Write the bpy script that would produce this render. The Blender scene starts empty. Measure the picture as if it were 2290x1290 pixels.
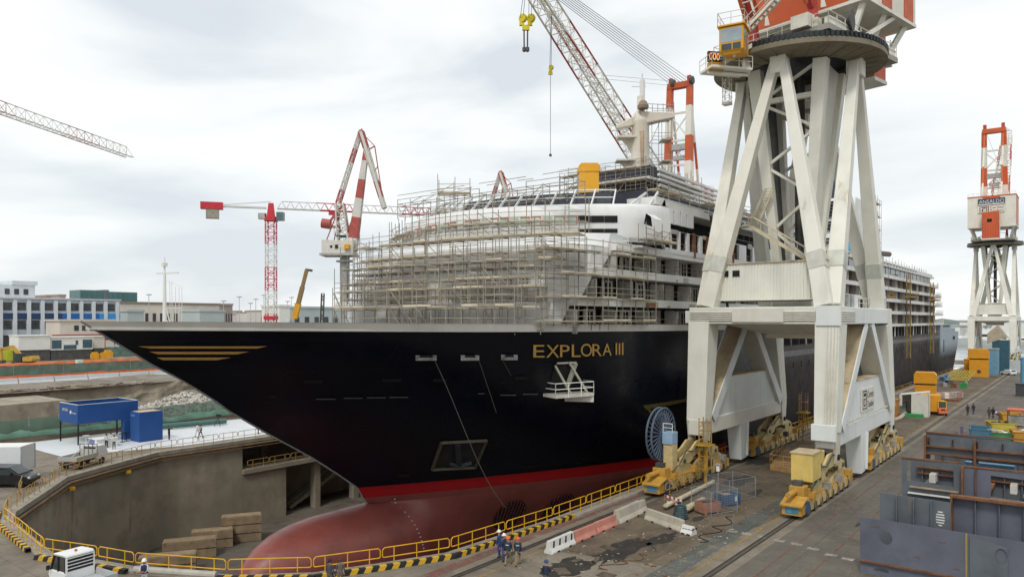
import bpy, bmesh, math, random
from mathutils import Vector, Matrix, geometry
random.seed(7)
S = bpy.context.scene
C = S.collection
rad = math.radians
PI = math.pi

# ------------------------------------------------------------------ camera
# world: +Y runs along the dry dock towards the stern, +X across the quay to the right, quay level z = 0
F_PX, CX_PX, HY_PX, CAM_H, TH = 1667.0, 1145.0, 715.0, 15.5, rad(37.8)
cT, sT = math.cos(TH), math.sin(TH)
cam_data = bpy.data.cameras.new('camera')
cam = bpy.data.objects.new('camera', cam_data)
C.objects.link(cam)
cam.location = (0, 0, CAM_H)
cam.rotation_euler = (rad(90), 0, TH)
cam_data.sensor_width = 36
cam_data.lens = 36 * F_PX / 2290
cam_data.shift_y = 70 / 2290
cam_data.clip_start = 0.5
cam_data.clip_end = 12000
S.camera = cam

# ------------------------------------------------------------------ sky: overcast, broken by greyer patches
w = bpy.data.worlds.new('World')
S.world = w
w.use_nodes = True
nt = w.node_tree
for n in list(nt.nodes):
    nt.nodes.remove(n)
def wn(t, **k):
    n = nt.nodes.new(t)
    for a, b in k.items():
        setattr(n, a, b)
    return n
SUN_EL, SUN_AZ = rad(52), rad(250)
wo = wn('ShaderNodeOutputWorld'); bg = wn('ShaderNodeBackground')
sky = wn('ShaderNodeTexSky', sky_type='NISHITA', sun_disc=False, sun_elevation=SUN_EL, sun_rotation=SUN_AZ)
tc = wn('ShaderNodeTexCoord'); mp = wn('ShaderNodeMapping')
mp.inputs['Rotation'].default_value = (0, 0, TH)
mp.inputs['Scale'].default_value = (1.0, 1.0, 3.1)
mp.inputs['Location'].default_value = (1.9, 8.8, 4.0)
nz = wn('ShaderNodeTexNoise'); nz.inputs['Scale'].default_value = 1.9; nz.inputs['Detail'].default_value = 8
nz.inputs['Roughness'].default_value = .47; nz.inputs['Distortion'].default_value = .35
rp = wn('ShaderNodeValToRGB')
e = rp.color_ramp.elements
e[0].position = .38; e[0].color = (6.3, 6.75, 7.1, 1)
e[1].position = .61; e[1].color = (9.55, 9.5, 9.15, 1)
em = rp.color_ramp.elements.new(.49); em.color = (8.2, 8.45, 8.45, 1)
mx = wn('ShaderNodeMix', data_type='RGBA'); mx.inputs['Factor'].default_value = .93
nt.links.new(tc.outputs['Generated'], mp.inputs['Vector'])
nt.links.new(mp.outputs[0], nz.inputs['Vector'])
nt.links.new(nz.outputs[0], rp.inputs[0])
nt.links.new(sky.outputs[0], mx.inputs['A'])
nt.links.new(rp.outputs[0], mx.inputs['B'])
nt.links.new(mx.outputs['Result'], bg.inputs[0])
bg.inputs[1].default_value = .1
nt.links.new(bg.outputs[0], wo.inputs[0])

sun_d = bpy.data.lights.new('sun', 'SUN')
sun = bpy.data.objects.new('sun', sun_d); C.objects.link(sun)
sun_d.energy = 1.4; sun_d.angle = rad(12); sun_d.color = (1, .96, .88)
sun.rotation_euler = (rad(90) - SUN_EL, 0, rad(20))      # light comes from behind the camera, over its right shoulder
S.view_settings.view_transform = 'Standard'; S.view_settings.look = 'None'
S.view_settings.exposure = 0.27; S.view_settings.gamma = 1
S.render.engine = 'CYCLES'

# ------------------------------------------------------------------ where a sight line meets a plane of the place
def ray(px, py):
    a = (px - CX_PX) / F_PX
    return Vector((a * cT - sT, a * sT + cT, (HY_PX - py) / F_PX))
def at(px, py, t): return Vector((0, 0, CAM_H)) + ray(px, py) * t
def gr(px, py, z=0.0):
    d = ray(px, py); return Vector((0, 0, CAM_H)) + d * ((z - CAM_H) / d.z)
def atX(px, py, X): return at(px, py, X / ray(px, py).x)
def atY(px, py, Y): return at(px, py, Y / ray(px, py).y)
def lat(u, d): return Vector((u * cT - d * sT, u * sT + d * cT, 0))     # u to the right, d away, in the view's own directions

# ------------------------------------------------------------------ materials
MATS = {}
def mat(name, col=(.5,.5,.5), rough=.7, metal=0.0, var=.12, sc=1.2, rust=0.0, rustc=(.16, .07, .03), streak=False, bump=0.0, dirt=0.0, spec=.4, emit=None, alpha=1, fine=0.0, worn=0.0):
    if name in MATS: return MATS[name]
    m = bpy.data.materials.new(name); m.use_nodes = True
    t = m.node_tree; b = t.nodes['Principled BSDF']; L = t.links.new
    b.inputs['Roughness'].default_value = rough; b.inputs['Metallic'].default_value = metal
    b.inputs['Specular IOR Level'].default_value = spec
    if emit: b.inputs['Emission Color'].default_value = (*emit[:3], 1); b.inputs['Emission Strength'].default_value = emit[3]
    g = t.nodes.new('ShaderNodeNewGeometry'); pos = g.outputs['Position']
    def noise(scale, detail=4, vec=None, rgh=.6):
        n = t.nodes.new('ShaderNodeTexNoise'); n.inputs['Scale'].default_value = scale; n.inputs['Detail'].default_value = detail
        n.inputs['Roughness'].default_value = rgh
        L(vec or pos, n.inputs['Vector']); return n.outputs[0]
    def rgb(v): 
        n = t.nodes.new('ShaderNodeRGB'); n.outputs[0].default_value = (*v, 1); return n.outputs[0]
    def mix(f, a, c):
        n = t.nodes.new('ShaderNodeMix'); n.data_type = 'RGBA'
        if isinstance(f, float): n.inputs['Factor'].default_value = f
        else: L(f, n.inputs['Factor'])
        L(a, n.inputs['A']); L(c, n.inputs['B']); return n.outputs['Result']
    def ramp(f, p0, p1, v0=0., v1=1.):
        n = t.nodes.new('ShaderNodeMapRange'); n.inputs[1].default_value = p0; n.inputs[2].default_value = p1
        n.inputs[3].default_value = v0; n.inputs[4].default_value = v1; L(f, n.inputs[0]); return n.outputs[0]
    lo = tuple(max(0, c * (1 - var)) for c in col); hi = tuple(min(1, c * (1 + var)) for c in col)
    out = mix(ramp(noise(sc), .35, .65), rgb(lo), rgb(hi))
    sv = None
    if streak or rust:
        mpn = t.nodes.new('ShaderNodeMapping'); mpn.inputs['Scale'].default_value = (1, 1, .12); L(pos, mpn.inputs['Vector']); sv = mpn.outputs[0]
    if streak:
        out = mix(ramp(noise(sc * 1.6, 5, sv), .5, .75, 0, .45), out, rgb(tuple(c * .62 for c in col)))
    if dirt:
        out = mix(ramp(noise(sc * .5, 6), .5, .72, 0, dirt), out, rgb(tuple(c * .4 for c in col)))
    if fine:
        out = mix(ramp(noise(sc * 14, 3), .35, .65, 0, fine), out, rgb(tuple(c * .6 for c in col)))
    if rust:
        out = mix(ramp(noise(sc * 1.1, 7, sv, .7), .66 - .2 * rust, .74 - .12 * rust), out, rgb(rustc))
    L(out, b.inputs['Base Color'])
    L(ramp(noise(sc * 2.3), .3, .7, max(0, rough - .1), min(1, rough + .1)), b.inputs['Roughness'])
    if bump:
        bn = t.nodes.new('ShaderNodeBump'); bn.inputs['Strength'].default_value = bump; bn.inputs['Distance'].default_value = .05
        L(noise(sc * 6, 6), bn.inputs['Height']); L(bn.outputs[0], b.inputs['Normal'])
    if alpha < 1: b.inputs['Alpha'].default_value = alpha
    if worn:
        n_ = t.nodes.new('ShaderNodeMath'); n_.operation = 'MULTIPLY'; L(ramp(noise(1.1, 8, None, .75), .36, .60, 1, 1-worn), n_.inputs[0]); L(ramp(noise(7, 5, None, .7), .45, .62, 1, 1-worn*.7), n_.inputs[1]); L(n_.outputs[0], b.inputs['Alpha'])
    m['n'] = 1
    MATS[name] = m
    return m
def netmat(name, col=None, sx=0, sz=0, fill=1):
    """woven or wire mesh: real gaps between the threads"""
    if name in MATS: return MATS[name]
    m = mat(name, col, .8, var=.25, sc=.5)
    t = m.node_tree; b = t.nodes['Principled BSDF']; L = t.links.new
    b.inputs['Alpha'].default_value = fill
    return m

WHITE = mat('white_paint', (.74, .74, .71), .45, var=.06, sc=.4, dirt=.12)
SHIPW = mat('ship_white', (.72, .73, .73), .42, var=.07, sc=.25, dirt=.15, streak=True)
CREAM = mat('crane_cream', (.74, .73, .655), .55, var=.07, sc=.35, dirt=.18, streak=True, rust=.12, rustc=(.42, .33, .17))
CREAM2 = mat('crane_cream_worn', (.62, .58, .46), .55, var=.1, sc=.5, streak=True, rust=.35, rustc=(.35, .2, .08))
RUSTW = mat('rust_washed_cream', (.5, .4, .26), .7, var=.25, sc=.4, streak=True, rust=.3)
ORANGE = mat('crane_orange', (.52, .10, .03), .55, var=.12, sc=.4, dirt=.2)
CRED = mat('crane_red', (.42, .05, .04), .55, var=.12, sc=.4, dirt=.2)
YEL = mat('safety_yellow', (.72, .40, .03), .5, var=.12, sc=1.5, rust=.18)
BYEL = mat('bogie_yellow', (.58, .46, .22), .6, var=.12, sc=2.2, streak=True, dirt=.25, rust=.35, rustc=(.3, .17, .05))
BYEL2 = mat('bogie_orange', (.50, .28, .05), .6, var=.15, sc=2.2, streak=True, dirt=.25, rust=.35, rustc=(.2, .1, .03))
CABY = mat('cab_yellow', (.68, .34, .02), .45, var=.08, sc=.6, dirt=.15)
BLACK = mat('black_rubber', (.012, .012, .014), .6)
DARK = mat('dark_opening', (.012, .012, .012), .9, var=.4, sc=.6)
DSTEEL = mat('dark_steel', (.09, .09, .085), .6, .3, var=.25, sc=1)
STEEL = mat('galvanised_steel', (.38, .38, .37), .5, .45, var=.2, sc=2)
SCAF = mat('scaffold_tube', (.30, .27, .22), .55, .3, var=.3, sc=.6, rust=.25, rustc=(.2, .12, .07))
BOARD = mat('scaffold_board', (.58, .51, .39), .8, var=.25, sc=.7, dirt=.3)
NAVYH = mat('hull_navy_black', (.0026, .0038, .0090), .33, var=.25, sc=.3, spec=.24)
BOOT = mat('boot_top_red', (.31, .006, .008), .55, var=.08, sc=.5)
ANTIF = mat('antifouling_red', (.225, .058, .047), .42, var=.2, sc=.3, streak=True, dirt=.3, spec=.5, bump=.06, fine=.12)
GOLD = mat('gold_lettering', (.48, .29, .08), .5, var=.06)
NAVYS = mat('navy_screen', (.020, .025, .040), .6, var=.3, sc=.4, dirt=.2)
CONC = mat('concrete_block', (.36, .33, .28), .9, var=.2, sc=1.2, dirt=.4, bump=.3, fine=.3)
GLASS = mat('window_glass', (.03, .045, .05), .12, var=.3, sc=.3, spec=.6)
BLUEP = mat('pavilion_blue', (.018, .075, .26), .45, var=.08, sc=.5)
PRIMER = mat('primer_blue_grey', (.115, .125, .162), .55, var=.2, sc=.5, dirt=.25, rust=.12, rustc=(.12, .13, .13))
PRIMER2 = mat('primer_grey', (.11, .125, .145), .6, var=.2, sc=.6, dirt=.3, rust=.2, rustc=(.16, .15, .13))
RUST = mat('rusty_steel', (.17, .075, .035), .85, var=.35, sc=1.5, dirt=.3)
WOOD = mat('weathered_timber', (.36, .27, .17), .85, var=.3, sc=1.5, dirt=.3, fine=.3)
SKIN = mat('skin', (.45, .27, .19), .6, var=.05)

# ------------------------------------------------------------------ mesh builder
ROOT = {}
class MB:
    def __init__(s): s.v = []; s.f = []; s.m = []; s.k = 0
    def add(s, vs, fs):
        o = len(s.v); s.v += [Vector(p) for p in vs]
        s.f += [tuple(i + o for i in f) for f in fs]; s.m += [s.k] * len(fs); return s
    def mi(s, k): s.k = k; return s
    def box(s, lo, hi):
        x0, y0, z0 = lo; x1, y1, z1 = hi
        return s.add([(x0,y0,z0),(x1,y0,z0),(x1,y1,z0),(x0,y1,z0),(x0,y0,z1),(x1,y0,z1),(x1,y1,z1),(x0,y1,z1)],
            [(3,2,1,0),(4,5,6,7),(0,1,5,4),(1,2,6,5),(2,3,7,6),(3,0,4,7)])
    def cbox(s, c, sz, rz=0, tilt=None):
        M = Matrix.Translation(Vector(c)) @ Matrix.Rotation(rz, 4, 'Z')
        if tilt is not None: M = M @ tilt
        x, y, z = (q / 2 for q in sz)
        n = len(s.v); s.box((-x,-y,-z),(x,y,z))
        for i in range(n, len(s.v)): s.v[i] = M @ s.v[i]
        return s
    def xf(s, M, n=0):
        for i in range(n, len(s.v)): s.v[i] = M @ s.v[i]
        return s
    def bar(s, p, q, w, h=None, w2=None, h2=None, up=(0,0,1)):
        """box-section member from p to q; w across, h along up"""
        p, q = Vector(p), Vector(q); h = w if h is None else h; w2 = w if w2 is None else w2; h2 = h if h2 is None else h2
        d = (q - p).normalized(); u = Vector(up)
        if abs(d.dot(u)) > .98: u = Vector((0, 1, 0)) if abs(d.y) < .9 else Vector((1, 0, 0))
        a = d.cross(u).normalized(); u = a.cross(d)
        vs = []
        for c, ww, hh in ((p, w, h), (q, w2, h2)):
            vs += [c - a*ww/2 - u*hh/2, c + a*ww/2 - u*hh/2, c + a*ww/2 + u*hh/2, c - a*ww/2 + u*hh/2]
        return s.add(vs, [(3,2,1,0),(4,5,6,7),(0,1,5,4),(1,2,6,5),(2,3,7,6),(3,0,4,7)])
    def tube(s, p, q, r, n=6, r2=None, cap=True):
        p, q = Vector(p), Vector(q); r2 = r if r2 is None else r2
        d = q - p
        if d.length < 1e-6: return s
        d.normalize(); a = d.orthogonal().normalized(); b = d.cross(a)
        vs = []
        for c, rr in ((p, r), (q, r2)):
            vs += [c + (a*math.cos(2*PI*i/n) + b*math.sin(2*PI*i/n))*rr for i in range(n)]
        fs = [(i, (i+1) % n, n+(i+1) % n, n+i) for i in range(n)]
        if cap: fs += [tuple(reversed(range(n))), tuple(range(n, 2*n))]
        return s.add(vs, fs)
    def path(s, pts, r, n=5):
        for a, b in zip(pts, pts[1:]): s.tube(a, b, r, n)
        return s
    def prism(s, poly, off):
        """closed outline (3D points) pushed along off"""
        poly = [Vector(p) for p in poly]; off = Vector(off); n = len(poly)
        tr = geometry.tessellate_polygon([poly])
        vs = poly + [p + off for p in poly]
        fs = [tuple(t) for t in tr] + [tuple(n + i for i in reversed(t)) for t in tr] + [((i+1) % n, i, n+i, n+(i+1) % n) for i in range(n)]
        return s.add(vs, fs)
    def plate(s, outer, holes, off):
        """flat plate with openings cut through it"""
        loops = [[Vector(p) for p in l] for l in [outer] + holes]; off = Vector(off)
        flat = [p for l in loops for p in l]; n = len(flat)
        tr = geometry.tessellate_polygon(loops)
        fs = [tuple(t) for t in tr] + [tuple(n + i for i in reversed(t)) for t in tr]; k = 0
        for l in loops:
            m = len(l); fs += [(k+(i+1) % m, k+i, n+k+i, n+k+(i+1) % m) for i in range(m)]; k += m
        return s.add(flat + [p + off for p in flat], fs)
    def lathe(s, c, prof, n=20, axis='Z'):
        """prof: (radius, height) pairs about an axis through c"""
        M = {'Z': Matrix.Identity(3), 'X': Matrix.Rotation(PI/2, 3, 'Y'), 'Y': Matrix.Rotation(-PI/2, 3, 'X')}[axis]
        c = Vector(c); vs = []
        for r, h in prof: vs += [c + M @ Vector((r*math.cos(2*PI*i/n), r*math.sin(2*PI*i/n), h)) for i in range(n)]
        k = len(prof)
        fs = [(j*n+i, j*n+(i+1) % n, (j+1)*n+(i+1) % n, (j+1)*n+i) for j in range(k-1) for i in range(n)]
        fs += [tuple(reversed(range(n))), tuple(range((k-1)*n, k*n))]
        return s.add(vs, fs)
    def grid(s, rows, mf=None):
        n = len(rows[0]); o = len(s.v)
        for r in rows: s.v += [Vector(p) for p in r]
        for j in range(len(rows)-1):
            for i in range(n-1):
                s.f.append((o+j*n+i, o+j*n+i+1, o+(j+1)*n+i+1, o+(j+1)*n+i)); s.m.append(mf(i, j) if mf else s.k)
        return s
    def build(s, name, mats, parent=None, smooth=None, loc=None, bevel=0, solid=False):
        me = bpy.data.meshes.new(name)
        off = Vector(ROOT[parent.name]) if parent is not None else (Vector(loc) if loc is not None else Vector((0,0,0)))
        me.from_pydata([tuple(p - off) for p in s.v], [], s.f)
        mats = mats if isinstance(mats, (list, tuple)) else [mats]
        for m in mats: me.materials.append(m)
        if len(mats) > 1: me.polygons.foreach_set('material_index', s.m)
        o = bpy.data.objects.new(name, me); C.objects.link(o)
        if parent is not None: o.parent = parent; ROOT[o.name] = off
        else: o.location = off; ROOT[o.name] = off
        if smooth is not None:
            me.polygons.foreach_set('use_smooth', [True]*len(me.polygons))
            me.set_sharp_from_angle(angle=rad(smooth))
        me.update()
        if solid:
            bm = bmesh.new(); bm.from_mesh(me); bmesh.ops.remove_doubles(bm, verts=bm.verts, dist=.0005)
            bmesh.ops.recalc_face_normals(bm, faces=bm.faces); bm.to_mesh(me); bm.free()
        if bevel:
            bv = o.modifiers.new('bevel', 'BEVEL'); bv.width = bevel; bv.segments = 2; bv.limit_method = 'ANGLE'; bv.angle_limit = rad(40)
        return o
def thing(name, label, cat, loc, group=None):
    o = bpy.data.objects.new(name, None); C.objects.link(o); o.location = loc
    o.empty_display_size = .3; ROOT[o.name] = Vector(loc)
    o['label'] = label; o['category'] = cat
    if group: o['group'] = group
    return o
def tag(o, label=None, cat=None, group=None, kind=None):
    if label: o['label'] = label
    if cat: o['category'] = cat
    if group: o['group'] = group
    if kind: o['kind'] = kind
    return o
def dup(root, loc, rz=None, label=None, group=None):
    r = root.copy(); C.objects.link(r); r.location = loc
    if rz is not None: r.rotation_euler = (0, 0, rz)
    if label: r['label'] = label
    if group: r['group'] = group
    for ch in list(root.children):
        c_ = ch.copy(); C.objects.link(c_); c_.parent = r
        for g in ch.children:
            d = g.copy(); C.objects.link(d); d.parent = c_
    return r
def text_mesh(s, size, ext=0.0):
    """lettering as flat polygons: list of (verts2d), faces"""
    cu = bpy.data.curves.new('lettering', 'FONT'); cu.body = s; cu.size = size; cu.extrude = ext; cu.resolution_u = 3
    o = bpy.data.objects.new('lettering', cu); C.objects.link(o)
    bpy.context.view_layer.update()
    me = bpy.data.meshes.new_from_object(o.evaluated_get(bpy.context.evaluated_depsgraph_get()))
    vs = [v.co.copy() for v in me.vertices]; fs = [tuple(p.vertices) for p in me.polygons]
    bpy.data.objects.remove(o); bpy.data.curves.remove(cu); bpy.data.meshes.remove(me)
    return vs, fs
def lettering(s, origin, ux, uz, size, width=None, m=None, parent=None, name='lettering', off=.03):
    """flat lettering laid on a face: origin at its lower left, ux along the line, uz up"""
    vs, fs = text_mesh(s, size)
    w0 = max(v.x for v in vs) - min(v.x for v in vs); x0 = min(v.x for v in vs)
    k = (width / w0) if width else 1
    ux, uz = Vector(ux).normalized(), Vector(uz).normalized(); nn = ux.cross(uz)
    mb = MB(); mb.add([Vector(origin) + ux*(v.x-x0)*k + uz*v.y + nn*off for v in vs], fs)
    return mb.build(name, m, parent)
def lerp(a, b, t): return a + (b - a) * t
def interp(x, tab):
    if x <= tab[0][0]: return tab[0][1]
    for (a, b), (c_, d) in zip(tab, tab[1:]):
        if x <= c_: return b + (d - b) * (x - a) / (c_ - a)
    return tab[-1][1]
def lattice(mb, p, q, w1, h1, w2, h2, nb, rc, rb, up=(0,0,1), band=None, brace=None):
    """four-chord lattice boom from p to q; band(i) gives the colour slot of bay i"""
    p, q = Vector(p), Vector(q); d = (q-p).normalized(); u = Vector(up)
    a = d.cross(u).normalized(); u = a.cross(d)
    def ring(t):
        c = p.lerp(q, t); ww = lerp(w1, w2, t)/2; hh = lerp(h1, h2, t)/2
        return [c - a*ww - u*hh, c + a*ww - u*hh, c + a*ww + u*hh, c - a*ww + u*hh]
    R = [ring(i/nb) for i in range(nb+1)]
    for i in range(nb):
        if band: mb.mi(band(i))
        for k in range(4):
            if brace is not None: mb.mi(band(i))
            mb.tube(R[i][k], R[i+1][k], rc, 5)
            if brace is not None: mb.mi(brace)
            k2 = (k+1) % 4
            if i % 2: mb.tube(R[i][k], R[i+1][k2], rb, 4)
            else: mb.tube(R[i][k2], R[i+1][k], rb, 4)
            mb.tube(R[i+1][k], R[i+1][k2], rb, 4)
    return mb
def trilattice(mb, p, q, w, h, nb, rc, rb, band=None):
    """tower crane jib: one top chord, two bottom chords"""
    p, q = Vector(p), Vector(q); d = (q-p).normalized(); a = d.cross(Vector((0,0,1))).normalized()
    R = [[p.lerp(q, i/nb) - a*w/2, p.lerp(q, i/nb) + a*w/2] for i in range(nb+1)]
    Tp = [p.lerp(q, (i+.5)/nb) + Vector((0,0,h)) for i in range(nb)]
    for i in range(nb):
        if band: mb.mi(band(i))
        for k in (0, 1):
            mb.tube(R[i][k], R[i+1][k], rc, 5); mb.tube(R[i][k], Tp[i], rb, 4); mb.tube(R[i+1][k], Tp[i], rb, 4)
        mb.tube(R[i][0], R[i][1], rb, 4); mb.tube(R[i][0], R[i+1][1], rb, 4)
        if i: mb.tube(Tp[i-1], Tp[i], rc, 5)
    return mb

# ================================================================== THE SETTING
def groundmat(name, base, alt, stain, light, joints=True, tracks=True, k=1.0):
    m = bpy.data.materials.new(name); m.use_nodes = True
    t = m.node_tree; b = t.nodes['Principled BSDF']; L = t.links.new
    b.inputs['Specular IOR Level'].default_value = .3
    g = t.nodes.new('ShaderNodeNewGeometry')
    def mapv(sc):
        n = t.nodes.new('ShaderNodeMapping'); n.inputs['Scale'].default_value = sc; L(g.outputs['Position'], n.inputs['Vector']); return n.outputs[0]
    def noise(v, s_, d=6, r=.62, dist=0):
        n = t.nodes.new('ShaderNodeTexNoise'); n.inputs['Scale'].default_value = s_; n.inputs['Detail'].default_value = d
        n.inputs['Roughness'].default_value = r; n.inputs['Distortion'].default_value = dist; L(v, n.inputs['Vector']); return n.outputs[0]
    def ramp(f, a, c, lo=0., hi=1.):
        n = t.nodes.new('ShaderNodeMapRange'); n.inputs[1].default_value = a; n.inputs[2].default_value = c
        n.inputs[3].default_value = lo; n.inputs[4].default_value = hi; L(f, n.inputs[0]); return n.outputs[0]
    def mix(f, a, c):
        n = t.nodes.new('ShaderNodeMix'); n.data_type = 'RGBA'
        if isinstance(f, float): n.inputs['Factor'].default_value = f
        else: L(f, n.inputs['Factor'])
        for s_, v in (('A', a), ('B', c)):
            if isinstance(v, tuple): n.inputs[s_].default_value = (*v, 1)
            else: L(v, n.inputs[s_])
        return n.outputs['Result']
    P = mapv((1, 1, 1)); T = mapv((1, .12, 1))
    o = mix(ramp(noise(P, .22), .38, .62), base, alt)
    o = mix(ramp(noise(P, 3.5, 5), .35, .7, 0, .35), o, tuple(c * .72 for c in base))
    if tracks:
        o = mix(ramp(noise(T, .8, 4), .52, .75, 0, .45), o, stain)
        o = mix(ramp(noise(T, 2.6, 3), .58, .72, 0, .3), o, light)
    o = mix(ramp(noise(P, .34 * k, 8, .7, .6), .53, .66, 0, .62), o, stain)
    o = mix(ramp(noise(P, .09, 5, .6, .4), .5, .62, 0, .4), o, stain)
    o = mix(ramp(noise(P, 1.1, 6, .7, .3), .62, .68, 0, .5), o, light)
    vo = t.nodes.new('ShaderNodeTexVoronoi'); vo.feature = 'DISTANCE_TO_EDGE'; vo.inputs['Scale'].default_value = .18; L(P, vo.inputs['Vector'])
    o = mix(ramp(vo.outputs['Distance'], .0, .006, .5, 0), o, tuple(c * .5 for c in stain))
    if joints:
        br = t.nodes.new('ShaderNodeTexBrick'); br.offset = 0; br.inputs['Scale'].default_value = 1
        br.inputs['Brick Width'].default_value = 5.; br.inputs['Row Height'].default_value = 6.; br.inputs['Mortar Size'].default_value = .03
        br.inputs['Color1'].default_value = br.inputs['Color2'].default_value = (0, 0, 0, 1); br.inputs['Mortar'].default_value = (1, 1, 1, 1)
        L(P, br.inputs['Vector']); o = mix(ramp(br.outputs['Color'], 0, 1, 0, .45), o, tuple(c * .45 for c in stain))
    L(o, b.inputs['Base Color']); L(ramp(noise(P, 1.7, 4), .3, .7, .62, .95), b.inputs['Roughness'])
    bn = t.nodes.new('ShaderNodeBump'); bn.inputs['Strength'].default_value = .35; bn.inputs['Distance'].default_value = .03
    L(noise(P, 9, 5), bn.inputs['Height']); L(bn.outputs[0], b.inputs['Normal'])
    return m
QUAY = groundmat('quay_concrete', (.245, .212, .165), (.172, .147, .112), (.095, .082, .065), (.33, .30, .25))
YARD = groundmat('yard_asphalt', (.155, .139, .113), (.116, .104, .086), (.066, .058, .048), (.23, .215, .18), k=.6)
DIRTY = groundmat('dirty_quay', (.165, .130, .090), (.115, .090, .064), (.040, .033, .026), (.29, .25, .185), k=1.3)
SOIL = groundmat('site_soil', (.26, .23, .19), (.17, .145, .115), (.10, .085, .065), (.40, .38, .34), False, False, 2)
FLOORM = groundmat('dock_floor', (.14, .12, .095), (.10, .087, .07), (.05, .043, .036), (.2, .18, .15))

DOCK = [(-32.9,300),(-32.9,47),(-33.6,36.3),(-35.5,32.1),(-37.4,28.4),(-41,25.1),(-46.6,22.4),(-49.7,21.6),(-54.2,20.2),
        (-65.4,21.6),(-68.4,22.8),(-75,27.7),(-79.5,31),(-81.8,35.1),(-86,43.4),(-86,300)]
PIT = [(-109.5,-200),(-109.5,318),(-181,318),(-178,240),(-182,190),(-179,140),(-183,100),(-180,60),(-182,10),(-180,-200)]
outer = [(-6000,-900),(3000,-900),(3000,332),(-700,332),(-700,6000),(-6000,6000)]
loops = [[Vector((x,y,0)) for x,y in l] for l in (outer, DOCK, PIT)]
tr = geometry.tessellate_polygon(loops); mb = MB()
mb.add([p for l in loops for p in l], [tuple(t) for t in tr])
tag(mb.build('ground', QUAY, solid=True), kind='structure')
def sheet(name, pts, z, m):
    mb = MB(); pts = [Vector((x, y, z)) for x, y in pts]
    mb.add(pts, [tuple(t) for t in geometry.tessellate_polygon([pts])])
    return tag(mb.build(name, m, solid=True), kind='structure')
sheet('yard_pavement', [(-17.4,-60),(60,-60),(60,330),(-17.4,330)], .004, YARD)
sheet('quay_apron', [(-29.6,41),(-21.2,43),(-19.2,60),(-19.2,330),(-29.6,330)], .004, DIRTY)
sheet('site_ground', [(-330,-400),(-185,-400),(-185,330),(-330,330)], .004, SOIL)
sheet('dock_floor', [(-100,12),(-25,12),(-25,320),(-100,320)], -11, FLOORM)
# pit floor, uneven
def hn(x, y):
    return .9*math.sin(x*.21+1.3*math.sin(y*.13)) + .6*math.sin(y*.33+x*.17) + .35*math.sin(x*.9+y*.7)
rows = [[(x, y, -5.6 + hn(x, y)*.7 + 2.2*max(0, (-160-x)/20)) for x in range(-186, -105, 3)] for y in range(-100, 322, 4)]
tag(MB().grid(rows).build('pit_terrain', SOIL, smooth=60), kind='structure')
# broken concrete faces of the pit
PW = mat('pit_wall_concrete', (.30,.26,.20), .9, var=.3, sc=.4, streak=True, dirt=.6, bump=.5, rust=.2, rustc=(.2,.13,.08))
random.seed(8)
rows = []
for zi in range(7):
    z = -7 + zi*7/6
    rows.append([(-181.5 + random.uniform(-.5,.5) + zi*-.25, y, z if zi < 6 else .03+random.uniform(0,.25)) for y in range(-100, 320, 2)])
pwl = MB().grid(rows).build('pit_wall', PW, loc=(-181,60,-6)); tag(pwl, 'broken concrete face of the excavation behind the pavilion', 'pit wall')
MB2 = MB(); MB2.add([(-109.5,-100,-7),(-109.5,318,-7),(-109.5,318,-.01),(-109.5,-100,-.01)], [(0,1,2,3)])
tag(MB2.build('pit_wall', PW, loc=(-109.5,60,-6)), 'near concrete side of the excavation below the green mesh fence', 'pit wall')
# site earth beyond the pit: low heaps and ruts
random.seed(3)
rows = []
for i in range(60):
    x = -186 - i*2.2
    rows.append([(x, y, .02 + max(0, .55*hn(x*1.3, y*.5) + .35*hn(y*.21, x*1.9)) * (.9 if i not in (0, 59) else 0)) for y in range(-60, 240, 3)])
tag(MB().grid(rows).build('site_terrain', SOIL, smooth=60), kind='structure')
# water beyond the quay
wm = mat('sea_water', (.12, .16, .17), .12, var=.15, sc=.02, spec=.5)
b_ = wm.node_tree.nodes['Principled BSDF']
tag(MB().add([(-699,331.5,-2.8),(5000,331.5,-2.8),(5000,9000,-2.8),(-699,9000,-2.8)], [(0,1,2,3)]).build('sea_water', wm), kind='structure')

# ---------------------------------------------------------------- dry dock walls
DW = mat('dock_wall_concrete', (.31, .272, .205), .85, var=.22, sc=.35, streak=True, dirt=.45, bump=.2, rust=.15, rustc=(.11, .085, .055))
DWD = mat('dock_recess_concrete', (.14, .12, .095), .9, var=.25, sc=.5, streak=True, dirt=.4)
dk = thing('dock_wall', 'weathered concrete wall of the dry dock curving round the bow', 'dock wall', (-59, 25, -11))
def wall_run(pts, z0, z1, th=.0):
    mb = MB()
    for (x0,y0),(x1,y1) in zip(pts, pts[1:]): 
        mb.add([(x0,y0,z0),(x1,y1,z0),(x1,y1,z1),(x0,y0,z1)], [(0,1,2,3)])
    return mb
wall_run(DOCK[:14], -11, -.3).build('quay_wall', DW, dk)
wall_run([(-81.8,35.1),(-86,43.4),(-86,54.4)], -11, -.3).build('upper_wall', DW, dk)
mb = MB()
mb.box((-93,54.4,-11),(-86.02,61,-4.3)); mb.box((-93,61,-11),(-92,300,-4.3))
mb.build('lower_wall', DW, dk)
mb = MB(); mb.box((-92.4,54.4,-4.3),(-85.7,300,-3.75)); mb.build('gallery_slab', DW, dk)
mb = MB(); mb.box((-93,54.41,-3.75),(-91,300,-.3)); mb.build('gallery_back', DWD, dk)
for y in range(60, 160, 9):
    MB().box((-90.2,y,-3.75),(-89.6,y+.6,-.3)).build('gallery_post', DWD, dk)
for y in (66, 73, 82, 91, 100, 109):
    MB().box((-87.4,y,-11),(-86.3,y+.9,-4.3)).build('column', DW, dk)
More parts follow.
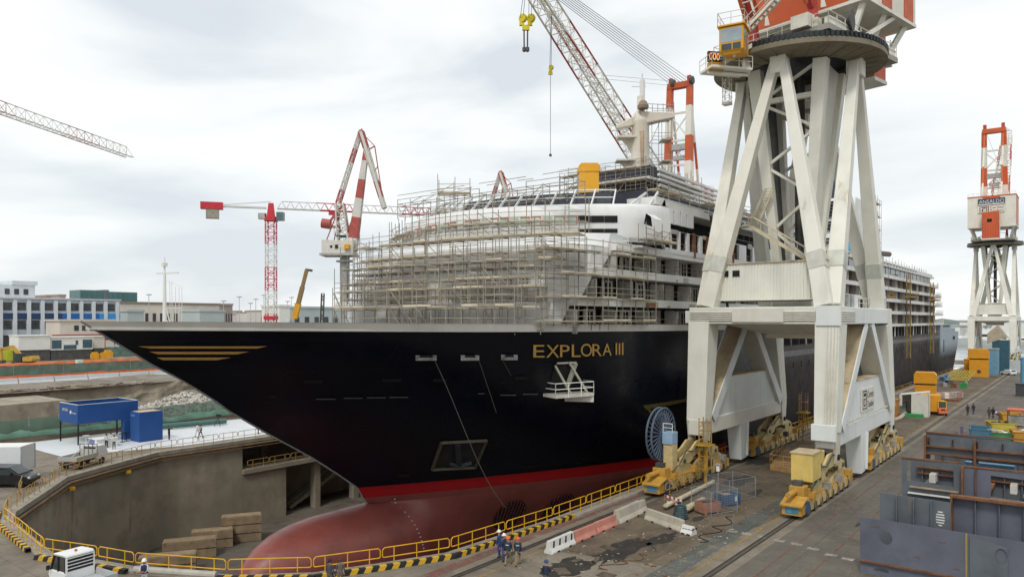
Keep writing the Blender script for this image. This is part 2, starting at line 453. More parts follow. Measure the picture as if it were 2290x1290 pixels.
# coping lip, pipe and service trench round the edge
mb = MB(); pts = DOCK
def offset_poly(pts, d):
    """move the dock edge outwards by d"""
    out = []
    for i, (x, y) in enumerate(pts):
        nn = Vector((0, 0))
        for a, b in ((i-1, i), (i, i+1)):
            if 0 <= a and b < len(pts):
                e_ = Vector(pts[b]) - Vector(pts[a]); nn += Vector((-e_.y, e_.x)).normalized()
        nn.normalize(); out.append((x + nn.x*d, y + nn.y*d))
    return out
if offset_poly(DOCK, 1)[0][0] < DOCK[0][0]: sgn = -1
else: sgn = 1
inn, out_ = offset_poly(DOCK, -.18*sgn), offset_poly(DOCK, .75*sgn)
for i in range(len(DOCK)-1):
    a, b, c_, d = inn[i], inn[i+1], out_[i+1], out_[i]
    mb.add([(a[0],a[1],-.34),(b[0],b[1],-.34),(c_[0],c_[1],-.34),(d[0],d[1],-.34),(a[0],a[1],.1),(b[0],b[1],.1),(c_[0],c_[1],.1),(d[0],d[1],.1)],
           [(3,2,1,0),(4,5,6,7),(0,1,5,4),(2,3,7,6)])
mb.build('coping', mat('coping_concrete', (.30,.27,.22), .85, var=.2, sc=1, dirt=.4, rust=.25, rustc=(.2,.12,.06)), dk)
ring2 = offset_poly(DOCK, -.32*sgn)
mb = MB(); mb.path([(x, y, -.55) for x, y in ring2[3:]], .13, 6); mb.path([(x, y, -.9) for x, y in ring2[8:]], .08, 6)
mb.build('service_pipe', mat('rusty_pipe', (.20,.125,.065), .75, var=.3, sc=1, dirt=.3), dk)
# stair going down in the recess
st = MB(); a, b = Vector((-88.5,63,-10.6)), Vector((-88.5,77,-4.3))
for o in (-.6, .6): st.bar(a+Vector((o,0,0)), b+Vector((o,0,0)), .12, .5)
for i in range(28): p = a.lerp(b, i/28); st.box((p.x-.6,p.y-.15,p.z),(p.x+.6,p.y+.15,p.z+.05))
st.build('dock_stair', mat('stair_concrete', (.26,.23,.17), .8, var=.2), dk)
for o in (-.6, .6): MB().tube(a+Vector((o,0,1)), b+Vector((o,0,1)), .05).build('stair_rail', DSTEEL, dk)
# small floodlights and a sign on the wall
for (x, y) in ((-83.6,38.6),(-79.6,31.3)):
    MB().cbox((x+.35,y+.1,-1.1),(.5,.5,.3)).build('floodlight', YEL, dk)
sg = gr(88,1140); 
mb = MB(); d_ = (Vector((-68.4,22.8,0))-Vector((-65.4,21.6,0))).normalized()

# ---------------------------------------------------------------- rails in the quay and painted marks
def strip(name, x0, x1, y0, y1, z, m): 
    return tag(MB().add([(x0,y0,z),(x1,y0,z),(x1,y1,z),(x0,y1,z)], [(0,1,2,3)]).build(name, m), kind='structure')
PINK = mat('worn_red_paint', (.27,.10,.085), .8, var=.2, sc=.8, dirt=.6, fine=.3, worn=.85)
LRED = mat('faded_red_line', (.27,.12,.09), .8, var=.2, sc=.8, dirt=.6, fine=.3, worn=.9)
LYEL = mat('yellow_line_paint', (.50,.30,.06), .8, var=.2, sc=.8, dirt=.6, fine=.3, worn=.8)
LBLUE = mat('worn_blue_paint', (.125,.160,.165), .85, var=.25, sc=.5, dirt=.6, fine=.3, worn=.9)
LWHT = mat('worn_white_paint', (.50,.48,.42), .8, var=.2, sc=1.2, dirt=.4, fine=.3, worn=.8)
strip('painted_walkway', -32.1, -31.2, 22, 330, .008, PINK)
strip('painted_line', -21.3, -19.8, 36, 75, .009, LBLUE)
strip('painted_line', -19.4, -19.25, 20, 330, .012, LYEL)
strip('painted_line', -29.2, -29.02, 30, 42, .008, LYEL)
for x in (-16.1, -13.6): strip('painted_line', x, x+.16, 15, 330, .009, LRED)
for i, (px, py) in enumerate([(1635,1187),(1668,1193),(1704,1200),(1740,1208),(1778,1216),(1815,1226),(1856,1240),(1893,1249)]):
    c0 = gr(px, py); x0, y0 = c0.x, c0.y
    strip('painted_dash', x0-.3, x0+.45, y0-.28, y0+.28, .013, LWHT)
for i in range(6):
    c0 = gr(2125+i*17, 923+i*2); strip('painted_dash', c0.x-.35, c0.x+.3, c0.y-.5, c0.y+.5, .013, LWHT)
GRV = mat('rail_groove', (.03,.028,.025), .8)
RAILM = mat('rail_steel', (.16,.13,.11), .45, .5, var=.2, sc=1)
for x in (-30.3, -18.3):
    for dx in (-.16, .16): strip('rail_groove', x+dx-.07, x+dx+.07, 5, 331, .0135, GRV)
    tag(MB().box((x-.045,5,0),(x+.045,331,.03)).build('crane_rail', RAILM, loc=(x,5,0)), 'long steel crane rail let into the quay ' + ('nearer the ship' if x < -25 else 'under the outer crane legs'), 'rail')

# ---------------------------------------------------------------- far shore, breakwater
HILL = mat('far_hill', (.13,.16,.15), .95, var=.25, sc=.01)
rows = []
for j in range(4):
    h = [0, .6, 1, .2][j]
    rows.append([(x, 2300 + j*160, -3 + h*(20 + 9*math.sin(x*.006) + 7*math.sin(x*.017+1) + 5*math.sin(x*.05))) for x in range(-3000, 3400, 60)])
tag(MB().grid(rows).build('far_hills', HILL, smooth=60), kind='structure')
rows = []
for j in range(4):
    h = [0, .6, 1, .2][j]
    rows.append([(-2600 - j*200, y, h*(34 + 10*math.sin(y*.005) + 9*math.sin(y*.013+1) + 4*math.sin(y*.06))) for y in range(200, 5200, 50)])
tag(MB().grid(rows).build('far_hills', HILL, smooth=60), kind='structure')
bw = MB(); bw.box((-60,640,-3),(600,652,1.6))
tag(bw.build('breakwater', mat('breakwater_stone', (.2,.18,.16), .9, var=.3, sc=.2), loc=(0,646,-2.8)), 'low dark stone breakwater across the harbour water', 'breakwater')
random.seed(5)
def boat(x, y, L_, rz, lab):
    t = thing('moored_boat', lab, 'boat', (x, y, -2.8), 'white boats moored along the breakwater')
    M = Matrix.Translation((x, y, -2.8)) @ Matrix.Rotation(rz, 4, 'Z')
    h = MB(); rows = []
    for i in range(7):
        u = i/6; b = L_*.12*(1-max(0, u-.5)**2*4)*1.0; xx = (u-.5)*L_
        rows.append([(xx, -b*.5, 0), (xx, -b, L_*.13), (xx, b, L_*.13), (xx, b*.5, 0)])
    h.grid(rows); h.add(rows[0], [(0,1,2,3)]); h.xf(M); h.build('hull', WHITE, t)
    c_ = MB(); c_.box((-L_*.35,-L_*.09,L_*.13),(L_*.15,L_*.09,L_*.22)); c_.box((-L_*.25,-L_*.07,L_*.22),(L_*.05,L_*.07,L_*.29)); c_.xf(M); c_.build('cabin', WHITE, t)
    c_ = MB(); c_.box((-L_*.3,-L_*.092,L_*.155),(L_*.1,L_*.092,L_*.2)); c_.xf(M); c_.build('window', GLASS, t)
    c_ = MB(); c_.tube((-L_*.1,0,L_*.29),(-L_*.12,0,L_*.5),.12); c_.xf(M); c_.build('mast', WHITE, t)
for (px, L_, lab) in [(2136,26,'small white boat moored behind the stern of the ship'),(2212,40,'largest white motor yacht between the far crane legs'),(2252,30,'white motor yacht moored right of the largest yacht'),(2283,26,'white boat moored at the right end of the breakwater')]:
    p = atY(px, 760, 632); boat(p.x, p.y, L_, .3, lab)
for (px, L_, h) in [(2262, 90, 14), (2140, 60, 9)]:
    p = atY(px, 740, 900)
    t = thing('harbour_shed', ('long white harbour shed behind the moored yachts' if L_ > 70 else 'small white harbour shed on the far shore behind the stern'), 'shed', (p.x, p.y, -1))
    MB().box((p.x-L_/2,p.y,-1),(p.x+L_/2,p.y+20,h)).build('wall', WHITE, t)
    MB().box((p.x-L_/2-1,p.y-1,h),(p.x+L_/2+1,p.y+21,h+1.2)).build('roof', mat('grey_roof', (.45,.46,.46), .7), t)

# ================================================================== BUILDINGS BEYOND THE SITE (left of the bow)
OFFW = mat('office_wall', (.40,.46,.52), .7, var=.08, sc=.2, streak=True)
OFFP = mat('office_pilaster', (.60,.64,.68), .7, var=.06, sc=.2)
BL1 = mat('dark_blue_band', (.02,.045,.12), .5); BL2 = mat('mid_blue_band', (.012,.12,.40), .5); BL3 = mat('light_blue_band', (.03,.27,.62), .5)
XO = -404.0
def face_y(px): return atX(px, 700, XO).y
y0, y1 = 60, face_y(268)
ob = thing('office_building', 'long grey blue office block with a blue banded facade behind the site', 'building', (XO, 120, 0))
MB().box((XO-40,y0,0),(XO,y1,25.4)).build('wall', OFFW, ob)
MB().box((XO-40.5,y0,25.4),(XO+.6,y1+.5,26.2)).build('roof', mat('roof_edge', (.5,.52,.53), .7), ob)
for (a, b, m_, nm) in ((y0, face_y(139), BL1, 'dark_blue_band'), (face_y(139), face_y(222), BL2, 'mid_blue_band'), (face_y(222), y1, BL3, 'light_blue_band')):
    MB().box((XO,a,15.8),(XO+.35,b,18.7)).build('facade_band', m_, ob)
yy = y1 - 2.2; k = 0
WD = mat('far_window', (.05,.055,.06), .3, var=.4, sc=.3)
while yy > 100:
    MB().box((XO,yy,0),(XO+.5,yy+1.7,25.0)).build('pilaster', OFFP, ob)
    for (za, zb) in ((20,23.8),(11,15.3),(2.6,8.2)):
        MB().box((XO,yy-4.0,za),(XO+.12,yy-.4,zb)).build('window', WD, ob)
    yy -= 5.9
pw = atX(30, 660, XO-12)
MB().box((XO-24,pw.y-8,26.2),(XO-8,pw.y+8,32.5)).build('penthouse', OFFP, ob)
MB().box((XO-25,pw.y-2,32.5),(XO-7.5,pw.y+9,34.4)).build('penthouse', OFFP, ob)
for i in range(3): MB().box((XO-7.9,pw.y-5+i*4,27.8),(XO-7.8,pw.y-3+i*4,30.5)).build('window', WD, ob)
TEAL = mat('teal_curtain_wall', (.05,.145,.15), .25, var=.12, sc=.1, spec=.6)
tb = thing('glass_office_tower', 'teal glass office building rising behind the grey office block', 'building', tuple(atX(243, 715, -640).xy)+(0,))
a, b = atX(179, 648, -640), atX(307, 648, -640)
z1 = a.z; ym = atX(232, 650, -640).y; yn = atX(244, 650, -640).y
for (q0, q1, dz, m_) in ((a.y, ym, 0, TEAL), (ym, yn, .6, mat('teal_core', (.13,.17,.17), .5)), (yn, b.y, -.8, TEAL)):
    MB().box((-660,q0,0),(-640,q1,z1+dz)).build('wall', m_, tb)
mul = MB()
q = a.y
while q < b.y: mul.box((-640,q,0),(-639.6,q+.35,z1-1)); q += 4.2
mul.build('mullion', mat('teal_mullion', (.09,.2,.2), .4), tb)
def simple_building(name, label, cat, px0, px1, py_top, X, depth, m_, roof=None, wins=0, z0=0, wz=None):
    p, q = atX(px0, py_top, X), atX(px1, py_top, X)
    t = thing(name, label, cat, (X, (p.y+q.y)/2, z0))
    z = atX((px0+px1)/2, py_top, X).z
    MB().box((X-depth,p.y,z0),(X,q.y,z)).build('wall', m_, t)
    MB().box((X-depth-.5,p.y-.5,z),(X+.5,q.y+.5,z+(z-z0)*.06)).build('roof', roof or m_, t)
    for i in range(wins):
        yw = lerp(p.y, q.y, (i+.3)/wins); d = (q.y-p.y)/wins*.45
        MB().box((X,yw,lerp(z0,z,.45)),(X+.15,yw+d,lerp(z0,z,.75))).build('window', WD, t)
    return t
BEIGE = mat('pale_plaster', (.62,.57,.50), .8, var=.08, sc=.1); PALEB = mat('pale_blue_cladding', (.42,.48,.48), .6, var=.05, sc=.1)
simple_building('warehouse', 'long pale beige warehouse with a brown flat roof left of the tower crane', 'warehouse', 268, 490, 681, -560, 60, BEIGE, mat('brown_roof', (.25,.2,.17), .8), 14)
simple_building('shed', 'pale blue gabled shed with a small sign in front of the beige warehouse', 'shed', 447, 502, 697, -470, 25, PALEB)
simple_building('shed', 'pale grey low shed just left of the ship foremast', 'shed', 285, 322, 697, -440, 25, PALEB)
simple_building('warehouse', 'white low warehouse beside the yellow telescopic boom', 'warehouse', 625, 648, 686, -420, 20, WHITE)
simple_building('warehouse', 'grey blue low warehouse behind the dark lattice boom', 'warehouse', 652, 780, 690, -430, 30, PALEB, None, 6)
simple_building('apartment_block', 'brownish block at the right end of the beige warehouse', 'building', 492, 520, 683, -600, 30, mat('brick_far', (.34,.27,.25), .8), None, 5)
t = simple_building('site_building', 'beige concrete site building partly hidden by the bow tip', 'building', 134, 255, 718, -372, 16, BEIGE, None, 0)
p = atX(150, 730, -372); wz0 = 7
for i in range(5):
    for z in (6.0, 10.5): MB().box((-372,p.y+3+i*3.4,z),(-371.85,p.y+5+i*3.4,z+2.4)).build('window', WD, t)
# mixed low town right of the warehouse and behind
random.seed(11)
for i in range(16):
    px = 505 + i*13 if i < 7 else 20 + (i-7)*28; Xd = -700 - random.random()*500
    top = random.uniform(696, 704) if i < 7 else random.uniform(662, 672)
    col = random.choice([(.5,.46,.43), (.6,.58,.56), (.46,.43,.41), (.55,.52,.48)])  # distance haze is put into the wall colour: washed-out greys
    simple_building('town_house', 'pale far town house on the skyline ' + random.choice(['with a flat roof', 'with small dark windows']) if 0 else 'far town house on the skyline behind the harbour', 'house', px, px+random.uniform(9,16), top, Xd, 30, mat('town%d' % (i % 5), col, .85), mat('town_roof', (.34,.28,.25), .9), 3)['group'] = 'far town houses on the skyline'
for i, px in enumerate((333, 500, 535, 560, 572, 590, 643, 652, 663)):
    p = atX(px, 660 + (i*37 % 23), -520)
    o = MB().tube((p.x,p.y,0), p, .35, 5, .2); o.box((p.x-1.4,p.y-1.4,p.z),(p.x+1.4,p.y+1.4,p.z+.7))
    tag(o.build('light_mast', mat('far_grey', (.45,.46,.47), .6), loc=(p.x,p.y,0)), 'tall thin grey light mast on the far skyline', 'light mast', 'light masts on the far skyline')
p = atX(52, 640, XO+6)

# ================================================================== THE SHIP
XC, YTIP, YST = -50.5, 20.55, 286.0
STEM = [(-.75,44.3),(-.1,43.75),(.87,43.14),(2.4,41.0),(4.14,38.41),(6.72,34.07),(8.76,30.83),(9.44,29.97),(11.25,27.28),(12.4,25.19),(13.6,23.37),(15.42,20.59)]
ZB = .87; ZR = -.15
def ystem(z): return interp(z, STEM)
def sheer(Y): return interp(Y, [(20,15.42),(45,15.2),(75,14.95),(98,14.9),(99,14.9)])
def strake(Y): return interp(Y, [(20,14.84),(45,14.55),(75,14.32),(99,14.3)])
def hb(Y, z):
    """half breadth of the hull"""
    u = (Y - ystem(max(z, -.75))) 
    f = max(0, min(1, (z - .87) / 13.6))
    Ln = lerp(40, 44.5, f); n = lerp(1.55, 2.7, f**.9)
    if u <= 0: return 0.0
    u = min(1, u / Ln); b = 16.0 * (1 - (1 - u)**n)
    if z < -.75:
        d = (-.75 - z) / 7.6; k = max(0, min(1, (Y - 44) / 80))
        b *= (1 - lerp(.75, .0, k) * d**1.2); b = b if z > -5.5 else b * math.sqrt(max(0, 1 - (min(1, (-5.5 - z) / 2.9))**2 * lerp(.3, .12, k)))
    if Y > 240: b *= 1 - .06 * ((Y-240)/46)**2 * max(0, 1 - max(z,0)/10)
    return b
def hx(Y, z): return XC + hb(Y, z)
ship = thing('cruise_ship', 'huge navy hulled cruise ship under construction in the dry dock', 'cruise ship', (XC, 150, -8.4))
# hull plating: columns run from the stem aft, rows follow fixed heights
def zrows(Y):
    s1, s0 = sheer(Y), strake(Y)
    if Y > 100: s1 = s0 = 11.75
    return s0, s1
ZS = [-.75, -.4, ZR, .35, ZB] + [ZB + (i/16) for i in range(0)] + [1.6, 2.4, 3.3, 4.2, 5.2, 6.2, 7.3, 8.4, 9.5, 10.6, 11.7, 12.7, 13.6]
US = [0, .004, .012, .025, .045, .07, .1, .14, .18, .23, .28, .34, .4, .46, .52, .58, .64, .7, .76, .82, .88, .94, 1]
hullm = [NAVYH, BOOT, ANTIF, mat('gunwale_grey', (.70,.69,.66), .5, var=.06, sc=.3, streak=True)]
# the after part is still in primer and grows pale towards the transom
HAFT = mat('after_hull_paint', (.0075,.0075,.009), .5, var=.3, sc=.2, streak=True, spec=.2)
def plate_seams(m, c_seam):
    t_ = m.node_tree; b0 = t_.nodes['Principled BSDF']; src0 = b0.inputs['Base Color'].links[0].from_socket
    g0 = t_.nodes.new('ShaderNodeNewGeometry'); s0 = t_.nodes.new('ShaderNodeSeparateXYZ'); cb = t_.nodes.new('ShaderNodeCombineXYZ')
    t_.links.new(g0.outputs['Position'], s0.inputs[0]); t_.links.new(s0.outputs['Y'], cb.inputs[0]); t_.links.new(s0.outputs['Z'], cb.inputs[1])
    br = t_.nodes.new('ShaderNodeTexBrick'); br.inputs['Scale'].default_value = 1; br.inputs['Brick Width'].default_value = 9.5; br.inputs['Row Height'].default_value = 2.35
    br.inputs['Mortar Size'].default_value = .02; br.inputs['Mortar Smooth'].default_value = .5
    br.inputs['Color1'].default_value = (0,0,0,1); br.inputs['Color2'].default_value = (.14,.14,.14,1); br.inputs['Mortar'].default_value = (1,1,1,1)
    t_.links.new(cb.outputs[0], br.inputs['Vector'])
    mx0 = t_.nodes.new('ShaderNodeMix'); mx0.data_type = 'RGBA'; mx0.inputs['B'].default_value = (*c_seam, 1)
    ml = t_.nodes.new('ShaderNodeMath'); ml.operation = 'MULTIPLY'; ml.inputs[1].default_value = .5; t_.links.new(br.outputs['Color'], ml.inputs[0])
    t_.links.new(ml.outputs[0], mx0.inputs['Factor']); t_.links.new(src0, mx0.inputs['A']); t_.links.new(mx0.outputs['Result'], b0.inputs['Base Color'])
    bp = t_.nodes.new('ShaderNodeBump'); bp.inputs['Strength'].default_value = .25; bp.inputs['Distance'].default_value = .03
    n0 = t_.nodes.new('ShaderNodeTexNoise'); n0.inputs['Scale'].default_value = .35; n0.inputs['Detail'].default_value = 2; t_.links.new(g0.outputs['Position'], n0.inputs['Vector'])
    ad = t_.nodes.new('ShaderNodeMath'); ad.operation = 'ADD'; t_.links.new(n0.outputs[0], ad.inputs[0]); t_.links.new(ml.outputs[0], ad.inputs[1]); t_.links.new(ad.outputs[0], bp.inputs['Height']); t_.links.new(bp.outputs[0], b0.inputs['Normal'])
plate_seams(NAVYH, (.014,.016,.022)); plate_seams(ANTIF, (.25,.10,.085)); plate_seams(HAFT, (.03,.03,.032))
ti = HAFT.node_tree; bb = ti.nodes['Principled BSDF']
src = bb.inputs['Base Color'].links[0].from_socket
g_ = ti.nodes.new('ShaderNodeNewGeometry'); sx = ti.nodes.new('ShaderNodeSeparateXYZ'); ti.links.new(g_.outputs['Position'], sx.inputs[0])
nz_ = ti.nodes.new('ShaderNodeTexNoise'); nz_.inputs['Scale'].default_value = .25; nz_.inputs['Detail'].default_value = 6
def mth(op, a, b):
    n = ti.nodes.new('ShaderNodeMath'); n.operation = op
    for i, v in enumerate((a, b)):
        if isinstance(v, (int, float)): n.inputs[i].default_value = v
        else: ti.links.new(v, n.inputs[i])
    return n.outputs[0]
def mrg(f, a, b, lo=0, hi=1):
    n = ti.nodes.new('ShaderNodeMapRange'); n.inputs[1].default_value = a; n.inputs[2].default_value = b; n.inputs[3].default_value = lo; n.inputs[4].default_value = hi
    ti.links.new(f, n.inputs[0]); return n.outputs[0]
def mxc(f, a, c_):
    n = ti.nodes.new('ShaderNodeMix'); n.data_type = 'RGBA'; ti.links.new(f, n.inputs['Factor']); ti.links.new(a, n.inputs['A']); n.inputs['B'].default_value = (*c_, 1); return n.outputs['Result']
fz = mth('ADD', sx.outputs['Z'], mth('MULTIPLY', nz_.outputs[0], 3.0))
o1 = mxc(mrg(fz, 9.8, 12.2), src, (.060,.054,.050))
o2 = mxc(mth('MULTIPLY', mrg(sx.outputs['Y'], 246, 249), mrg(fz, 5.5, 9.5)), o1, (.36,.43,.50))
ti.links.new(o2, bb.inputs['Base Color'])
NCOL = len(US)
for side in (1, -1):
    rows_f = []     # forward plating
    for zi in range(len(ZS) + 2):
        row = []
        for u in US:
            z = ZS[zi] if zi < len(ZS) else None
            ys = ystem(z if z is not None else (14.6 if zi == len(ZS) else 15.42)); Y = lerp(ys, 100, u)
            if z is None: z = strake(Y) if zi == len(ZS) else sheer(Y)
            ys = ystem(z); Y = lerp(ys, 100, u)
            bz = strake(lerp(ystem(14.6), 100, u)); row.append((XC + side*(hb(Y, z) if zi <= len(ZS) else hb(lerp(ystem(bz), 100, u), bz) + .04), Y, z))
        rows_f.append(row)
    def mf(i, j):
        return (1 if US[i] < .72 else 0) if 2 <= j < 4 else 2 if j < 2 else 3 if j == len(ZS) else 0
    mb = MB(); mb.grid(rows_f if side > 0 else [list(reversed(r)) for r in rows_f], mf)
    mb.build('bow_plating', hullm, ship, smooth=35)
    rows_a = []
    for z in ZS[:-2] + [11.75]:
        row = []
        for i in range(30):
            Y = 100 + (YST-100)*i/29
            if i == 29: Y -= 0
            row.append((XC + side*hb(Y, z), Y + (-.45*max(0, 8-z) if i == 29 else 0), z))
        rows_a.append(row)
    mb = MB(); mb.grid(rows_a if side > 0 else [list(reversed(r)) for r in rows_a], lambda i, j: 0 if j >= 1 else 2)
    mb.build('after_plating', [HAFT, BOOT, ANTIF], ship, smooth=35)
    # step of the bulwark down to the main deck
    mb = MB(); mb.add([(XC+side*16,100,11.75),(XC+side*16,104,11.75),(XC+side*16,101,14.3),(XC+side*16,100,14.9)], [(0,1,2,3)]); mb.build('bulwark_step', NAVYH, ship)
# underwater body with the bulbous bow
def bulb_top(Y): return interp(Y, [(31.6,-4.4),(31.9,-3.5),(32.6,-2.75),(33.6,-2.05),(35,-1.4),(36.5,-1.0),(38.5,-.78),(44,-.75),(400,-.75)])
def bulb_bot(Y): return interp(Y, [(31.6,-4.6),(31.9,-5.5),(32.6,-6.3),(33.6,-6.9),(35,-7.5),(37,-8.0),(40,-8.3),(400,-8.4)])
def bulb_hw(Y): return interp(Y, [(31.6,.05),(31.9,.9),(32.6,1.6),(33.6,2.2),(35,2.75),(37,3.15),(40,3.45),(46,3.6),(52,3.2),(60,2.0),(70,0)])
for side in (1, -1):
    rows = []
    for k in range(25):
        ph = -PI/2 + PI*k/24; row = []
        for Y in [31.6,31.75,31.9,32.2,32.6,33.1,33.6,34.3,35,36,37,38.5,40,42,44,46,48,50,53,56,60,64,68,72,78,85,92,100,130,160,200,240,270,284]:
            zt, zb = bulb_top(Y), bulb_bot(Y); zm = (zt+zb)/2; hh = (zt-zb)/2
            z = zm + hh*math.sin(ph)
            bw_ = bulb_hw(Y)*math.cos(ph); hw_ = hb(Y, z) if Y > 44.3 else 0
            if Y > 44.3: 
                q = 1.2; m_ = max(bw_, hw_); b = m_ + max(0, q-abs(bw_-hw_))**2/(4*q)*min(1, m_/2)
                b = b if k not in (24,) else hb(Y, -.75)
                if k == 0: b = hb(Y, z) if Y > 75 else 0
            else: b = bw_
            row.append((XC + side*b, Y, z))
        rows.append(row)
    MB().grid(rows if side > 0 else [list(reversed(r)) for r in rows]).build('underwater_hull', ANTIF, ship, smooth=50)
# draught marks down the bulb, thruster grilles
mb = MB()
for i in range(13):
    z = -.5 - i*.36; Y = 46.2 + .12*i; zt, zb = bulb_top(Y), bulb_bot(Y)
    sn = max(-1, min(1, (z-(zt+zb)/2)/((zt-zb)/2))); b = max(bulb_hw(Y)*math.cos(math.asin(sn)), hb(Y, z)) + .16
    mb.cbox((XC+b-.05, Y, z), (.1,.12,.09))
mb.build('draught_marks', mat('mark_pale', (.5,.44,.42), .6), ship)
for Yc in (57.0, 62.2):
    mb = MB(); 
    rr = 1.5; zc = -3.4; rows = []
    def hull_low(Y, z):
        zt, zb = bulb_top(Y), bulb_bot(Y); sn = max(-1, min(1, (z-(zt+zb)/2)/((zt-zb)/2)))
        return max(bulb_hw(Y)*math.cos(math.asin(sn)), hb(Y, z))
    for r in (0, .5, 1): rows.append([(XC+hull_low(Yc+rr*r*math.cos(a*PI/12), zc+rr*r*math.sin(a*PI/12))+.14, Yc+rr*r*math.cos(a*PI/12), zc+rr*r*math.sin(a*PI/12)) for a in range(25)])
    mb.grid(rows); o = mb.build('thruster_tunnel', DARK, ship)
    mb = MB()
    for i in range(9):
        y = -1.3 + i*.325; h = math.sqrt(max(0, rr*rr-y*y))
        mb.bar((XC+hull_low(Yc+y, zc-h)+.22, Yc+y+.3, zc-h), (XC+hull_low(Yc+y, zc+h)+.22, Yc+y-.3, zc+h), .08)
    m2 = mb.build('grille', ANTIF, o)
# stem bar, deck, transom, inner bulwark
mb = MB(); 
mb.path([(XC, y-.05, z) for z, y in STEM], .07, 6); mb.build('stem_bar', mat('stem_grey', (.22,.22,.22), .5), ship)
dl = []
for u in US: 
    Y = lerp(21.8, 100, u); dl.append((hb(Y, 14.2)-.25, Y))
mb = MB(); mb.grid([[(XC-b, Y, 14.25) for b, Y in dl], [(XC+b, Y, 14.25) for b, Y in dl]]); mb.build('fore_deck', mat('primed_deck', (.33,.33,.31), .7, var=.2, sc=.4, dirt=.3), ship)
mb = MB().add([(XC-15.8,100,11.7),(XC+15.8,100,11.7),(XC+15.8,286,11.7),(XC-15.8,286,11.7)], [(0,1,2,3)]); mb.build('main_deck', DSTEEL, ship)
for side in (1, -1):
    r0 = [(XC+side*(max(0,hb(Y,14.9)-.3)), Y, 14.25) for b, Y in dl]; r1 = [(XC+side*(max(0,hb(Y,14.9)-.3)), Y, sheer(Y)) for b, Y in dl]; sb = []
    for u in US:
        Y = lerp(20.59, 100, u); bz = strake(lerp(ystem(14.6), 100, u)); sb.append((hb(lerp(ystem(bz), 100, u), bz) + .04, Y))
    r0 = [(XC+side*max(0,b-.3), Y+.25, strake(Y)+.05) for b, Y in sb]; r1 = [(XC+side*max(0,b-.3), Y+.25, sheer(Y)) for b, Y in sb]; r2 = [(XC+side*b, Y, sheer(Y)) for b, Y in sb]
    MB().grid([r0, r1, r2]).build('bulwark_inside', hullm[3], ship)
mb = MB().add([(XC-15,283.2,2),(XC+15,283.2,2),(XC+15.6,286,11.75),(XC-15.6,286,11.75)], [(0,1,2,3)]); mb.build('transom', HAFT, ship)
# pale unpainted block of the stern rising above the main deck
SB = mat('stern_primer', (.36,.42,.48), .5, var=.1, sc=.3, streak=True, dirt=.2)
mb = MB(); mb.box((XC-15.7,250,11.7),(XC+15.75,271,14.1)); mb.build('stern_bulwark', SB, ship)
mb = MB(); mb.box((XC-15.7,271,11.7),(XC+15.6,281,12.9)); mb.build('stern_bulwark', SB, ship)
mb = MB()
for i in range(6): mb.box((XC+15.76,255+i*2.2,13.3),(XC+15.8,256.3+i*2.2,13.9))
mb.build('stern_window', DARK, ship)
mb = MB(); mb.box((XC+15.6,254,6),(XC+16.0,255.4,9.6)); mb.build('stern_recess', DARK, ship)
for i in range(2): 
    MB().cbox((XC+15.9,274+i*2.6,9.8),(.35,1.5,1.0)).build('stern_fairlead', DARK, ship)
# hull side ports in rows
for (Y0, n, dy, z, sz) in ((112,34,3.9,8.9,(.5,.9)),(110,20,6.5,5.9,(.35,.35))):
    mb = MB()
    for i in range(n): 
        Y = Y0 + i*dy; 
        if Y < 246: mb.cbox((hx(Y,z)-.02, Y, z), (.08, sz[0], sz[1]))
    mb.build('hull_ports', DARK, ship)
mb = MB()
for (za, y0_, y1_) in ((10.3,76,243),):
    for i in range(40):
        Y = lerp(y0_, y1_, i/40); Y2 = lerp(y0_, y1_, (i+1)/40); mb.bar((hx(Y,za)+.02,Y,za),(hx(Y2,za)+.02,Y2,za),.05)
mb.build('rubbing_strake', mat('strake_navy', (.02,.022,.03), .4), ship)

def on_hull(poly, off=.03, sub=1):
    """outline given in (Y, z), laid on the starboard bow plating"""
    out = []
    for (a, b), (c_, d) in zip(poly, poly[1:]+poly[:1]):
        for k in range(sub): y, z = lerp(a, c_, k/sub), lerp(b, d, k/sub); out.append((y, z))
    return [Vector((hx(y, z)+off, y, z)) for y, z in out]
def find_hull(px, py):
    """point where a sight line meets the starboard plating"""
    d = ray(px, py); lo, hi = 25., 130.
    f = lambda t: (lambda p: p.x - hx(p.y, p.z) if p.y > ystem(p.z) else 1)(Vector((0,0,CAM_H)) + d*t)
    t = lo
    while t < hi and f(t) > 0: t += .25
    a, b = t-.25, t
    for _ in range(30):
        m_ = (a+b)/2
        if f(m_) > 0: a = m_
        else: b = m_
    return Vector((0,0,CAM_H)) + d*a
def hull_patch(name, corners, m_, parent, off=.04, nu=10, nv=3):
    """four-cornered patch following the curve of the plating; corners are sight lines bl, br, tr, tl"""
    P = [find_hull(*c_) for c_ in corners]; rows = []
    for j in range(nv+1):
        row = []
        for i in range(nu+1):
            a = P[0].lerp(P[1], i/nu); b = P[3].lerp(P[2], i/nu); q = a.lerp(b, j/nv)
            row.append((hx(q.y, q.z)+off, q.y - off*.6, q.z))
        rows.append(row)
    return MB().grid(rows).build(name, m_, parent)
# gold bars of the bow emblem
for c_ in ([(336,779),(575,779),(597,774),(308,774)], [(353,792),(530,792),(557,786),(334,786)], [(365,805),(485,805),(517,799),(350,799)]):
    hull_patch('emblem_bar', c_, GOLD, ship, .05, 24)
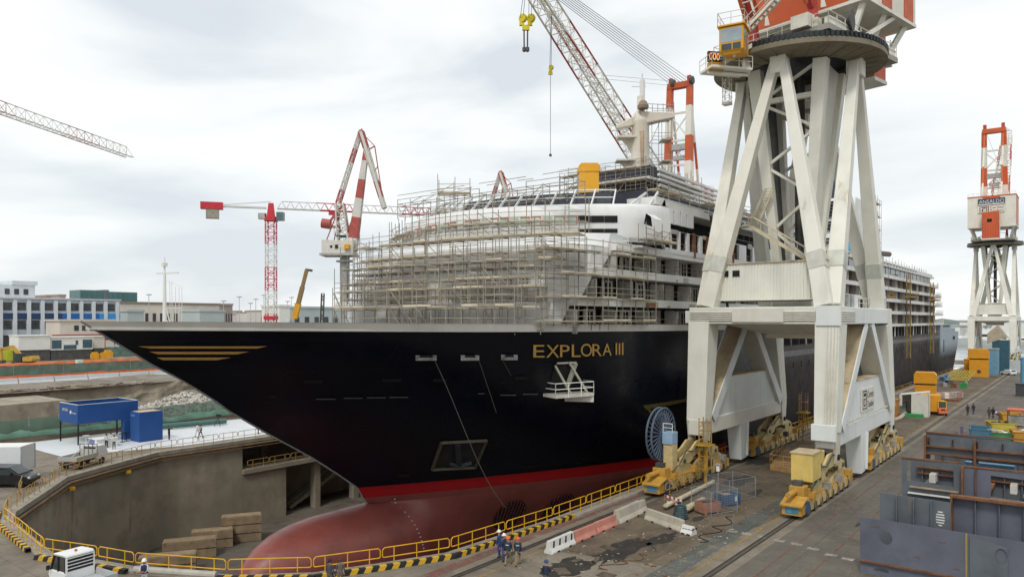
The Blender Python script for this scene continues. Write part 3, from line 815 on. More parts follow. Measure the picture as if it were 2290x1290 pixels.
# the name, letter by letter along the plating
for ch, xl, xr, yt, yb in [('E',1192,1217,771,799),('X',1221,1250,771,799),('P',1252,1273,771,798),('L',1278,1298,770,798),('O',1298,1323,768,797),('R',1324,1345,769,796),('A',1347,1367,768,795),('I',1376,1379.5,767,793),('I',1383,1386.5,767,793),('I',1390,1393.5,766,793)]:
    vs, fs = text_mesh(ch, 1.0)
    x0, x1 = min(v.x for v in vs), max(v.x for v in vs); z0, z1 = min(v.y for v in vs), max(v.y for v in vs)
    bl, br, tl, tr_ = find_hull(xl, yb), find_hull(xr, yb), find_hull(xl, yt), find_hull(xr, yt)
    out = []
    for v in vs:
        u, q = (v.x-x0)/(x1-x0), (v.y-z0)/(z1-z0)
        p = bl.lerp(br, u).lerp(tl.lerp(tr_, u), q); out.append((hx(p.y, p.z)+.05, p.y-.03, p.z))
    MB().add(out, fs).build('name_letter', GOLD, ship)
# mooring openings with pale rims
for (xa, xb, y_) in ((929,976,800),(1030,1071,800),(1120,1157,799)):
    o = hull_patch('mooring_port', [(xa,y_+6),(xb,y_+6),(xb,y_-6),(xa,y_-6)], mat('port_interior', (.36,.38,.37), .8, var=.5, sc=1.5, dirt=.5), ship, .05)
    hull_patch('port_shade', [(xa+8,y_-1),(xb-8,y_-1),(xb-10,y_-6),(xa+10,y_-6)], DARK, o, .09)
for (xa, xb, y_) in ((706,750,891),(768,810,889),(820,862,888),(870,912,887),(1117,1153,882),(1168,1202,880),(1068,1082,879)):
    hull_patch('hull_ledge', [(xa,y_+2),(xb,y_+2),(xb,y_-.5),(xa,y_-.5)], mat('ledge_grey', (.085,.09,.095), .5), ship, .12)
for (xa, xb, y_) in ((680,720,853),(855,897,850),(968,1000,850),(1150,1178,845),(603,618,886),(890,915,1062),(1176,1192,1042),(1285,1300,1034)):
    hull_patch('hull_recess', [(xa,y_+4),(xb,y_+4),(xb,y_-4),(xa,y_-4)], mat('recess_black', (.007,.007,.009), .6), ship, .05)
# anchor pocket: a sloped recess with a frame, the anchor inside
pc = [(965,1049),(1061,1044),(1086,984),(986,989)]
o = hull_patch('anchor_pocket', pc, mat('pocket_inside', (.018,.018,.018), .8, var=.4, sc=1), ship, .05)
P = [find_hull(*q) + Vector((.12,-.05,0)) for q in pc]
mb = MB()
for a, b in zip(P, P[1:]+P[:1]): mb.bar(a, b, .24, .24)
mb.build('pocket_frame', mat('frame_bronze', (.085,.075,.05), .6), o)
mb = MB(); q0, q1 = find_hull(1023,1040)+Vector((.18,0,0)), find_hull(1020,992)+Vector((.18,0,0))
mb.bar(q0, q1, .5, .3); a = find_hull(1000,1035)+Vector((.22,0,0)); b = find_hull(1050,1033)+Vector((.22,0,0))
mb.bar(q0, a, .35, .3); mb.bar(q0, b, .35, .3); mb.build('anchor', mat('anchor_grey', (.045,.05,.06), .5, .3), o)
# hull chevron in dull gold, cut off by the crane
for c_ in ([(1443,915),(1552,893),(1552,887),(1437,906)], [(1455,926),(1462,924),(1446,905),(1437,906)]):
    hull_patch('hull_chevron', c_, mat('dull_gold', (.10,.082,.02), .6), ship, .05)
# boarding platform folded out of the shell door
d0 = [find_hull(*q) for q in ((1233,862),(1288,862),(1288,809),(1240,812))]
o = hull_patch('shell_door', [(1226,868),(1275,868),(1287,808),(1241,812)], DARK, ship, .05)
A, B_ = find_hull(1216,884), find_hull(1300,868)
nrm = Vector((1, -.42, 0)).normalized(); al = (B_-A); al.z = 0; Ln_ = al.length; al.normalize()
base = A + Vector((0,0,-.1)); OUT = 1.9
mb = MB(); mb.prism([base, base+al*Ln_, base+al*Ln_+nrm*OUT, base+nrm*OUT], (0,0,.28))
mb.prism([base+al*Ln_*.55, base+al*Ln_, base+al*Ln_+nrm*OUT], (0,0,-.55)); mb.build('platform', mat('platform_white', (.55,.54,.48), .6, var=.15, dirt=.3, rust=.1), o)
mb = MB(); cs = [base, base+nrm*OUT, base+al*Ln_+nrm*OUT, base+al*Ln_]
for a, b in zip(cs, cs[1:]):
    for h in (.75, 1.25): mb.tube(a+Vector((0,0,h)), b+Vector((0,0,h)), .04)
    n_ = max(1, round((b-a).length/1.3))
    for i in range(n_+1): p = a.lerp(b, i/n_); mb.tube(p, p+Vector((0,0,1.25)), .04)
mb.build('platform_rail', WHITE, o)
mb = MB(); mb.bar(find_hull(1237,820)+Vector((.2,0,.1)), base+al*Ln_*.45+nrm*OUT*.8+Vector((0,0,.3)), .16); mb.bar(find_hull(1268,812)+Vector((.2,0,.1)), base+al*Ln_*.92+nrm*OUT*.7+Vector((0,0,.3)), .16)
mb.bar(find_hull(1284,812)+Vector((.15,0,0)), find_hull(1263,862)+Vector((.3,0,0)), .4, .3); mb.bar(find_hull(1244,812)+Vector((.1,0,0)), find_hull(1286,810)+Vector((.1,0,0)), .14)
mb.build('strut', mat('strut_beige', (.5,.48,.40), .6), o)
# mooring ropes hanging over the side
def rope(pts, r, nm='rope'):
    mb = MB(); mb.path(pts, r, 5)
    return mb.build(nm, mat('rope_grey', (.07,.065,.055), .9), ship)
p0 = find_hull(970,808)+Vector((.15,0,0)); p1 = gr(1180,1155) + Vector((-2.2,0,.4)); pts = []
for i in range(15):
    u = i/14; q = p0.lerp(p1, u); q.z -= 1.6*math.sin(PI*u)*u; pts.append(q)
rope(pts, .035)
for (xa, ya, xb, yb) in ((1068,806,1064,918),(1122,808,1137,838)):
    a, b = find_hull(xa, ya)+Vector((.15,0,0)), find_hull(xb, yb); b.x = max(b.x, a.x-.6)+.25; rope([a, b], .03)

# ---------------------------------------------------------------- superstructure
DZ = [14.25, 17.0, 19.7, 22.2, 24.8, 27.4]
def arc_pts(yc, k, hw, yback, n=28, pf=1.0):
    """plan outline of a deck house with a bulging front: from starboard aft round the front to port aft"""
    out = [(XC+hw, yback)]
    for i in range(n+1):
        x = lerp(hw, -hw*pf, i/n)
        e_ = max(0, abs(x)-((hw if x > 0 else hw*pf)-3.5))/3.5
        out.append((XC+x, yc + k*x*x + 1.2*e_**2.2))
    out.append((XC-hw*pf, yback)); return out
def house(name, outl, z0, z1, m_, rake=0, top=True):
    cy = sum(p[1] for p in outl)/len(outl)
    r0 = [(x, y, z0) for x, y in outl]; r1 = [(x, y+rake, z1) for x, y in outl]
    mb = MB().grid([r0, r1])
    if top: mb.add(r1, [tuple(t) for t in geometry.tessellate_polygon([[Vector(p) for p in r1]])])
    return mb.build(name, m_, ship, smooth=30)
SHELL = mat('front_plating', (.70,.71,.71), .5, var=.08, sc=.22, dirt=.25, streak=True, rust=.05, rustc=(.3,.25,.2))
TIERS = [(49.8,.003,14.95,14.25,17.0,.2), (51.5,.005,15.4,17.0,19.7,.3), (53.3,.008,15.4,19.7,22.2,.4), (54.6,.016,15.4,22.2,23.5,.5)]
YB = [51.9,55.0,58.4,63]
for ti_, (yc, k, hw, z0, z1, rk) in enumerate(TIERS):
    house('front_tier', arc_pts(yc, k, hw, YB[ti_], 28, (.78,.87,.95,1)[ti_]), z0, z1, SHELL, rk)
# bridge: a rounded band overhanging the tiers below, wings out to the ship's side
def band(prof, yc, k, hw, n=44):
    rows = []
    for (o_, z) in prof:
        row = []
        for i in range(n+1):
            x = lerp(hw, -hw, i/n); e_ = max(0, abs(x)-(hw-2.2))/2.2
            row.append((XC+x*(1+o_*.0), yc + k*x*x + o_ + 1.6*e_**2.5, z))
        rows.append([(XC+hw+.15-min(.6,abs(o_)*.25), 68.6, z)] + row + [(XC-hw-.15, 68.6, z)])
    return rows
BR = [(1.9,23.05),(.7,23.1),(.2,23.3),(.05,23.5),(.05,24.2),(.0,25.2),(.05,25.9),(.35,26.45),(.9,26.7),(2.2,26.8)]
mb = MB().grid(band(BR, 56.6, .0275, 17.2))
rt = band([(2.2,26.8)], 56.6, .0275, 17.2)[0]; mb.add(rt, [tuple(t) for t in geometry.tessellate_polygon([[Vector(p) for p in rt]])])
rb_ = band([(1.9,23.05)], 56.6, .0275, 17.2)[0]; mb.add(rb_, [tuple(reversed(t)) for t in geometry.tessellate_polygon([[Vector(p) for p in rb_]])])
bridge = mb.build('bridge', SHIPW, ship, smooth=32)
# window openings of the bridge, taped frames in green film
def br_pt(x, z, o_=-.05): return Vector((XC+x, 56.6 + .0275*x*x + o_ + 1.6*(max(0, abs(x)-15)/2.2)**2.5, z))
FILM = mat('green_window_film', (.42,.52,.46), .5, var=.1); TAPE = mat('red_tape', (.55,.16,.09), .7)
for i in range(-14, 15):
    x = i*1.02
    black = 12 <= i; wz = .3 if black else 0; ww_ = .5 if black else .42
    cs = [br_pt(x-ww_, 24.65+wz*.5), br_pt(x+ww_, 24.65+wz*.5), br_pt(x+ww_, 25.45), br_pt(x-ww_, 25.45)]
    cs2 = [p + Vector((0, -.03, 0)) for p in cs]
    f_ = MB().add(cs2, [(3,2,1,0) if 0 else (0,1,2,3)]); o = f_.build('bridge_window', DARK if black else (FILM if i % 4 else SHIPW), ship)
    if not black and i % 3:
        mb = MB()
        for a, b in ((3,2),(2,1)): mb.bar(cs2[a]+Vector((0,-.03,0)), cs2[b]+Vector((0,-.03,0)), .07)
        mb.build('window_tape', TAPE, o)
    if black: MB().add([p + Vector((0,-.03,-1.25 if k_ > 1 else -1.0)) for k_, p in enumerate(cs)], [(0,1,2,3)]).build('bridge_window', DARK, ship)
xw = XC+17.38
MB().add([(xw,62.9,24.5),(xw,64.6,24.4),(xw,64.3,25.5),(xw,63.3,25.5)], [(0,1,2,3)]).build('wing_window', DARK, ship)
MB().prism([(xw+.02,63.4,25.5),(xw+.02,65.1,25.5),(xw+.75,65.3,24.95),(xw+.75,63.7,24.95)], (0,0,.05)).build('wing_hatch', WHITE, ship)
mb = MB()
rows_ = [[tuple(br_pt(-16.6+i*.83, 22.62, -o_)) for i in range(41)] for o_ in (-1.2, .75)]
mb.grid(rows_); mb.grid([[(x, y, z-.22) for x, y, z in rw] for rw in rows_]); mb.grid([rows_[1], [(x, y, z-.22) for x, y, z in rows_[1]]]); mb.build('bridge_ledge', SHIPW, ship)
mb = MB()
for i in range(40):
    for h in (.35, .75): mb.tube(br_pt(-16.6+i*.83, 22.62+h, -.72), br_pt(-16.6+(i+1)*.83, 22.62+h, -.72), .04, 4)
    mb.tube(br_pt(-16.6+i*.83, 22.62, -.72), br_pt(-16.6+i*.83, 23.4, -.72), .04, 4)
mb.build('ledge_rail', SHIPW, ship)
# side: white fascia at every deck, recessed wall with doors and partitions
Y_AFT = [236, 250, 249, 247, 244, 234]
side_x = XC+16.0
FASC = mat('deck_fascia', (.70,.70,.68), .45, var=.06, sc=.3, dirt=.2, rust=.12, rustc=(.32,.2,.1))
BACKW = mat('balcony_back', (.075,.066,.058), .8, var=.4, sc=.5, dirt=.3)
PART = mat('balcony_partition', (.43,.42,.38), .75, var=.25, sc=.5, dirt=.25)
for i, z in enumerate(DZ):
    y_s = [100, 53.6, 56.6, 60.2, 68, 68][i]
    if i in (4,): y_s = 118
    h = .75 if i < 5 else .8
    if i == 0: continue
    MB().box((XC-16,y_s,z-.28),(side_x+.02,Y_AFT[i],z-.28+h)).build('deck_fascia', FASC, ship)
MB().box((XC-16,100.5,14.0),(side_x+.02,Y_AFT[1],14.6)).build('deck_fascia', FASC, ship)
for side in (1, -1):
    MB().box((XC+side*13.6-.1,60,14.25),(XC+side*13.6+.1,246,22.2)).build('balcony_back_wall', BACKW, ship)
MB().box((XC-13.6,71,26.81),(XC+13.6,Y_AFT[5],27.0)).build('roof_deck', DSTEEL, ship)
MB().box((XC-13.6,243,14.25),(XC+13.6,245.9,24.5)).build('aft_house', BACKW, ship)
# the front plating runs on round the corner and ends in slanted edges, one per deck
EDGE = [(14.25,16.72,52.0,54.0),(17.3,19.42,55.2,57.0),(20.0,22.0,58.6,60.6)]
for i, (z0, z1, ya, yb) in enumerate(EDGE):
    x_ = XC + TIERS[i][2]
    MB().prism([(x_+.01,ya-.6,z0),(x_+.01,ya-.15,z0),(x_+.01,ya,z0+.3),(x_+.01,yb,z1),(x_+.01,yb,DZ[i+1]),(x_+.01,ya-.6,DZ[i+1])], (-.25,0,0)).build('side_screen', SHELL, ship)
# white wall with door openings on the two upper decks forward
zl, zh = 22.4, 27.2
holes = []
def hole(y0_, y1_, z0_, z1_): holes.append([(side_x+.06, y0_, z0_), (side_x+.06, y1_, z0_), (side_x+.06, y1_, z1_), (side_x+.06, y0_, z1_)])
for (pa, pb, pt_, pbm) in ((1484,1498,521,552),(1501,1518,518,565),(1521,1536,522,568),(1541,1564,528,570),(1570,1585,533,575),(1636,1652,548,585),(1668,1682,553,590),(1700,1716,560,592)):
    A_, D_ = atX(pa, pbm, side_x), atX(pb, pt_, side_x); hole(A_.y, D_.y, max(22.9, A_.z), min(25, D_.z))
for (pa, pb) in ((1478,1488),(1491,1505),(1508,1520),(1523,1534),(1537,1550)):
    A_, D_ = atX(pa, 500, side_x), atX(pb, 500, side_x); hole(A_.y, D_.y, 25.5, 27.05)
MB().plate([(side_x+.06,70,zl),(side_x+.06,118,zl),(side_x+.06,118,27.85),(side_x+.06,70,27.85)], holes, (-.3,0,0)).build('upper_side_wall', mat('wall_panels', (.74,.74,.75), .5, var=.04, sc=.3, dirt=.1, rust=.06), ship)
mb = MB()
for y in range(82, 118, 2): mb.box((side_x+.06,y,25.4),(side_x+.065,y+.03,27.8))
for z in (25.4, 26.2, 27.0): mb.box((side_x+.06,81,z),(side_x+.0655,118,z+.03))
mb.build('panel_joints', mat('joint_grey', (.5,.47,.48), .7), ship)
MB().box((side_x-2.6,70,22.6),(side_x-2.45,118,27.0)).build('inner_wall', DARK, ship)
random.seed(21)
RUSTP = mat('rust_primer', (.2,.09,.05), .8, var=.4, sc=1)
for (ya, yb, za, zb) in ((77,78.2,22.7,25.0),(80.6,81.4,22.6,24.9),(88.2,89,22.3,24.9)):
    MB().box((side_x-.2,ya,za-.4),(side_x+.075,ya+.55,zb)).build('rust_patch', RUSTP, ship)
# forward cabin fronts: pale walls with windows behind the openings
for (z0, ys) in ((14.3,53.8),(17.05,57),(19.75,60.5)):
    y = ys; k = 0
    while y < 128:
        wdt = 3.3
        MB().box((side_x-1.7,y,z0),(side_x-1.62,y+wdt*.62,z0+2.2)).build('cabin_front', PART, ship)
        if (k + int(z0)) % 3 != 1:
            mb = MB(); mb.box((side_x-1.62,y+.35,z0+.3),(side_x-1.58,y+1.6,z0+1.95)); mb.build('cabin_window', DARK, ship)
            f_ = MB()
            for q in (y+.3, y+1.6, y+.95): f_.box((side_x-1.62,q-.04,z0+.25),(side_x-1.54,q+.04,z0+2.0))
            f_.build('window_frame', SHIPW, ship)
        if k % 2 == 0: MB().box((side_x-1.7,y-.15,z0),(side_x-.15,y,z0+2.1)).build('cabin_partition', PART, ship)
        y += wdt; k += 1
# deck rails, rust runs on the fascias, tan primer strips
random.seed(77)
for z, ya in ((14.6,56),(17.45,57.5),(20.15,61),(22.65,72)):
    mb = MB()
    for h in (.5, .95): mb.tube((side_x-.12,ya,z+h),(side_x-.12,128,z+h),.035,4)
    y = ya
    while y < 128: mb.tube((side_x-.12,y,z),(side_x-.12,y,z+.98),.035,4); y += 1.45
    mb.build('deck_rail', mat('rail_rust', (.22,.17,.13), .7, var=.4, sc=.6), ship)
for k_ in range(26):
    z = random.choice(DZ[1:5]); y = random.uniform(60,126); w_ = random.uniform(.25,2.4); h_ = random.uniform(.2,.7)
    MB().box((side_x+.03,y,z-.26),(side_x+.034+.001*k_,y+w_,z-.26+h_)).build('rust_patch', random.choice([RUSTP, mat('ochre_primer', (.50,.42,.27), .7, var=.15), RUSTP, mat('grey_primer', (.4,.4,.37), .7)]), ship)
# balcony partitions further aft, deck by deck
PARTS3 = [mat('partition_dark', (.10,.085,.07), .8, var=.3, sc=.6), mat('partition_mid', (.24,.22,.19), .8, var=.3, sc=.6), mat('partition_light', (.42,.41,.38), .8, var=.25, sc=.6)]
for lvl in range(1, 6):
    z0 = DZ[lvl-1] + (.5 if lvl > 1 else .36); z1 = DZ[lvl] - .29; y = 130.0; rest = MB(); n_ = 0
    y_end = min(Y_AFT[lvl], 244 if lvl < 5 else 232) - 1
    if lvl == 5:
        mb = MB()
        while y < y_end:
            mb.box((side_x-.5,y,z0+.1),(side_x-.42,y+4.6,z1-.1)); y += 5.2
        mb.build('dark_glazing', GLASS, ship); continue
    while y < y_end:
        b_ = MB().box((side_x-2.3,y,z0),(side_x-.22,y+.12,z1)); b_.box((side_x-2.34,y+.12,z0),(side_x-2.28,y+.7,z1))
        b_.build('balcony_partition', PARTS3[n_ % 3 if (n_*7+lvl) % 5 else 0], ship); n_ += 1; y += 2.9
# aft balconies step outwards below
for i, (z, ye) in enumerate(((14.1,257),(16.7,255.5),(19.3,254),(21.9,252.5),(24.5,247))):
    MB().box((XC-15.5,243,z),(side_x-.3,ye,z+.55)).build('aft_balcony', FASC, ship)
    mb = MB()
    for h in (.95, 1.45): mb.tube((side_x-.35,244,z+h),(side_x-.35,ye,z+h),.05)
    for q in range(7): y = lerp(244, ye, q/6); mb.tube((side_x-.35,y,z+.5),(side_x-.35,y,z+1.45),.05)
    mb.build('aft_rail', WHITE, ship)
# open promenade under the main superstructure: dark gap with clutter and pillars
for i in range(38):
    y = 108 + i*3.7; MB().box((side_x-.4,y,11.75),(side_x-.2,y+.18,14.0)).build('promenade_pillar', (FASC, PARTS3[1], PARTS3[0])[i % 3], ship)
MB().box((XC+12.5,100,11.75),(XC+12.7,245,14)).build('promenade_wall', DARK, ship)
MB().box((side_x-.3,99.8,10.2),(side_x+.05,246,11.0)).build('hull_shelf', mat('shelf_grey', (.15,.155,.155), .6, var=.2, sc=.5, dirt=.3), ship)
# roof edge brackets with lamps, upper navy house, slanted white stanchions over the bridge
for i in range(40):
    y = 80 + i*3.2; mb = MB()
    mb.tube((side_x-.4,y,27.9),(side_x+.9,y,27.35),.07); mb.tube((side_x+.9,y,27.35),(side_x+.75,y-.3,27.1),.12)
    mb.build('roof_bracket', mat('bracket_grey', (.20,.19,.17), .6, .3, var=.3), ship)
MB().box((XC-14.5,70,26.9),(side_x+.03,237,27.4)).build('roof_edge', FASC, ship)
NV = [(XC+12.8,84)] + [(XC+12.8-i*.8, 61+.022*(12.8-i*.8)**2) for i in range(22)]
MB().grid([[(x, y, 26.9) for x, y in NV], [(x-.1, y+.4, 28.3) for x, y in NV]]).build('navy_screen_wall', NAVYS, ship)
MB().box((XC-11.5,74,29.0),(XC+12.2,170,29.9)).build('upper_deck_house', NAVYS, ship)
mb = MB(); mb2 = MB()
for i in range(-8, 9):
    x = i*1.85; p = br_pt(x*.93, 26.7, 1.6); q = Vector((XC+x*.93*.94, p.y+2.0, 28.5)); MB().bar(p, q, .12, .22).build('slanted_stanchion', SHIPW, ship)
    if i < 8: 
        x2 = (i+1)*1.85; q2 = Vector((XC+x2*.93*.94, br_pt(x2*.93, 26.7, 1.6).y+2.0, 28.5)); mb2.tube(q, q2, .07); mb2.tube(p.lerp(q,.5), br_pt(x2*.93,26.7,1.6).lerp(q2,.5), .05)
for (x, s_) in ((15.2,1),(16.4,1)): MB().bar(br_pt(x, 26.7, 1.4), Vector((XC+x-1.6, 66+x*.3, 28.8)), .14, .25).build('slanted_stanchion', SHIPW, ship)
mb2.build('stanchion_rail', SHIPW, ship)
# mast: thick column, two arms, platforms, topmast
MASTW = mat('mast_cream', (.70,.66,.57), .5, var=.1, sc=.5, streak=True, dirt=.25, rust=.3, rustc=(.36,.24,.14))
mp_ = atX(1432, 340, XC); mx_, my = XC, mp_.y
mast = MB().lathe((mx_,my,0), [(1.35,35.5),(1.3,38),(1.22,43.2),(1.28,43.4),(1.28,43.7),(1.0,44.6),(.5,45.2),(.45,47.2)], 20).build('mast', MASTW, ship, smooth=40)
ud = lat(1, 0)
def arm(p, q, r1, r2): return MB().bar(p, q, r1, r1*.8, r2, r2*.8)
c0 = Vector((mx_, my, 43.9))
a1 = at(1507,259,c0.dot(Vector((0,0,0)))+ (-mx_*sT + my*cT)); a2 = at(1378,286,-mx_*sT + my*cT)
b1 = arm(c0, a1, 2.3, 1.0); b1.build('mast_arm', MASTW, mast, bevel=.15); arm(c0, a2, 1.9, .7).build('mast_arm', MASTW, mast, bevel=.15)
mb = MB()
for h in (.9, 1.5): mb.tube(c0+Vector((0,0,h+.8)), a1+Vector((0,0,h)), .05)
for i in range(6): p = c0.lerp(a1, .2+.16*i); mb.tube(p+Vector((0,0,.3)), p+Vector((0,0,1.9)), .05)
mb.build('arm_rail', STEEL, mast)
for (z, u) in ((41.3,-2.0),(38.0,-2.2)):
    c_ = Vector((mx_, my, z)) + ud*u
    MB().cbox(c_, (2.6,2.2,.25), TH).add([c_+ud*1.2+Vector((0,0,-.1)), c_-ud*.9+Vector((0,0,-.1)), c_+ud*1.2+Vector((0,0,-2.4))], [(0,1,2)]).build('mast_platform', MASTW, mast)
MB().lathe((mx_+.9,my-.9,45.1), [(.75,0),(.8,.4),(.5,1.0),(.2,1.2)], 14).build('radome', mat('radome_brown', (.26,.2,.15), .7), mast)
mb = MB(); mb.tube((mx_+.2,my+.2,45),(mx_+.2,my+.2,49.5),.4,8); mb.bar(Vector((mx_+.2,my+.2,48.6))-ud*1.5, Vector((mx_+.2,my+.2,48.6))+ud*.5, .1); mb.tube((mx_+.2,my+.2,49.5),(mx_+.2,my+.2,50.4),.12); mb.build('topmast', SHIPW, mast)
mb = MB(); mb.bar((mx_+.75,my-1.0,36),(mx_+.75,my-1.0,42),.6,.25); mb.build('rust_streak', mat('rust_streak', (.45,.34,.24), .8, var=.3, sc=1, streak=True), mast)
# mast house of stacked dark decks
for (z, hw, d, m_) in ((30,6.2,9,DSTEEL),(32.0,5.6,8,SHIPW),(32.8,5.4,7.6,DARK),(34.2,5.0,7,SHIPW),(35.0,4.6,6,NAVYS)):
    MB().box((mx_-hw,my-d,z-.9 if m_ is not SHIPW else z-.25),(mx_+hw,my+d*.8,z+.9 if m_ is not SHIPW else z+.1)).build('mast_house', m_, ship)
# slatted screen aft of the mast house
mb = MB(); 
for i in range(6):
    z = 30.4 + i*.75; mb.bar((XC+9.5-i*.25,82+i*.4,z),(XC+9.5-i*.25,112+i*.1,z-.4),.35,.3)
mb.build('slatted_screen', SHIPW, ship)
# funnel: white, louvred
FX, FY = XC, 195
MB().prism([(FX-6.5,FY-13,29),(FX-6.5,FY+10,29),(FX-6,FY+8,44.6),(FX-6,FY-7,44.6)], (13,0,0)).build('funnel', SHIPW, ship, bevel=.4)
mb = MB(); mb2 = MB()
for i in range(16):
    z = 31 + i*.82
    if i in (5, 6, 10): continue
    mb.box((FX+6.5,FY-9+i*.25,z),(FX+6.62,FY+7-i*.05,z+.36))
    mb2.box((FX-5.6,FY-13.15+i*.31,z),(FX+5.6,FY-12.6+i*.33,z+.34))
mb.build('funnel_louvre', DARK, ship); mb2.build('funnel_louvre', DARK, ship)
for (dx, r, h) in ((-1.2,1.15,49),(1.2,1.3,50.2),(-3,.8,47)):
    MB().tube((FX+dx,FY-2,44.5),(FX+dx,FY-2,h),r,14).build('exhaust_pipe', mat('exhaust_navy', (.05,.055,.075), .5), ship, smooth=40)
q = atX(1898, 545, side_x-3); MB().cbox((side_x-3,q.y,29.6),(5,8,3.0)).build('deck_cabin', mat('cyan_cabin', (.12,.42,.60), .5, var=.15, sc=.5), ship)
# yellow deck crane house and orange bin on the fore roof
q = at(1316, 405, 86)
yb = MB(); yb.cbox((q.x,q.y,30.9),(2.2,2.2,3.6),TH); yb.build('ventilator_trunk', CABY, ship, bevel=.06)
MB().prism([q+lat(-1.25,-1.2)+Vector((0,0,.9)), q+lat(1.25,-1.2)+Vector((0,0,.9)), q+lat(1.25,-1.2)+Vector((0,0,1.5)), q+lat(.95,-1.2)+Vector((0,0,1.85)), q+lat(-.95,-1.2)+Vector((0,0,1.85)), q+lat(-1.25,-1.2)+Vector((0,0,1.5))], lat(0,2.4)).build('trunk_cowl', CABY, ship, bevel=.05)
MB().cbox((q.x-.3,q.y+.2,29.2),(3.2,2.6,1.1),TH).build('orange_bin', BYEL2, ship)
# fore deck mast with its lattice of lines, hatch and timber stack
fm = atX(368, 716, XC); fy = fm.y
f_ = MB(); f_.tube((XC,fy,14.2),(XC,fy,18.4),.16,10,.1); f_.tube((XC,fy,18.4),(XC,fy,19.8),.1,8,.03); f_.bar(Vector((XC,fy,18.7))-lat(.55,0), Vector((XC,fy,18.75))+lat(.95,0), .14,.08); f_.cbox((XC,fy,19.3),(.3,.3,.25))
fmo = f_.build('foremast', WHITE, ship)
mb = MB()
for u in (.35,.5,.75,1.0,1.2): mb.tube(Vector((XC,fy,18.2 if u < .6 else 17.8))+lat(u,0), Vector((XC,fy,14.3))+lat(u*.9+.1,0), .018, 4)
mb.tube(Vector((XC,fy,18.2)), Vector((XC,fy,17.8))+lat(1.2,0), .02,4); mb.tube(Vector((XC,fy,16.3)), Vector((XC,fy,16.3))+lat(1.15,0), .02,4)
mb.tube(Vector((XC,fy,16.8)), Vector((XC,fy,14.3))+lat(.6,0), .04,4); mb.tube(Vector((XC,fy,15.6)), Vector((XC,fy,14.3))+lat(1.1,0), .05,4)
mb.build('foremast_ladder', WHITE, fmo)

# ================================================================== CRANES
PANEL = mat('panel_white', (.72,.745,.735), .5, var=.06, sc=.35, streak=True, dirt=.15, rust=.05, rustc=(.4,.33,.2))
CWHITE = mat('crane_white', (.70,.68,.60), .5, var=.08, sc=.4, dirt=.15, streak=True, rust=.15, rustc=(.45,.3,.15))
ROPE = mat('steel_rope', (.11,.11,.115), .6, .3)
PIPE = mat('conduit_pale', (.62,.60,.52), .5, var=.1)
SIGNW = mat('sign_board', (.66,.64,.56), .6, var=.1); SIGNK = mat('sign_black', (.02,.02,.025), .6); SIGNB = mat('sign_navy', (.05,.07,.12), .6)
def rail_line(mb, pts, h=1.1, mid=True, r=.04, step=1.6):
    for a, b in zip(pts, pts[1:]):
        a, b = Vector(a), Vector(b)
        mb.tube(a+Vector((0,0,h)), b+Vector((0,0,h)), r, 5)
        if mid: mb.tube(a+Vector((0,0,h*.52)), b+Vector((0,0,h*.52)), r*.8, 5)
        n = max(1, round((b-a).length/step))
        for i in range(n+1): p = a.lerp(b, i/n); mb.tube(p, p+Vector((0,0,h)), r, 5)
    return mb
def maker_sign(c, ux, uz, w, h, parent):
    """cream board, boxed emblem at its left, the maker's two words at its right"""
    ux, uz = Vector(ux), Vector(uz); nn = ux.cross(uz); c = Vector(c)
    mb = MB(); mb.bar(c - ux*w/2, c + ux*w/2, .08, h, up=uz); b = mb.build('sign_board', SIGNW, parent)
    o = c - ux*w/2 - uz*h/2 + nn*.05
    R = lambda x0, z0, x1, z1: [o+ux*x0*w+uz*z0*h, o+ux*x1*w+uz*z0*h, o+ux*x1*w+uz*z1*h, o+ux*x0*w+uz*z1*h]
    mb = MB()
    for q in ((.06,.08,.09,.92),(.09,.08,.40,.13),(.09,.86,.40,.92),(.14,.66,.30,.80),(.37,.08,.40,.92),(.14,.22,.19,.56),(.19,.22,.28,.28),(.19,.50,.28,.56),(.31,.22,.34,.80)):
        mb.add(R(*q), [(0,1,2,3)])
    mb.build('sign_emblem', SIGNK, b)
    lettering('Ceretti', o+ux*w*.44+uz*h*.56, ux, uz, h*.42, w*.5, SIGNK, b, 'sign_lettering', .01)
    lettering('Tanfani', o+ux*w*.44+uz*h*.12, ux, uz, h*.42, w*.5, SIGNK, b, 'sign_lettering', .01)
    return b
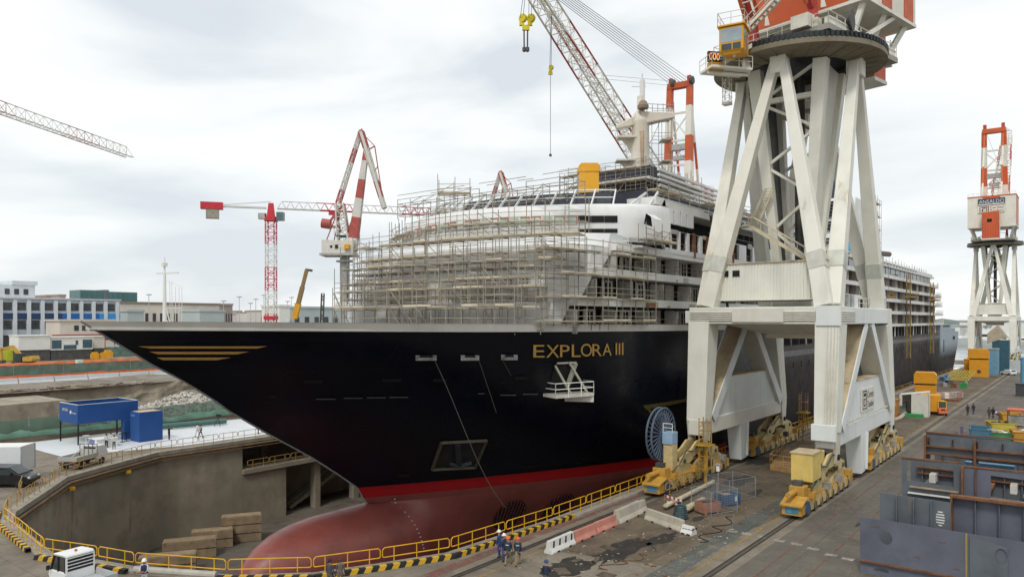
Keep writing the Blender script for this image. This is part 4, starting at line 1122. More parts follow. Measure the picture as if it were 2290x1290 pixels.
def bogie(root, x, y0, y1, front_house, fine):
    """rail bogie set from y0 (bumper end) to y1"""
    L_ = y1 - y0; m1 = BYEL
    mb = MB(); 
    for k in range(4):
        a = y0 + 1.6 + k*(L_-2.4)/4; b = a + (L_-2.4)/4 - .25
        mb.box((x-.62,a,.22),(x+.62,b,1.15))
    mb.build('wheel_truck', m1, root, bevel=.04)
    for k in range(8):
        yy = y0 + 2.4 + k*(L_-2.6)/8
        MB().lathe((x-.66,yy,.42), [(.38,0),(.40,.1),(.40,1.22),(.38,1.32)], 14, 'X').build('wheel', DSTEEL, root)
    mb = MB()
    for k in range(9): yy = y0+2.2+k*(L_-2.8)/8; mb.box((x-.68,yy,.35),(x+.68,yy+.12,1.2))
    mb.build('truck_rib', BYEL2, root)
    ym = (y0+y1)/2 + .7
    for s_ in (-1, 1):
        yc = ym + s_*L_*.22
        mb = MB(); mb.prism([(x-.42,yc-3.0,1.2),(x-.42,yc+3.0,1.2),(x-.42,yc+3.0,1.5),(x-.42,yc+.6,2.35),(x-.42,yc-.6,2.35),(x-.42,yc-3.0,1.5)], (.84,0,0)); mb.build('balance_beam', m1, root, bevel=.04)
        mb = MB(); mb.box((x-.6,yc-3.05,1.16),(x+.6,yc+3.05,1.28)); mb.build('beam_flange', BYEL2, root)
    for dx in (-.62, .40):
        mb = MB(); mb.prism([(x+dx,ym-4.3,2.15),(x+dx,ym-2.2,2.15),(x+dx,ym-1.0,2.75),(x+dx,ym+1.0,2.75),(x+dx,ym+2.2,2.15),(x+dx,ym+4.3,2.15),(x+dx,ym+4.3,2.75),(x+dx,ym+2.0,3.35),(x+dx,ym+.8,3.95),(x+dx,ym-.8,3.95),(x+dx,ym-2.0,3.35),(x+dx,ym-4.3,2.75)], (.22,0,0)); mb.build('main_balance_beam', BYEL, root, bevel=.03)
    for yy in (ym-3.6, ym-1.6, ym+1.6, ym+3.6):
        MB().lathe((x-.72,yy,2.45), [(.2,0),(.2,1.44)], 10, 'X').build('beam_pin', DSTEEL, root)
        MB().box((x-.4,yy-.3,2.3),(x+.4,yy+.3,2.42)).build('beam_tie', BYEL2, root)
    for yy in (ym-L_*.36, ym-L_*.1, ym+L_*.12, ym+L_*.33):
        mb = MB(); mb.box((x+.45,yy-.35,1.2),(x+.95,yy+.25,1.75)); mb.lathe((x+.5,yy+.25,1.5), [(.2,0),(.2,.5)], 10, 'Y'); mb.build('drive_motor', random.choice([DSTEEL, BYEL2, STEEL]), root)
    if not fine: return
    # bumper end: small cabinet with a blue window, hydraulic buffer, cable guide
    c_ = MB(); c_.box((x-.75,y0,.35),(x+.75,y0+1.3,1.05)); c_.prism([(x-.85,y0-.25,1.05),(x+.85,y0-.25,1.05),(x+.85,y0+1.3,1.5),(x-.85,y0+1.3,1.5)], (0,0,.12)); o = c_.build('bumper_cabin', BYEL2, root)
    MB().box((x-.5,y0-.03,.48),(x+.5,y0-.01,.98)).build('cabin_window', mat('blue_pane', (.08,.22,.36), .3, var=.3, sc=2), o)
    MB().tube((x-.2,y0-.3,1.9),(x-.2,y0+1.8,1.9),.22,10).build('buffer', BYEL2, root)
    MB().lathe((x+.7,y0+1.5,.75), [(.55,0),(.55,.12)], 16, 'X').build('end_wheel', mat('wheel_blue', (.05,.09,.18), .6), root)
    mb = MB(); mb.box((x-.7,y0+1.5,1.2),(x+.5,y0+2.6,2.3)); mb.box((x-.75,y0+2.7,1.2),(x+.6,y0+3.6,2.0)); mb.build('gear_box', BYEL2, root, bevel=.05)
    MB().box((x-.5,y0+1.7,2.3),(x+.2,y0+2.3,2.7)).build('motor', DSTEEL, root)
    if front_house:
        MB().box((x-.85,y0+2.5,2.55),(x+.85,y0+4.9,4.75)).build('electric_house', mat('house_yellow', (.68,.50,.15), .55, var=.08, sc=.8, streak=True, rust=.2), root, bevel=.05)
        MB().box((x-.92,y0+2.43,4.75),(x+.92,y0+4.97,4.84)).build('house_roof', RUSTW, root)
        MB().box((x+.2,y0+4.95,3.7),(x+.85,y0+5.9,4.7)).build('switch_box', mat('house_yellow', ()), root, bevel=.04)
    mb = MB(); mb.path([(x+.7,y0+2.6,1.9),(x+.75,y0+4,2.4),(x+.75,y0+5.5,3.4),(x+.72,y0+7,3.1),(x+.72,y0+9,3.9),(x+.72,y0+11,3.3)], .06, 6); mb.build('hose', DSTEEL, root)

def portal_crane(label, cx, cy, fwd, fine=True, jib_el=55, jib_len=64, group='portal cranes on the dock rails', sign_rear=False, hooks=False, hook_drop=(26, 40)):
    root = thing('portal_crane', label, 'portal crane', (cx, cy, 0), group)
    X0, X1 = cx-6.0, cx+6.0                   # rails
    YF, YB = cy-11.3, cy+11.7                 # pivots
    PF, PB = cy-10.2, cy+9.0                  # portal ends
    for x in (X0, X1):
        bogie(root, x, YF-10.0, YF+6.4, x > cx, fine); bogie(root, x, YB-10.3, YB+7.3, False, fine)
    # portal legs, splayed a little, with lugs at the foot
    for x in (X0, X1):
        for (yp, yt, s_) in ((YF, PF, -1), (YB, PB, 1)):
            mb = MB(); mb.bar((x,yp,5.6),(x,yt,15.2),1.9,1.7,2.1,2.6,up=(0,1,0)); mb.build('leg', CREAM, root, bevel=.05)
            mb = MB()
            for dx in (-.75, .75): mb.prism([(x+dx-.12,yp-.95,5.7),(x+dx-.12,yp+.95,5.7),(x+dx-.12,yp+.5,3.0),(x+dx-.12,yp-.5,3.0)], (.24,0,0))
            f_ = mb.build('foot_lug', CREAM2 if s_ < 0 else CREAM, root)
            MB().lathe((x-1.0,yp,3.5), [(.26,0),(.26,2.0)], 12, 'X').build('pivot_pin', DARK, f_)
        # side frame: lower beam, inverted V, name panel, storm anchor post
        mb = MB(); mb.bar((x,YF-.9,5.05),(x,YB+.9,5.05),1.5,1.5); mb.build('lower_beam', CREAM if x < cx else PANEL, root, bevel=.05)
        ym = (YF+YB)/2
        for yp, e_ in ((YF+1.4,1), (YB-1.4,-1)):
            MB().bar((x,yp,5.8),(x,ym-e_*.9,15.2),1.7,1.0,1.7,.9,up=(0,1,0)).build('brace', RUSTW if e_ > 0 else CREAM, root)
            for dx in (-.92, .92): MB().bar((x+dx,yp-.1*e_,5.8),(x+dx,ym-e_*1.1,15.2),.12,1.15,.12,1.05,up=(0,1,0)).build('brace_flange', PANEL, root)
        pz0, pz1 = 5.8, 9.6
        mb = MB(); mb.prism([(x+.3,YF+2.6,pz0),(x+.3,YB-2.0,pz0),(x+.3,YB-4.1,pz1),(x+.3,YF+4.6,pz1)], (.3,0,0)); p_ = mb.build('side_panel', PANEL, root)
        MB().prism([(x-.5,YF+4.4,pz1+.003),(x+.66,YF+4.4,pz1+.003),(x+.66,YB-3.9,pz1+.003),(x-.5,YB-3.9,pz1+.003)], (0,0,.12)).build('panel_top', RUSTW, p_)
        if x > cx: maker_sign((x+.68, ym+.4, 7.6), (0,1,0), (0,0,1), 5.2, 2.2, p_)
        mb = MB()
        mb.bar((x,ym-1.4,4.3),(x,ym-1.2,.5),1.5,2.4,1.3,1.7,up=(0,1,0)); mb.build('anchor_post', PANEL, root, bevel=.04)
        if fine: MB().tube((x+.85,ym-.6,4.4),(x+.78,ym-.7,.8),.14).build('downpipe', PANEL, root)
    # portal frame
    for y in (PF, PB): MB().box((X0-1.05,y-1.1,15.1),(X1+1.05,y+1.1,16.7)).build('portal_beam', CREAM, root, bevel=.06)
    for x in (X0, X1): MB().box((x-1.05,PF+1.1,15.1),(x+1.05,PB-1.1,16.65)).build('portal_beam', PANEL if x > cx else CREAM, root, bevel=.06)
    MB().prism([(X0+1,PF+1.1,15.2),(X1-1,PF+1.1,15.2),(X1-4,cy-2,13.9),(X0+4,cy-2,13.9)], (0,.1,0)).build('cross_girder', CREAM, root)
    MB().box((X0+1.1,PF+1.1,15.5),(X1-1.1,PB-1.1,15.7)).build('portal_deck', DSTEEL, root)
    MB().box((cx-2.5,cy-2.5,13.6),(cx+2.5,cy+2.5,15.5)).build('cable_drum_box', CREAM2, root)
    if fine:
        mb = MB()
        for i in range(5):
            z = 15.45 + i*.19; mb.tube((X0-.9,PF-1.18,z),(X1+.9,PF-1.18,z),.055); mb.tube((X1+1.12,PF-.9,z),(X1+1.12,PF+4,z),.055)
        mb.build('conduit', PIPE, root)
        MB().box((cx-2.6,PF-1.3,15.3),(cx+2.2,PF-1.24,16.55)).build('cover_plate', CWHITE, root)
        MB().box((X0-1.5,PF-1.0,15.2),(X0-1.06,PF+.2,16.4)).build('switch_box', WHITE, root)
        MB().box((X1-.9,PF-1.45,15.0),(X1+1.2,PF-1.22,16.75)).build('corner_box', PANEL, root)
        for i in range(4): 
            MB().tube((X1+.1+i*.28,PF-1.25,15.1),(X1+.05+i*.26,YF-1.05,6.4),.07).build('conduit', PIPE, root)
        MB().box((X1-1.0,YF-1.5,5.0),(X1+1.05,YF-.98,6.4)).build('junction_box', PANEL, root, bevel=.03)
        mb = MB()
        for i in range(2): mb.tube((X1+.8,YF,6.05+i*.12),(X1+.8,YB,6.05+i*.12),.05)
        mb.build('conduit', PIPE, root)
        rail_line(MB(), [(X1-1,PB-1,16.7),(X1+.9,PB-1,16.7)], 1.1).build('portal_rail', STEEL, root)
        mb = rail_line(MB(), [(X1-.5,PF+3.5,16.65),(X1-.5,PB-2,16.65)], 1.1); mb.build('portal_rail', PIPE, root)
        for i in range(3): MB().cbox((X1-.2,PF+5+i*1.6,17.3),(1.0,.9,1.2)).build('equipment_box', random.choice([CREAM, PANEL, STEEL]), root)
    # machine room with ribbed walls between the front legs
    mb = MB(); mx0, mx1, my0, my1 = cx-5.0, cx+5.3, PF+.7, PF+5.5
    mb.box((mx0,my0,17.35),(mx1,my1,20.9)); mr = mb.build('machine_room', CREAM, root)
    mb = MB()
    n_ = 34
    for i in range(n_): xx = lerp(mx0+.08, mx1-.12, i/(n_-1)); mb.box((xx-.07,my0-.07,17.4),(xx+.07,my0-.004,20.8))
    for i in range(16): yy = lerp(my0+.1, my1-.1, i/15); mb.box((mx1+.004,yy-.06,17.4),(mx1+.07,yy+.06,20.8))
    mb.build('wall_rib', CREAM, mr)
    MB().box((mx0-.15,my0-.15,20.9),(mx1+.15,my1+.15,21.02)).build('room_roof', RUSTW, mr)
    if fine:
        for xx in (mx0+.6, mx0+1.7, mx1-.9): MB().box((xx,my0-.1,19.7),(xx+.7,my0-.075,20.3)).build('vent_window', DARK, mr)
    # tower: eight raking box legs from the portal corners to four points under the ring
    RZ = 41.3; R4 = 5.7
    cs = {'rf': (X1,PF,16.7), 'lf': (X0,PF,16.7), 'rb': (X1,PB,16.7), 'lb': (X0,PB,16.7)}
    ap = {'f': (cx,cy-R4,RZ), 'b': (cx,cy+R4,RZ), 'r': (cx+R4,cy,RZ), 'l': (cx-R4,cy,RZ)}
    for a, b in (('rf','f'),('lf','f'),('rf','r'),('rb','r'),('rb','b'),('lb','b'),('lf','l'),('lb','l')):
        pa, pb = Vector(cs[a]), Vector(ap[b]); d = (pb-pa).normalized()
        off = Vector((0,0,0)); 
        if b in 'fb': off.x = (.36 if a[0] == 'r' else -.36)
        else: off.y = (-.36 if a[1] == 'f' else .36)
        sh = Vector((0, .7 if a[1] == 'f' else -.7, 0)) if b in 'rl' else Vector((-.5 if a[0] == 'r' else .5, 0, 0))
        MB().bar(pa+sh, pb+off, 1.55, 1.55, .85, .85, up=(0,1,0) if b in 'fb' else (1,0,0)).build('tower_leg', CREAM if a != 'lf' else CWHITE, root, bevel=.06)
        if fine:
            q = pa.lerp(pb+off, .17); MB().bar(q-d*.8+sh*.83, q+d*.8+sh*.83, 1.53,1.53,1.48,1.48, up=(0,1,0) if b in 'fb' else (1,0,0)).build('splice_plate', mat('splice_grey', (.52,.53,.47), .55, var=.1, streak=True), root)
    for b in ap: 
        p = Vector(ap[b]); MB().box((p.x-.75,p.y-.75,RZ-1.5),(p.x+.75,p.y+.75,RZ+.2)).build('tower_head', CREAM, root, bevel=.05)
    # king post narrowing downwards, latticed on two faces, plated on two
    zt, zb, wt, wb = RZ, 21.6, 3.3, 1.6
    for sx in (-1, 1):
        for sy in (-1, 1): MB().bar((cx+sx*wb,cy+sy*wb,zb),(cx+sx*wt,cy+sy*wt,zt),.8,.8,1.3,1.3,up=(0,1,0)).build('king_post_chord', CREAM, root)
    for sx in (-1, 1): MB().prism([(cx+sx*wb,cy-wb,zb),(cx+sx*wb,cy+wb,zb),(cx+sx*wt,cy+wt,zt),(cx+sx*wt,cy-wt,zt)], (sx*.12,0,0)).build('king_post_plate', CREAM if sx > 0 else DSTEEL, root)
    for sy in (-1, 1):
        mb = MB()
        for i in range(6):
            t0, t1 = i/6, (i+1)/6; w0, w1 = lerp(wb, wt, t0), lerp(wb, wt, t1); z0, z1 = lerp(zb, zt, t0), lerp(zb, zt, t1); s_ = 1 if i % 2 else -1
            mb.bar((cx-s_*w0,cy+sy*w0,z0),(cx+s_*w1,cy+sy*w1,z1),.28)
            if i == 4: mb.bar((cx-w1,cy+sy*w1,z1),(cx+w1,cy+sy*w1,z1),.5)
        mb.build('king_post_lattice', CREAM, root)
    MB().box((cx-wb-.4,cy-wb-.4,16.6),(cx+wb+.4,cy+wb+.4,zb)).build('king_post_foot', CREAM, root, bevel=.06)
    MB().tube((cx,cy+.8,zb),(cx,cy+.8,zt),.5,10).build('cable_tube', DSTEEL, root)
    if fine:
        mb = MB(); a, b = Vector((cx-3.6,cy-3.9,25.2)), Vector((cx+2.6,cy-4.3,21.2))
        for o in (-.4, .4): mb.bar(a+Vector((0,o,0)), b+Vector((0,o,0)), .12, .3); mb.tube(a+Vector((0,o,1.1)), b+Vector((0,o,1.1)), .05)
        for i in range(18): p = a.lerp(b, i/17); mb.box((p.x-.15,p.y-.4,p.z),(p.x+.15,p.y+.4,p.z+.04)); 
        for i in range(6): p = a.lerp(b, i/5); mb.tube(p+Vector((0,-.4,0)), p+Vector((0,-.4,1.1)), .04)
        mb.box((a.x-2.0,a.y-.6,a.z-.05),(a.x,a.y+.6,a.z+.05)); rail_line(mb, [(a.x-2,a.y-.6,a.z),(a.x,a.y-.6,a.z)])
        a2 = a+Vector((0,.9,0)); b2 = Vector((cx-2.2,cy-3.4,29.0)); mb.bar(a2+Vector((-.5,0,0)), b2, .1,.3); mb.bar(a2+Vector((.3,0,0)), b2+Vector((.8,0,0)), .1,.3)
        for i in range(14): p = (a2+Vector((-.1,0,0))).lerp(b2+Vector((.4,0,0)), i/13); mb.box((p.x-.4,p.y-.1,p.z),(p.x+.4,p.y+.1,p.z+.04))
        mb.build('access_stair', mat('stair_cream', (.55,.50,.38), .6, var=.15, rust=.2), root)
    # slewing ring
    RC = (cx, cy, 0)
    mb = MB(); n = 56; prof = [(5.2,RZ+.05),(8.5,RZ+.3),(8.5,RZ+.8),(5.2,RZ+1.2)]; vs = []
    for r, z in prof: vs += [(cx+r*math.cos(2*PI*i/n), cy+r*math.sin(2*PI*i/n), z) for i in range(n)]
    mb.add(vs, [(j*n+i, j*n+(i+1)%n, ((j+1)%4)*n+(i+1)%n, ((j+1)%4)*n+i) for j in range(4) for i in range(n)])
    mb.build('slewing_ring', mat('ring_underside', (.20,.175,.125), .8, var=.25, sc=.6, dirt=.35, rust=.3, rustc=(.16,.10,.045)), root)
    mb = MB(); mb.lathe((cx,cy,RZ+.82), [(8.4,0),(8.4,.55)], 56)
    if fine:
        for i in range(110): a = 2*PI*i/110; mb.cbox((cx+8.46*math.cos(a), cy+8.46*math.sin(a), RZ+1.08), (.2,.2,.5), a)
    mb.build('ring_bearing', mat('bearing_black', (.03,.035,.04), .5, .3), root)
    if fine:
        mb = MB(); 
        for i in range(28): a = 2*PI*i/28; mb.bar((cx+5.3*math.cos(a),cy+5.3*math.sin(a),RZ+.02),(cx+8.0*math.cos(a),cy+8.0*math.sin(a),RZ+.28),.1,.14)
        mb.lathe((cx,cy,RZ-.02), [(5.6,0),(5.6,.1)], 40) if 0 else None
        mb.build('ring_stiffener', mat('ring_underside', ()), root)
    # ---- slewing upper works
    f = Vector((fwd[0], fwd[1], 0)).normalized(); r = Vector((f.y, -f.x, 0)); O = Vector((cx, cy, 0)); az = math.atan2(r.y, r.x)
    def W(a, b, z): return O + r*a + f*b + Vector((0,0,z))
    def ubox(mb, a0, a1, b0, b1, z0, z1): return mb.cbox(W((a0+a1)/2,(b0+b1)/2,(z0+z1)/2), (a1-a0,b1-b0,z1-z0), az)
    ubox(MB(), -6.4, 6.4, -9.0, 5.9, 42.75, 43.3).build('slewing_platform', mat('platform_grey', (.30,.29,.25), .6, var=.15, sc=.5, dirt=.3, streak=True), root)
    mb = MB(); 
    for a in (-6, -4, 4, 6): ubox(mb, a-.25, a+.25, -8.8, 5.5, 43.3, 44.1)
    mb.build('platform_girder', CREAM, root)
    rl = MB(); rail_line(rl, [W(-6.3,5.8,43.3), W(6.3,5.8,43.3), W(6.3,-8.9,43.3)], 1.2); rail_line(rl, [W(-6.3,5.8,43.3), W(-6.3,-8.9,43.3)], 1.2); rl.build('platform_rail', PIPE, root)
    # house: white walls, orange centre bay, orange skirting, dark open underside
    H0, H1 = (47.4, 57.5) if not hooks else (44.6, 52.5)
    hs = ubox(MB(), -7, 7, -12.0, -.5, H0, H1).build('machinery_house', CWHITE, root, bevel=.08)
    ubox(MB(), -7.1, 7.1, -12.1, -.4, H1, H1+.35).build('house_roof_edge', ORANGE, hs)
    ubox(MB(), -7.06, 7.06, -12.06, -.44, H0-.35, H0).build('house_floor', CREAM, hs)
    ubox(MB(), -2.5, 2.5, -12.12, -12.0, H0, H1).build('orange_bay', ORANGE, hs)
    for a0, a1 in ((-7.08,-7),(7,7.08)):
        for b0 in (-11.2, -6.0): ubox(MB(), a0, a1, b0, b0+2.2, H0, H1).build('orange_bay', ORANGE, hs)
    ubox(MB(), -5.2, 5.2, -.5, -.42, H0, H0+6).build('orange_bay', ORANGE, hs)
    for a in (-6.4, 6.4):
        for b in (-11, -6, -1.2): mb = MB(); mb.bar(W(a*.8,b*.8,43.3), W(a,b,H0), .5); mb.build('house_strut', CREAM, root)
    mb = MB(); mb.bar(W(-6,-1,43.4), W(-6.6,-8,H0), .4); mb.bar(W(6,-1,43.4), W(6.6,-8,H0), .4); mb.bar(W(-6,-9,43.4), W(6,-11,H0), .3); mb.build('diagonal_strut', CREAM, root)
    cw = ubox(MB(), -2.5, 2.5, -15.2, -12.15, 43.0, 52).build('counterweight', ORANGE, root, bevel=.08)
    ubox(MB(), -2.6, 2.6, -15.3, -12.1, 42.6, 43.0).build('counterweight_base', CREAM, cw)
    ubox(MB(), 2.52, 2.58, -14.9, -12.6, 43.0, 52).build('white_bay', CWHITE, cw)
    ubox(MB(), -1.0, .4, -15.24, -15.2, 48.5, 49.6).build('counterweight_hatch', DARK, cw)
    mb = MB()
    for k in range(7): ubox(mb, -2.3+k*.75, -2.2+k*.75, -15.22, -15.2, 43.2, 47.8)
    mb.build('counterweight_rib', CRED, cw)
    if sign_rear:
        c_ = W(0, -12.3, 56.0); ubox(MB(), -3.9, 3.9, -12.26, -12.13, 54.6, 56.9).build('sign_board', SIGNB, hs)
        lettering('ANSALDO', W(-3.6,-12.3,55.2), r, (0,0,1), 1.8, 7.2, mat('sign_letter_white', (.6,.62,.62), .6), hs, 'sign_lettering', .02)
        ubox(MB(), -3.8, 3.8, -12.3, -12.27, 54.7, 55.0).build('sign_line', WHITE, hs)
        maker_sign(W(0,-12.25,53.2), r, (0,0,1), 7.8, 2.4, hs)
    if fine:
        # winch deck and clutter under the house, lamps and a wash of small boxes
        random.seed(9)
        for k in range(16):
            a, b = random.uniform(-7,7), random.uniform(-8,6); s_ = random.uniform(.4,1.3)
            ubox(MB(), a, a+s_*1.4, b, b+s_, 43.4, 43.4+s_).build('deck_machine', random.choice([STEEL, CREAM2, DSTEEL, PIPE]), root)
        for (a, b) in ((-3,2),(3,2)): MB().lathe(W(a,b,44.6)-r*1.2, [(1.0,0),(1.0,.1),(.7,.12),(.7,2.2),(1.0,2.25),(1.0,2.4)], 16, 'X').build('rope_drum', DSTEEL, root)
        mb = MB()
        # zigzag access stairs on the near side of the platform
        a0 = W(2,7.6,43.4); a1 = W(-3,7.6,46.6)
        for o in (0,.8): mb.bar(a0+f*o, a1+f*o, .12, .3); mb.tube(a0+f*o+Vector((0,0,1.1)), a1+f*o+Vector((0,0,1.1)), .05)
        for k in range(12): p = a0.lerp(a1, k/11); mb.bar(p, p+f*.8, .3, .05)
        mb.build('upper_stair', PIPE, root)
        # driver's cab hung ahead of the platform, on its own bracket and walkway
        q = at(1641, 97, 72); qx = O.dot(Vector((0,0,0)))
        cb = MB(); M = Matrix.Translation(q) @ Matrix.Rotation(TH-rad(28), 4, 'Z')
        cb.prism([(-1.15,-1.25,-1.1),(1.15,-1.25,-1.1),(1.15,-1.25,1.25),(-1.15,-1.25,1.25)], (0,2.6,0)); cb.xf(M); cab = cb.build('driver_cab', CABY, root, bevel=.12)
        cb = MB(); cb.prism([(-1.15,-1.25,-.75),(1.15,-1.25,-.75),(.75,-1.0,-1.35),(-.75,-1.0,-1.35)], (0,.25,0)); cb.box((-1.3,-1.4,1.26),(1.3,1.5,1.4)); cb.xf(M); cb.build('cab_trim', CABY, cab)
        cb = MB()
        cb.box((-1.0,-1.27,-.25),(1.0,-1.262,1.05)); cb.xf(M); cb.build('cab_window', mat('cab_pane', (.30,.36,.38), .15, var=.15, sc=.8, spec=.6), cab)
        cb = MB(); cb.box((-.9,-1.27,-1.0),(.05,-1.262,-.4)); cb.box((.15,-1.27,-1.0),(.9,-1.262,-.4)); cb.xf(M); cb.build('cab_window', GLASS, cab)
        cb = MB(); cb.box((1.162,-1.0,-.1),(1.17,-.1,1.0)); cb.box((1.162,.1,-1.0),(1.17,.35,.9)); cb.xf(M); cb.build('cab_window', mat('cab_pane', ()), cab)
        cb = MB(); rail_line(cb, [(-1.25,-1.3,1.4),(1.25,-1.3,1.4)], 1.2, True, .035); rail_line(cb, [(-1.25,-1.3,1.4),(-1.25,1.4,1.4)], 1.2, True, .035); rail_line(cb, [(1.25,-1.3,1.4),(1.25,1.4,1.4)], 1.2, True, .035); cb.xf(M); cb.build('cab_roof_rail', PIPE, cab)
        wk = MB(); p0, p1 = at(1582,158,73), at(1672,150,74); p0.z = p1.z = 40.2
        dd = (p1-p0).normalized(); nn_ = Vector((-dd.y, dd.x, 0))
        wk.prism([p0-nn_*.9, p1-nn_*.9, p1+nn_*1.6, p0+nn_*1.6], (0,0,-.22)); rail_line(wk, [p1-nn_*.9, p0-nn_*.9, p0+nn_*1.6], 1.1); wk.build('cab_walkway', CWHITE, root)
        dp = MB(); c1 = at(1596,128,73); dp.cbox(c1, (1.25,.3,1.0), TH+rad(12)); db = dp.build('display_board', mat('display_black', (.02,.015,.012), .5), root)
        ux = lat(math.cos(rad(12)), math.sin(rad(12)))
        lettering('000', c1 - ux*.55 - Vector((0,0,.36)) , ux, (0,0,1), 1.0, 1.1, mat('display_amber', (.75,.28,.06), .5, emit=(1,.42,.08,.9)), db, 'display_digits', .17)
        MB().cbox(c1+Vector((.1,.2,-.95)), (1.5,.5,.8), TH+rad(8)).build('display_bracket', BYEL2, root)
        mb = MB(); mb.bar(q+Vector((0,0,-1.2)), W(0,7.5,42.9), .35); mb.bar(p1+Vector((0,0,-.2)), W(2,7,42.8), .5, .8); mb.prism([p0+Vector((0,0,-.3)), p1+Vector((0,0,-.3)), W(3,6,41.6), W(5,5,41.6)], (0,0,-.3)); mb.build('cab_bracket', CREAM, root)
        for (px, py, tt) in ((1626,205,76),(1985,122,82)):
            lp = at(px, py, tt); lm = MB(); lattice(lm, lp+Vector((0,0,1.4)), lp-Vector((0,0,1.2)), .7,.7,.7,.7,4,.035,.025,up=(0,1,0)); lm.cbox(lp-Vector((0,0,1.25)), (.8,.8,.25)); lm.build('ladder_cage', PIPE, root)
        MB().cbox(at(1966,48,80), (.6,.6,.9)).build('blue_drum', BLUEP, root)
    # jib foot, jib, A-frame with backstays
    ja = rad(jib_el); jf = W(0, 3.2, 47.2); jt = jf + (f*math.cos(ja) + Vector((0,0,math.sin(ja))))*jib_len
    mb = MB(); BND = lambda i: 0 if (i//5) % 2 == 0 else 1
    lattice(mb, jf, jt, 6.6, 2.6, 3.0, 3.4, 30, .2, .085, band=BND, brace=1); lattice(mb, jf.lerp(jt,.02), jf.lerp(jt,.99), 2.2, 1.0, 1.2, 1.2, 44, .07, .05, band=lambda i: 1)
    mb.build('jib', [ORANGE if fine else CRED, CWHITE], root)
    for a in (-3.3, 3.3): MB().bar(W(a,2.6,43.3), W(a,3.2,47.6), 1.0, 1.2, .6, .6).build('jib_foot', CRED, root)
    if fine:
        for a in (-3.3, 3.3): MB().bar(W(a,3.2,46.4), jf.lerp(jt,.16)+r*a*.92, .55,.7).build('jib_root_chord', CRED, root)
    top = 81.5
    for a in (-2.9, 2.9):
        for i, (t0, t1, m_) in enumerate(((0,.22,CWHITE),(.22,.48,ORANGE),(.48,.78,CWHITE),(.78,1,ORANGE))):
            p, q = W(a*1.1,-1.6,H1-10), W(a,-3.6,top); t0_ = lerp(.28, 1, t0) if t0 else 0; t1_ = lerp(.28, 1, t1)
            MB().bar(p.lerp(q,t0_), p.lerp(q,t1_), lerp(2.2,1.5,t0_), None, lerp(2.2,1.5,t1_), None, up=(0,1,0)).build('a_frame_leg', m_, root, bevel=.05)
            p, q = W(a*.95,-11.3,H1), W(a*.95,-4.0,top-1.0)
            MB().bar(p.lerp(q,t0), p.lerp(q,t1), .55, up=(0,1,0)).build('backstay', m_ if i % 2 else CWHITE, root)
    hd = MB(); hd.bar(W(-3.5,-3.6,top), W(3.5,-3.6,top), 2.0, 1.6); hd.build('a_frame_head', ORANGE, root, bevel=.05)
    for a in (-2.7, 2.7): MB().lathe(W(a,-3.0,top+.7)-r*.5, [(1.1,0),(1.1,.9)], 14, 'X').build('sheave', DSTEEL, root)
    for a in (-2.7, 2.7): ubox(MB(), a-.5, a+.5, -4.2, -3.2, top+.6, top+2.4).build('head_bracket', CRED, root)
    mb = MB(); legP = lambda a, t: W(a*1.1,-1.6,H1-10).lerp(W(a,-3.6,top), t)
    for t in (.42, .6, .8): mb.bar(legP(-2.9,t), legP(2.9,t), .5)
    for t0, t1, s_ in ((.42,.6,1),(.6,.8,-1)): mb.bar(legP(-2.9*s_,t0), legP(2.9*s_,t1), .3); mb.bar(legP(2.9*s_,t0), legP(-2.9*s_,t1), .3)
    mb.build('a_frame_brace', CWHITE, root)
    rail_line(MB(), [W(-6.9,-11.9,H1+.35), W(6.9,-11.9,H1+.35)], 1.1).build('roof_rail', PIPE, root)
    mb = MB(); c_ = legP(0,.6); mb.cbox(c_-Vector((0,0,2)), (4.4,1.6,1.6), az); mb.cbox(c_-Vector((0,0,5)), (3,1.2,1.2), az); mb.build('a_frame_machinery', STEEL, root)
    mb = MB()
    for a in (-3,-2,-1,0,1,2,3): mb.tube(W(a,-3.4,top+1), jt + r*a*.45 + Vector((0,0,1.2)), .06, 4)
    for a in (-2.5, 2.5): mb.tube(W(a,-3.4,top+.4), jf.lerp(jt,.62)+r*a*.6+Vector((0,0,1.5)), .04, 4)
    mb.build('luffing_rope', ROPE, root)
    if hooks:
        HY_ = mat('hook_yellow', (.66,.55,.02), .45, var=.08, dirt=.1)
        for (hp, sc, nm) in hooks:
            sp = jt if nm == 'main' else jf.lerp(jt, .88)
            hk = MB()
            for s_ in ((-1,1) if nm == 'main' else (0,)):
                q = hp + lat(s_*1.15*sc,0)
                hk.lathe(q - lat(0,.55*sc), [(0.1,0),(1.15*sc,.05*sc),(1.25*sc,.55*sc),(1.15*sc,1.05*sc),(.1,1.1*sc)], 16, 'Y'); hk.cbox(q-Vector((0,0,1.2*sc)), (1.3*sc,.9*sc,1.6*sc), TH)
            hk.cbox(hp-Vector((0,0,2.6*sc)), (2.0*sc,.8*sc,1.4*sc), TH); ho = hk.build('hook_block', HY_, root)
            hk = MB()
            for u in (-1.6,-.8,.8,1.6) if nm == 'main' else (-.3,.3): hk.tube(hp+lat(u*sc,0), sp+lat(u*sc*.4,0), .05, 4)
            hk.build('hoist_rope', ROPE, root)
            hk = MB(); 
            if nm == 'main':
                for u in (-.5,.5): hk.tube(hp+lat(u*sc,0)-Vector((0,0,3.2*sc)), hp+lat(u*.9*sc,0)-Vector((0,0,8.6*sc)), .16, 5); hk.lathe(hp+lat(u*.9*sc,0)-Vector((0,0,9.4*sc)), [(.1,0),(.4,.2),(.4,.9),(.1,1.1)], 8)
            else: hk.tube(hp-Vector((0,0,3*sc)), hp-Vector((0,0,18.2)), .05, 4); hk.cbox(hp-Vector((0,0,18.4)), (.4,.4,.5))
            hk.build('hook_chain', DSTEEL, ho)
    return root
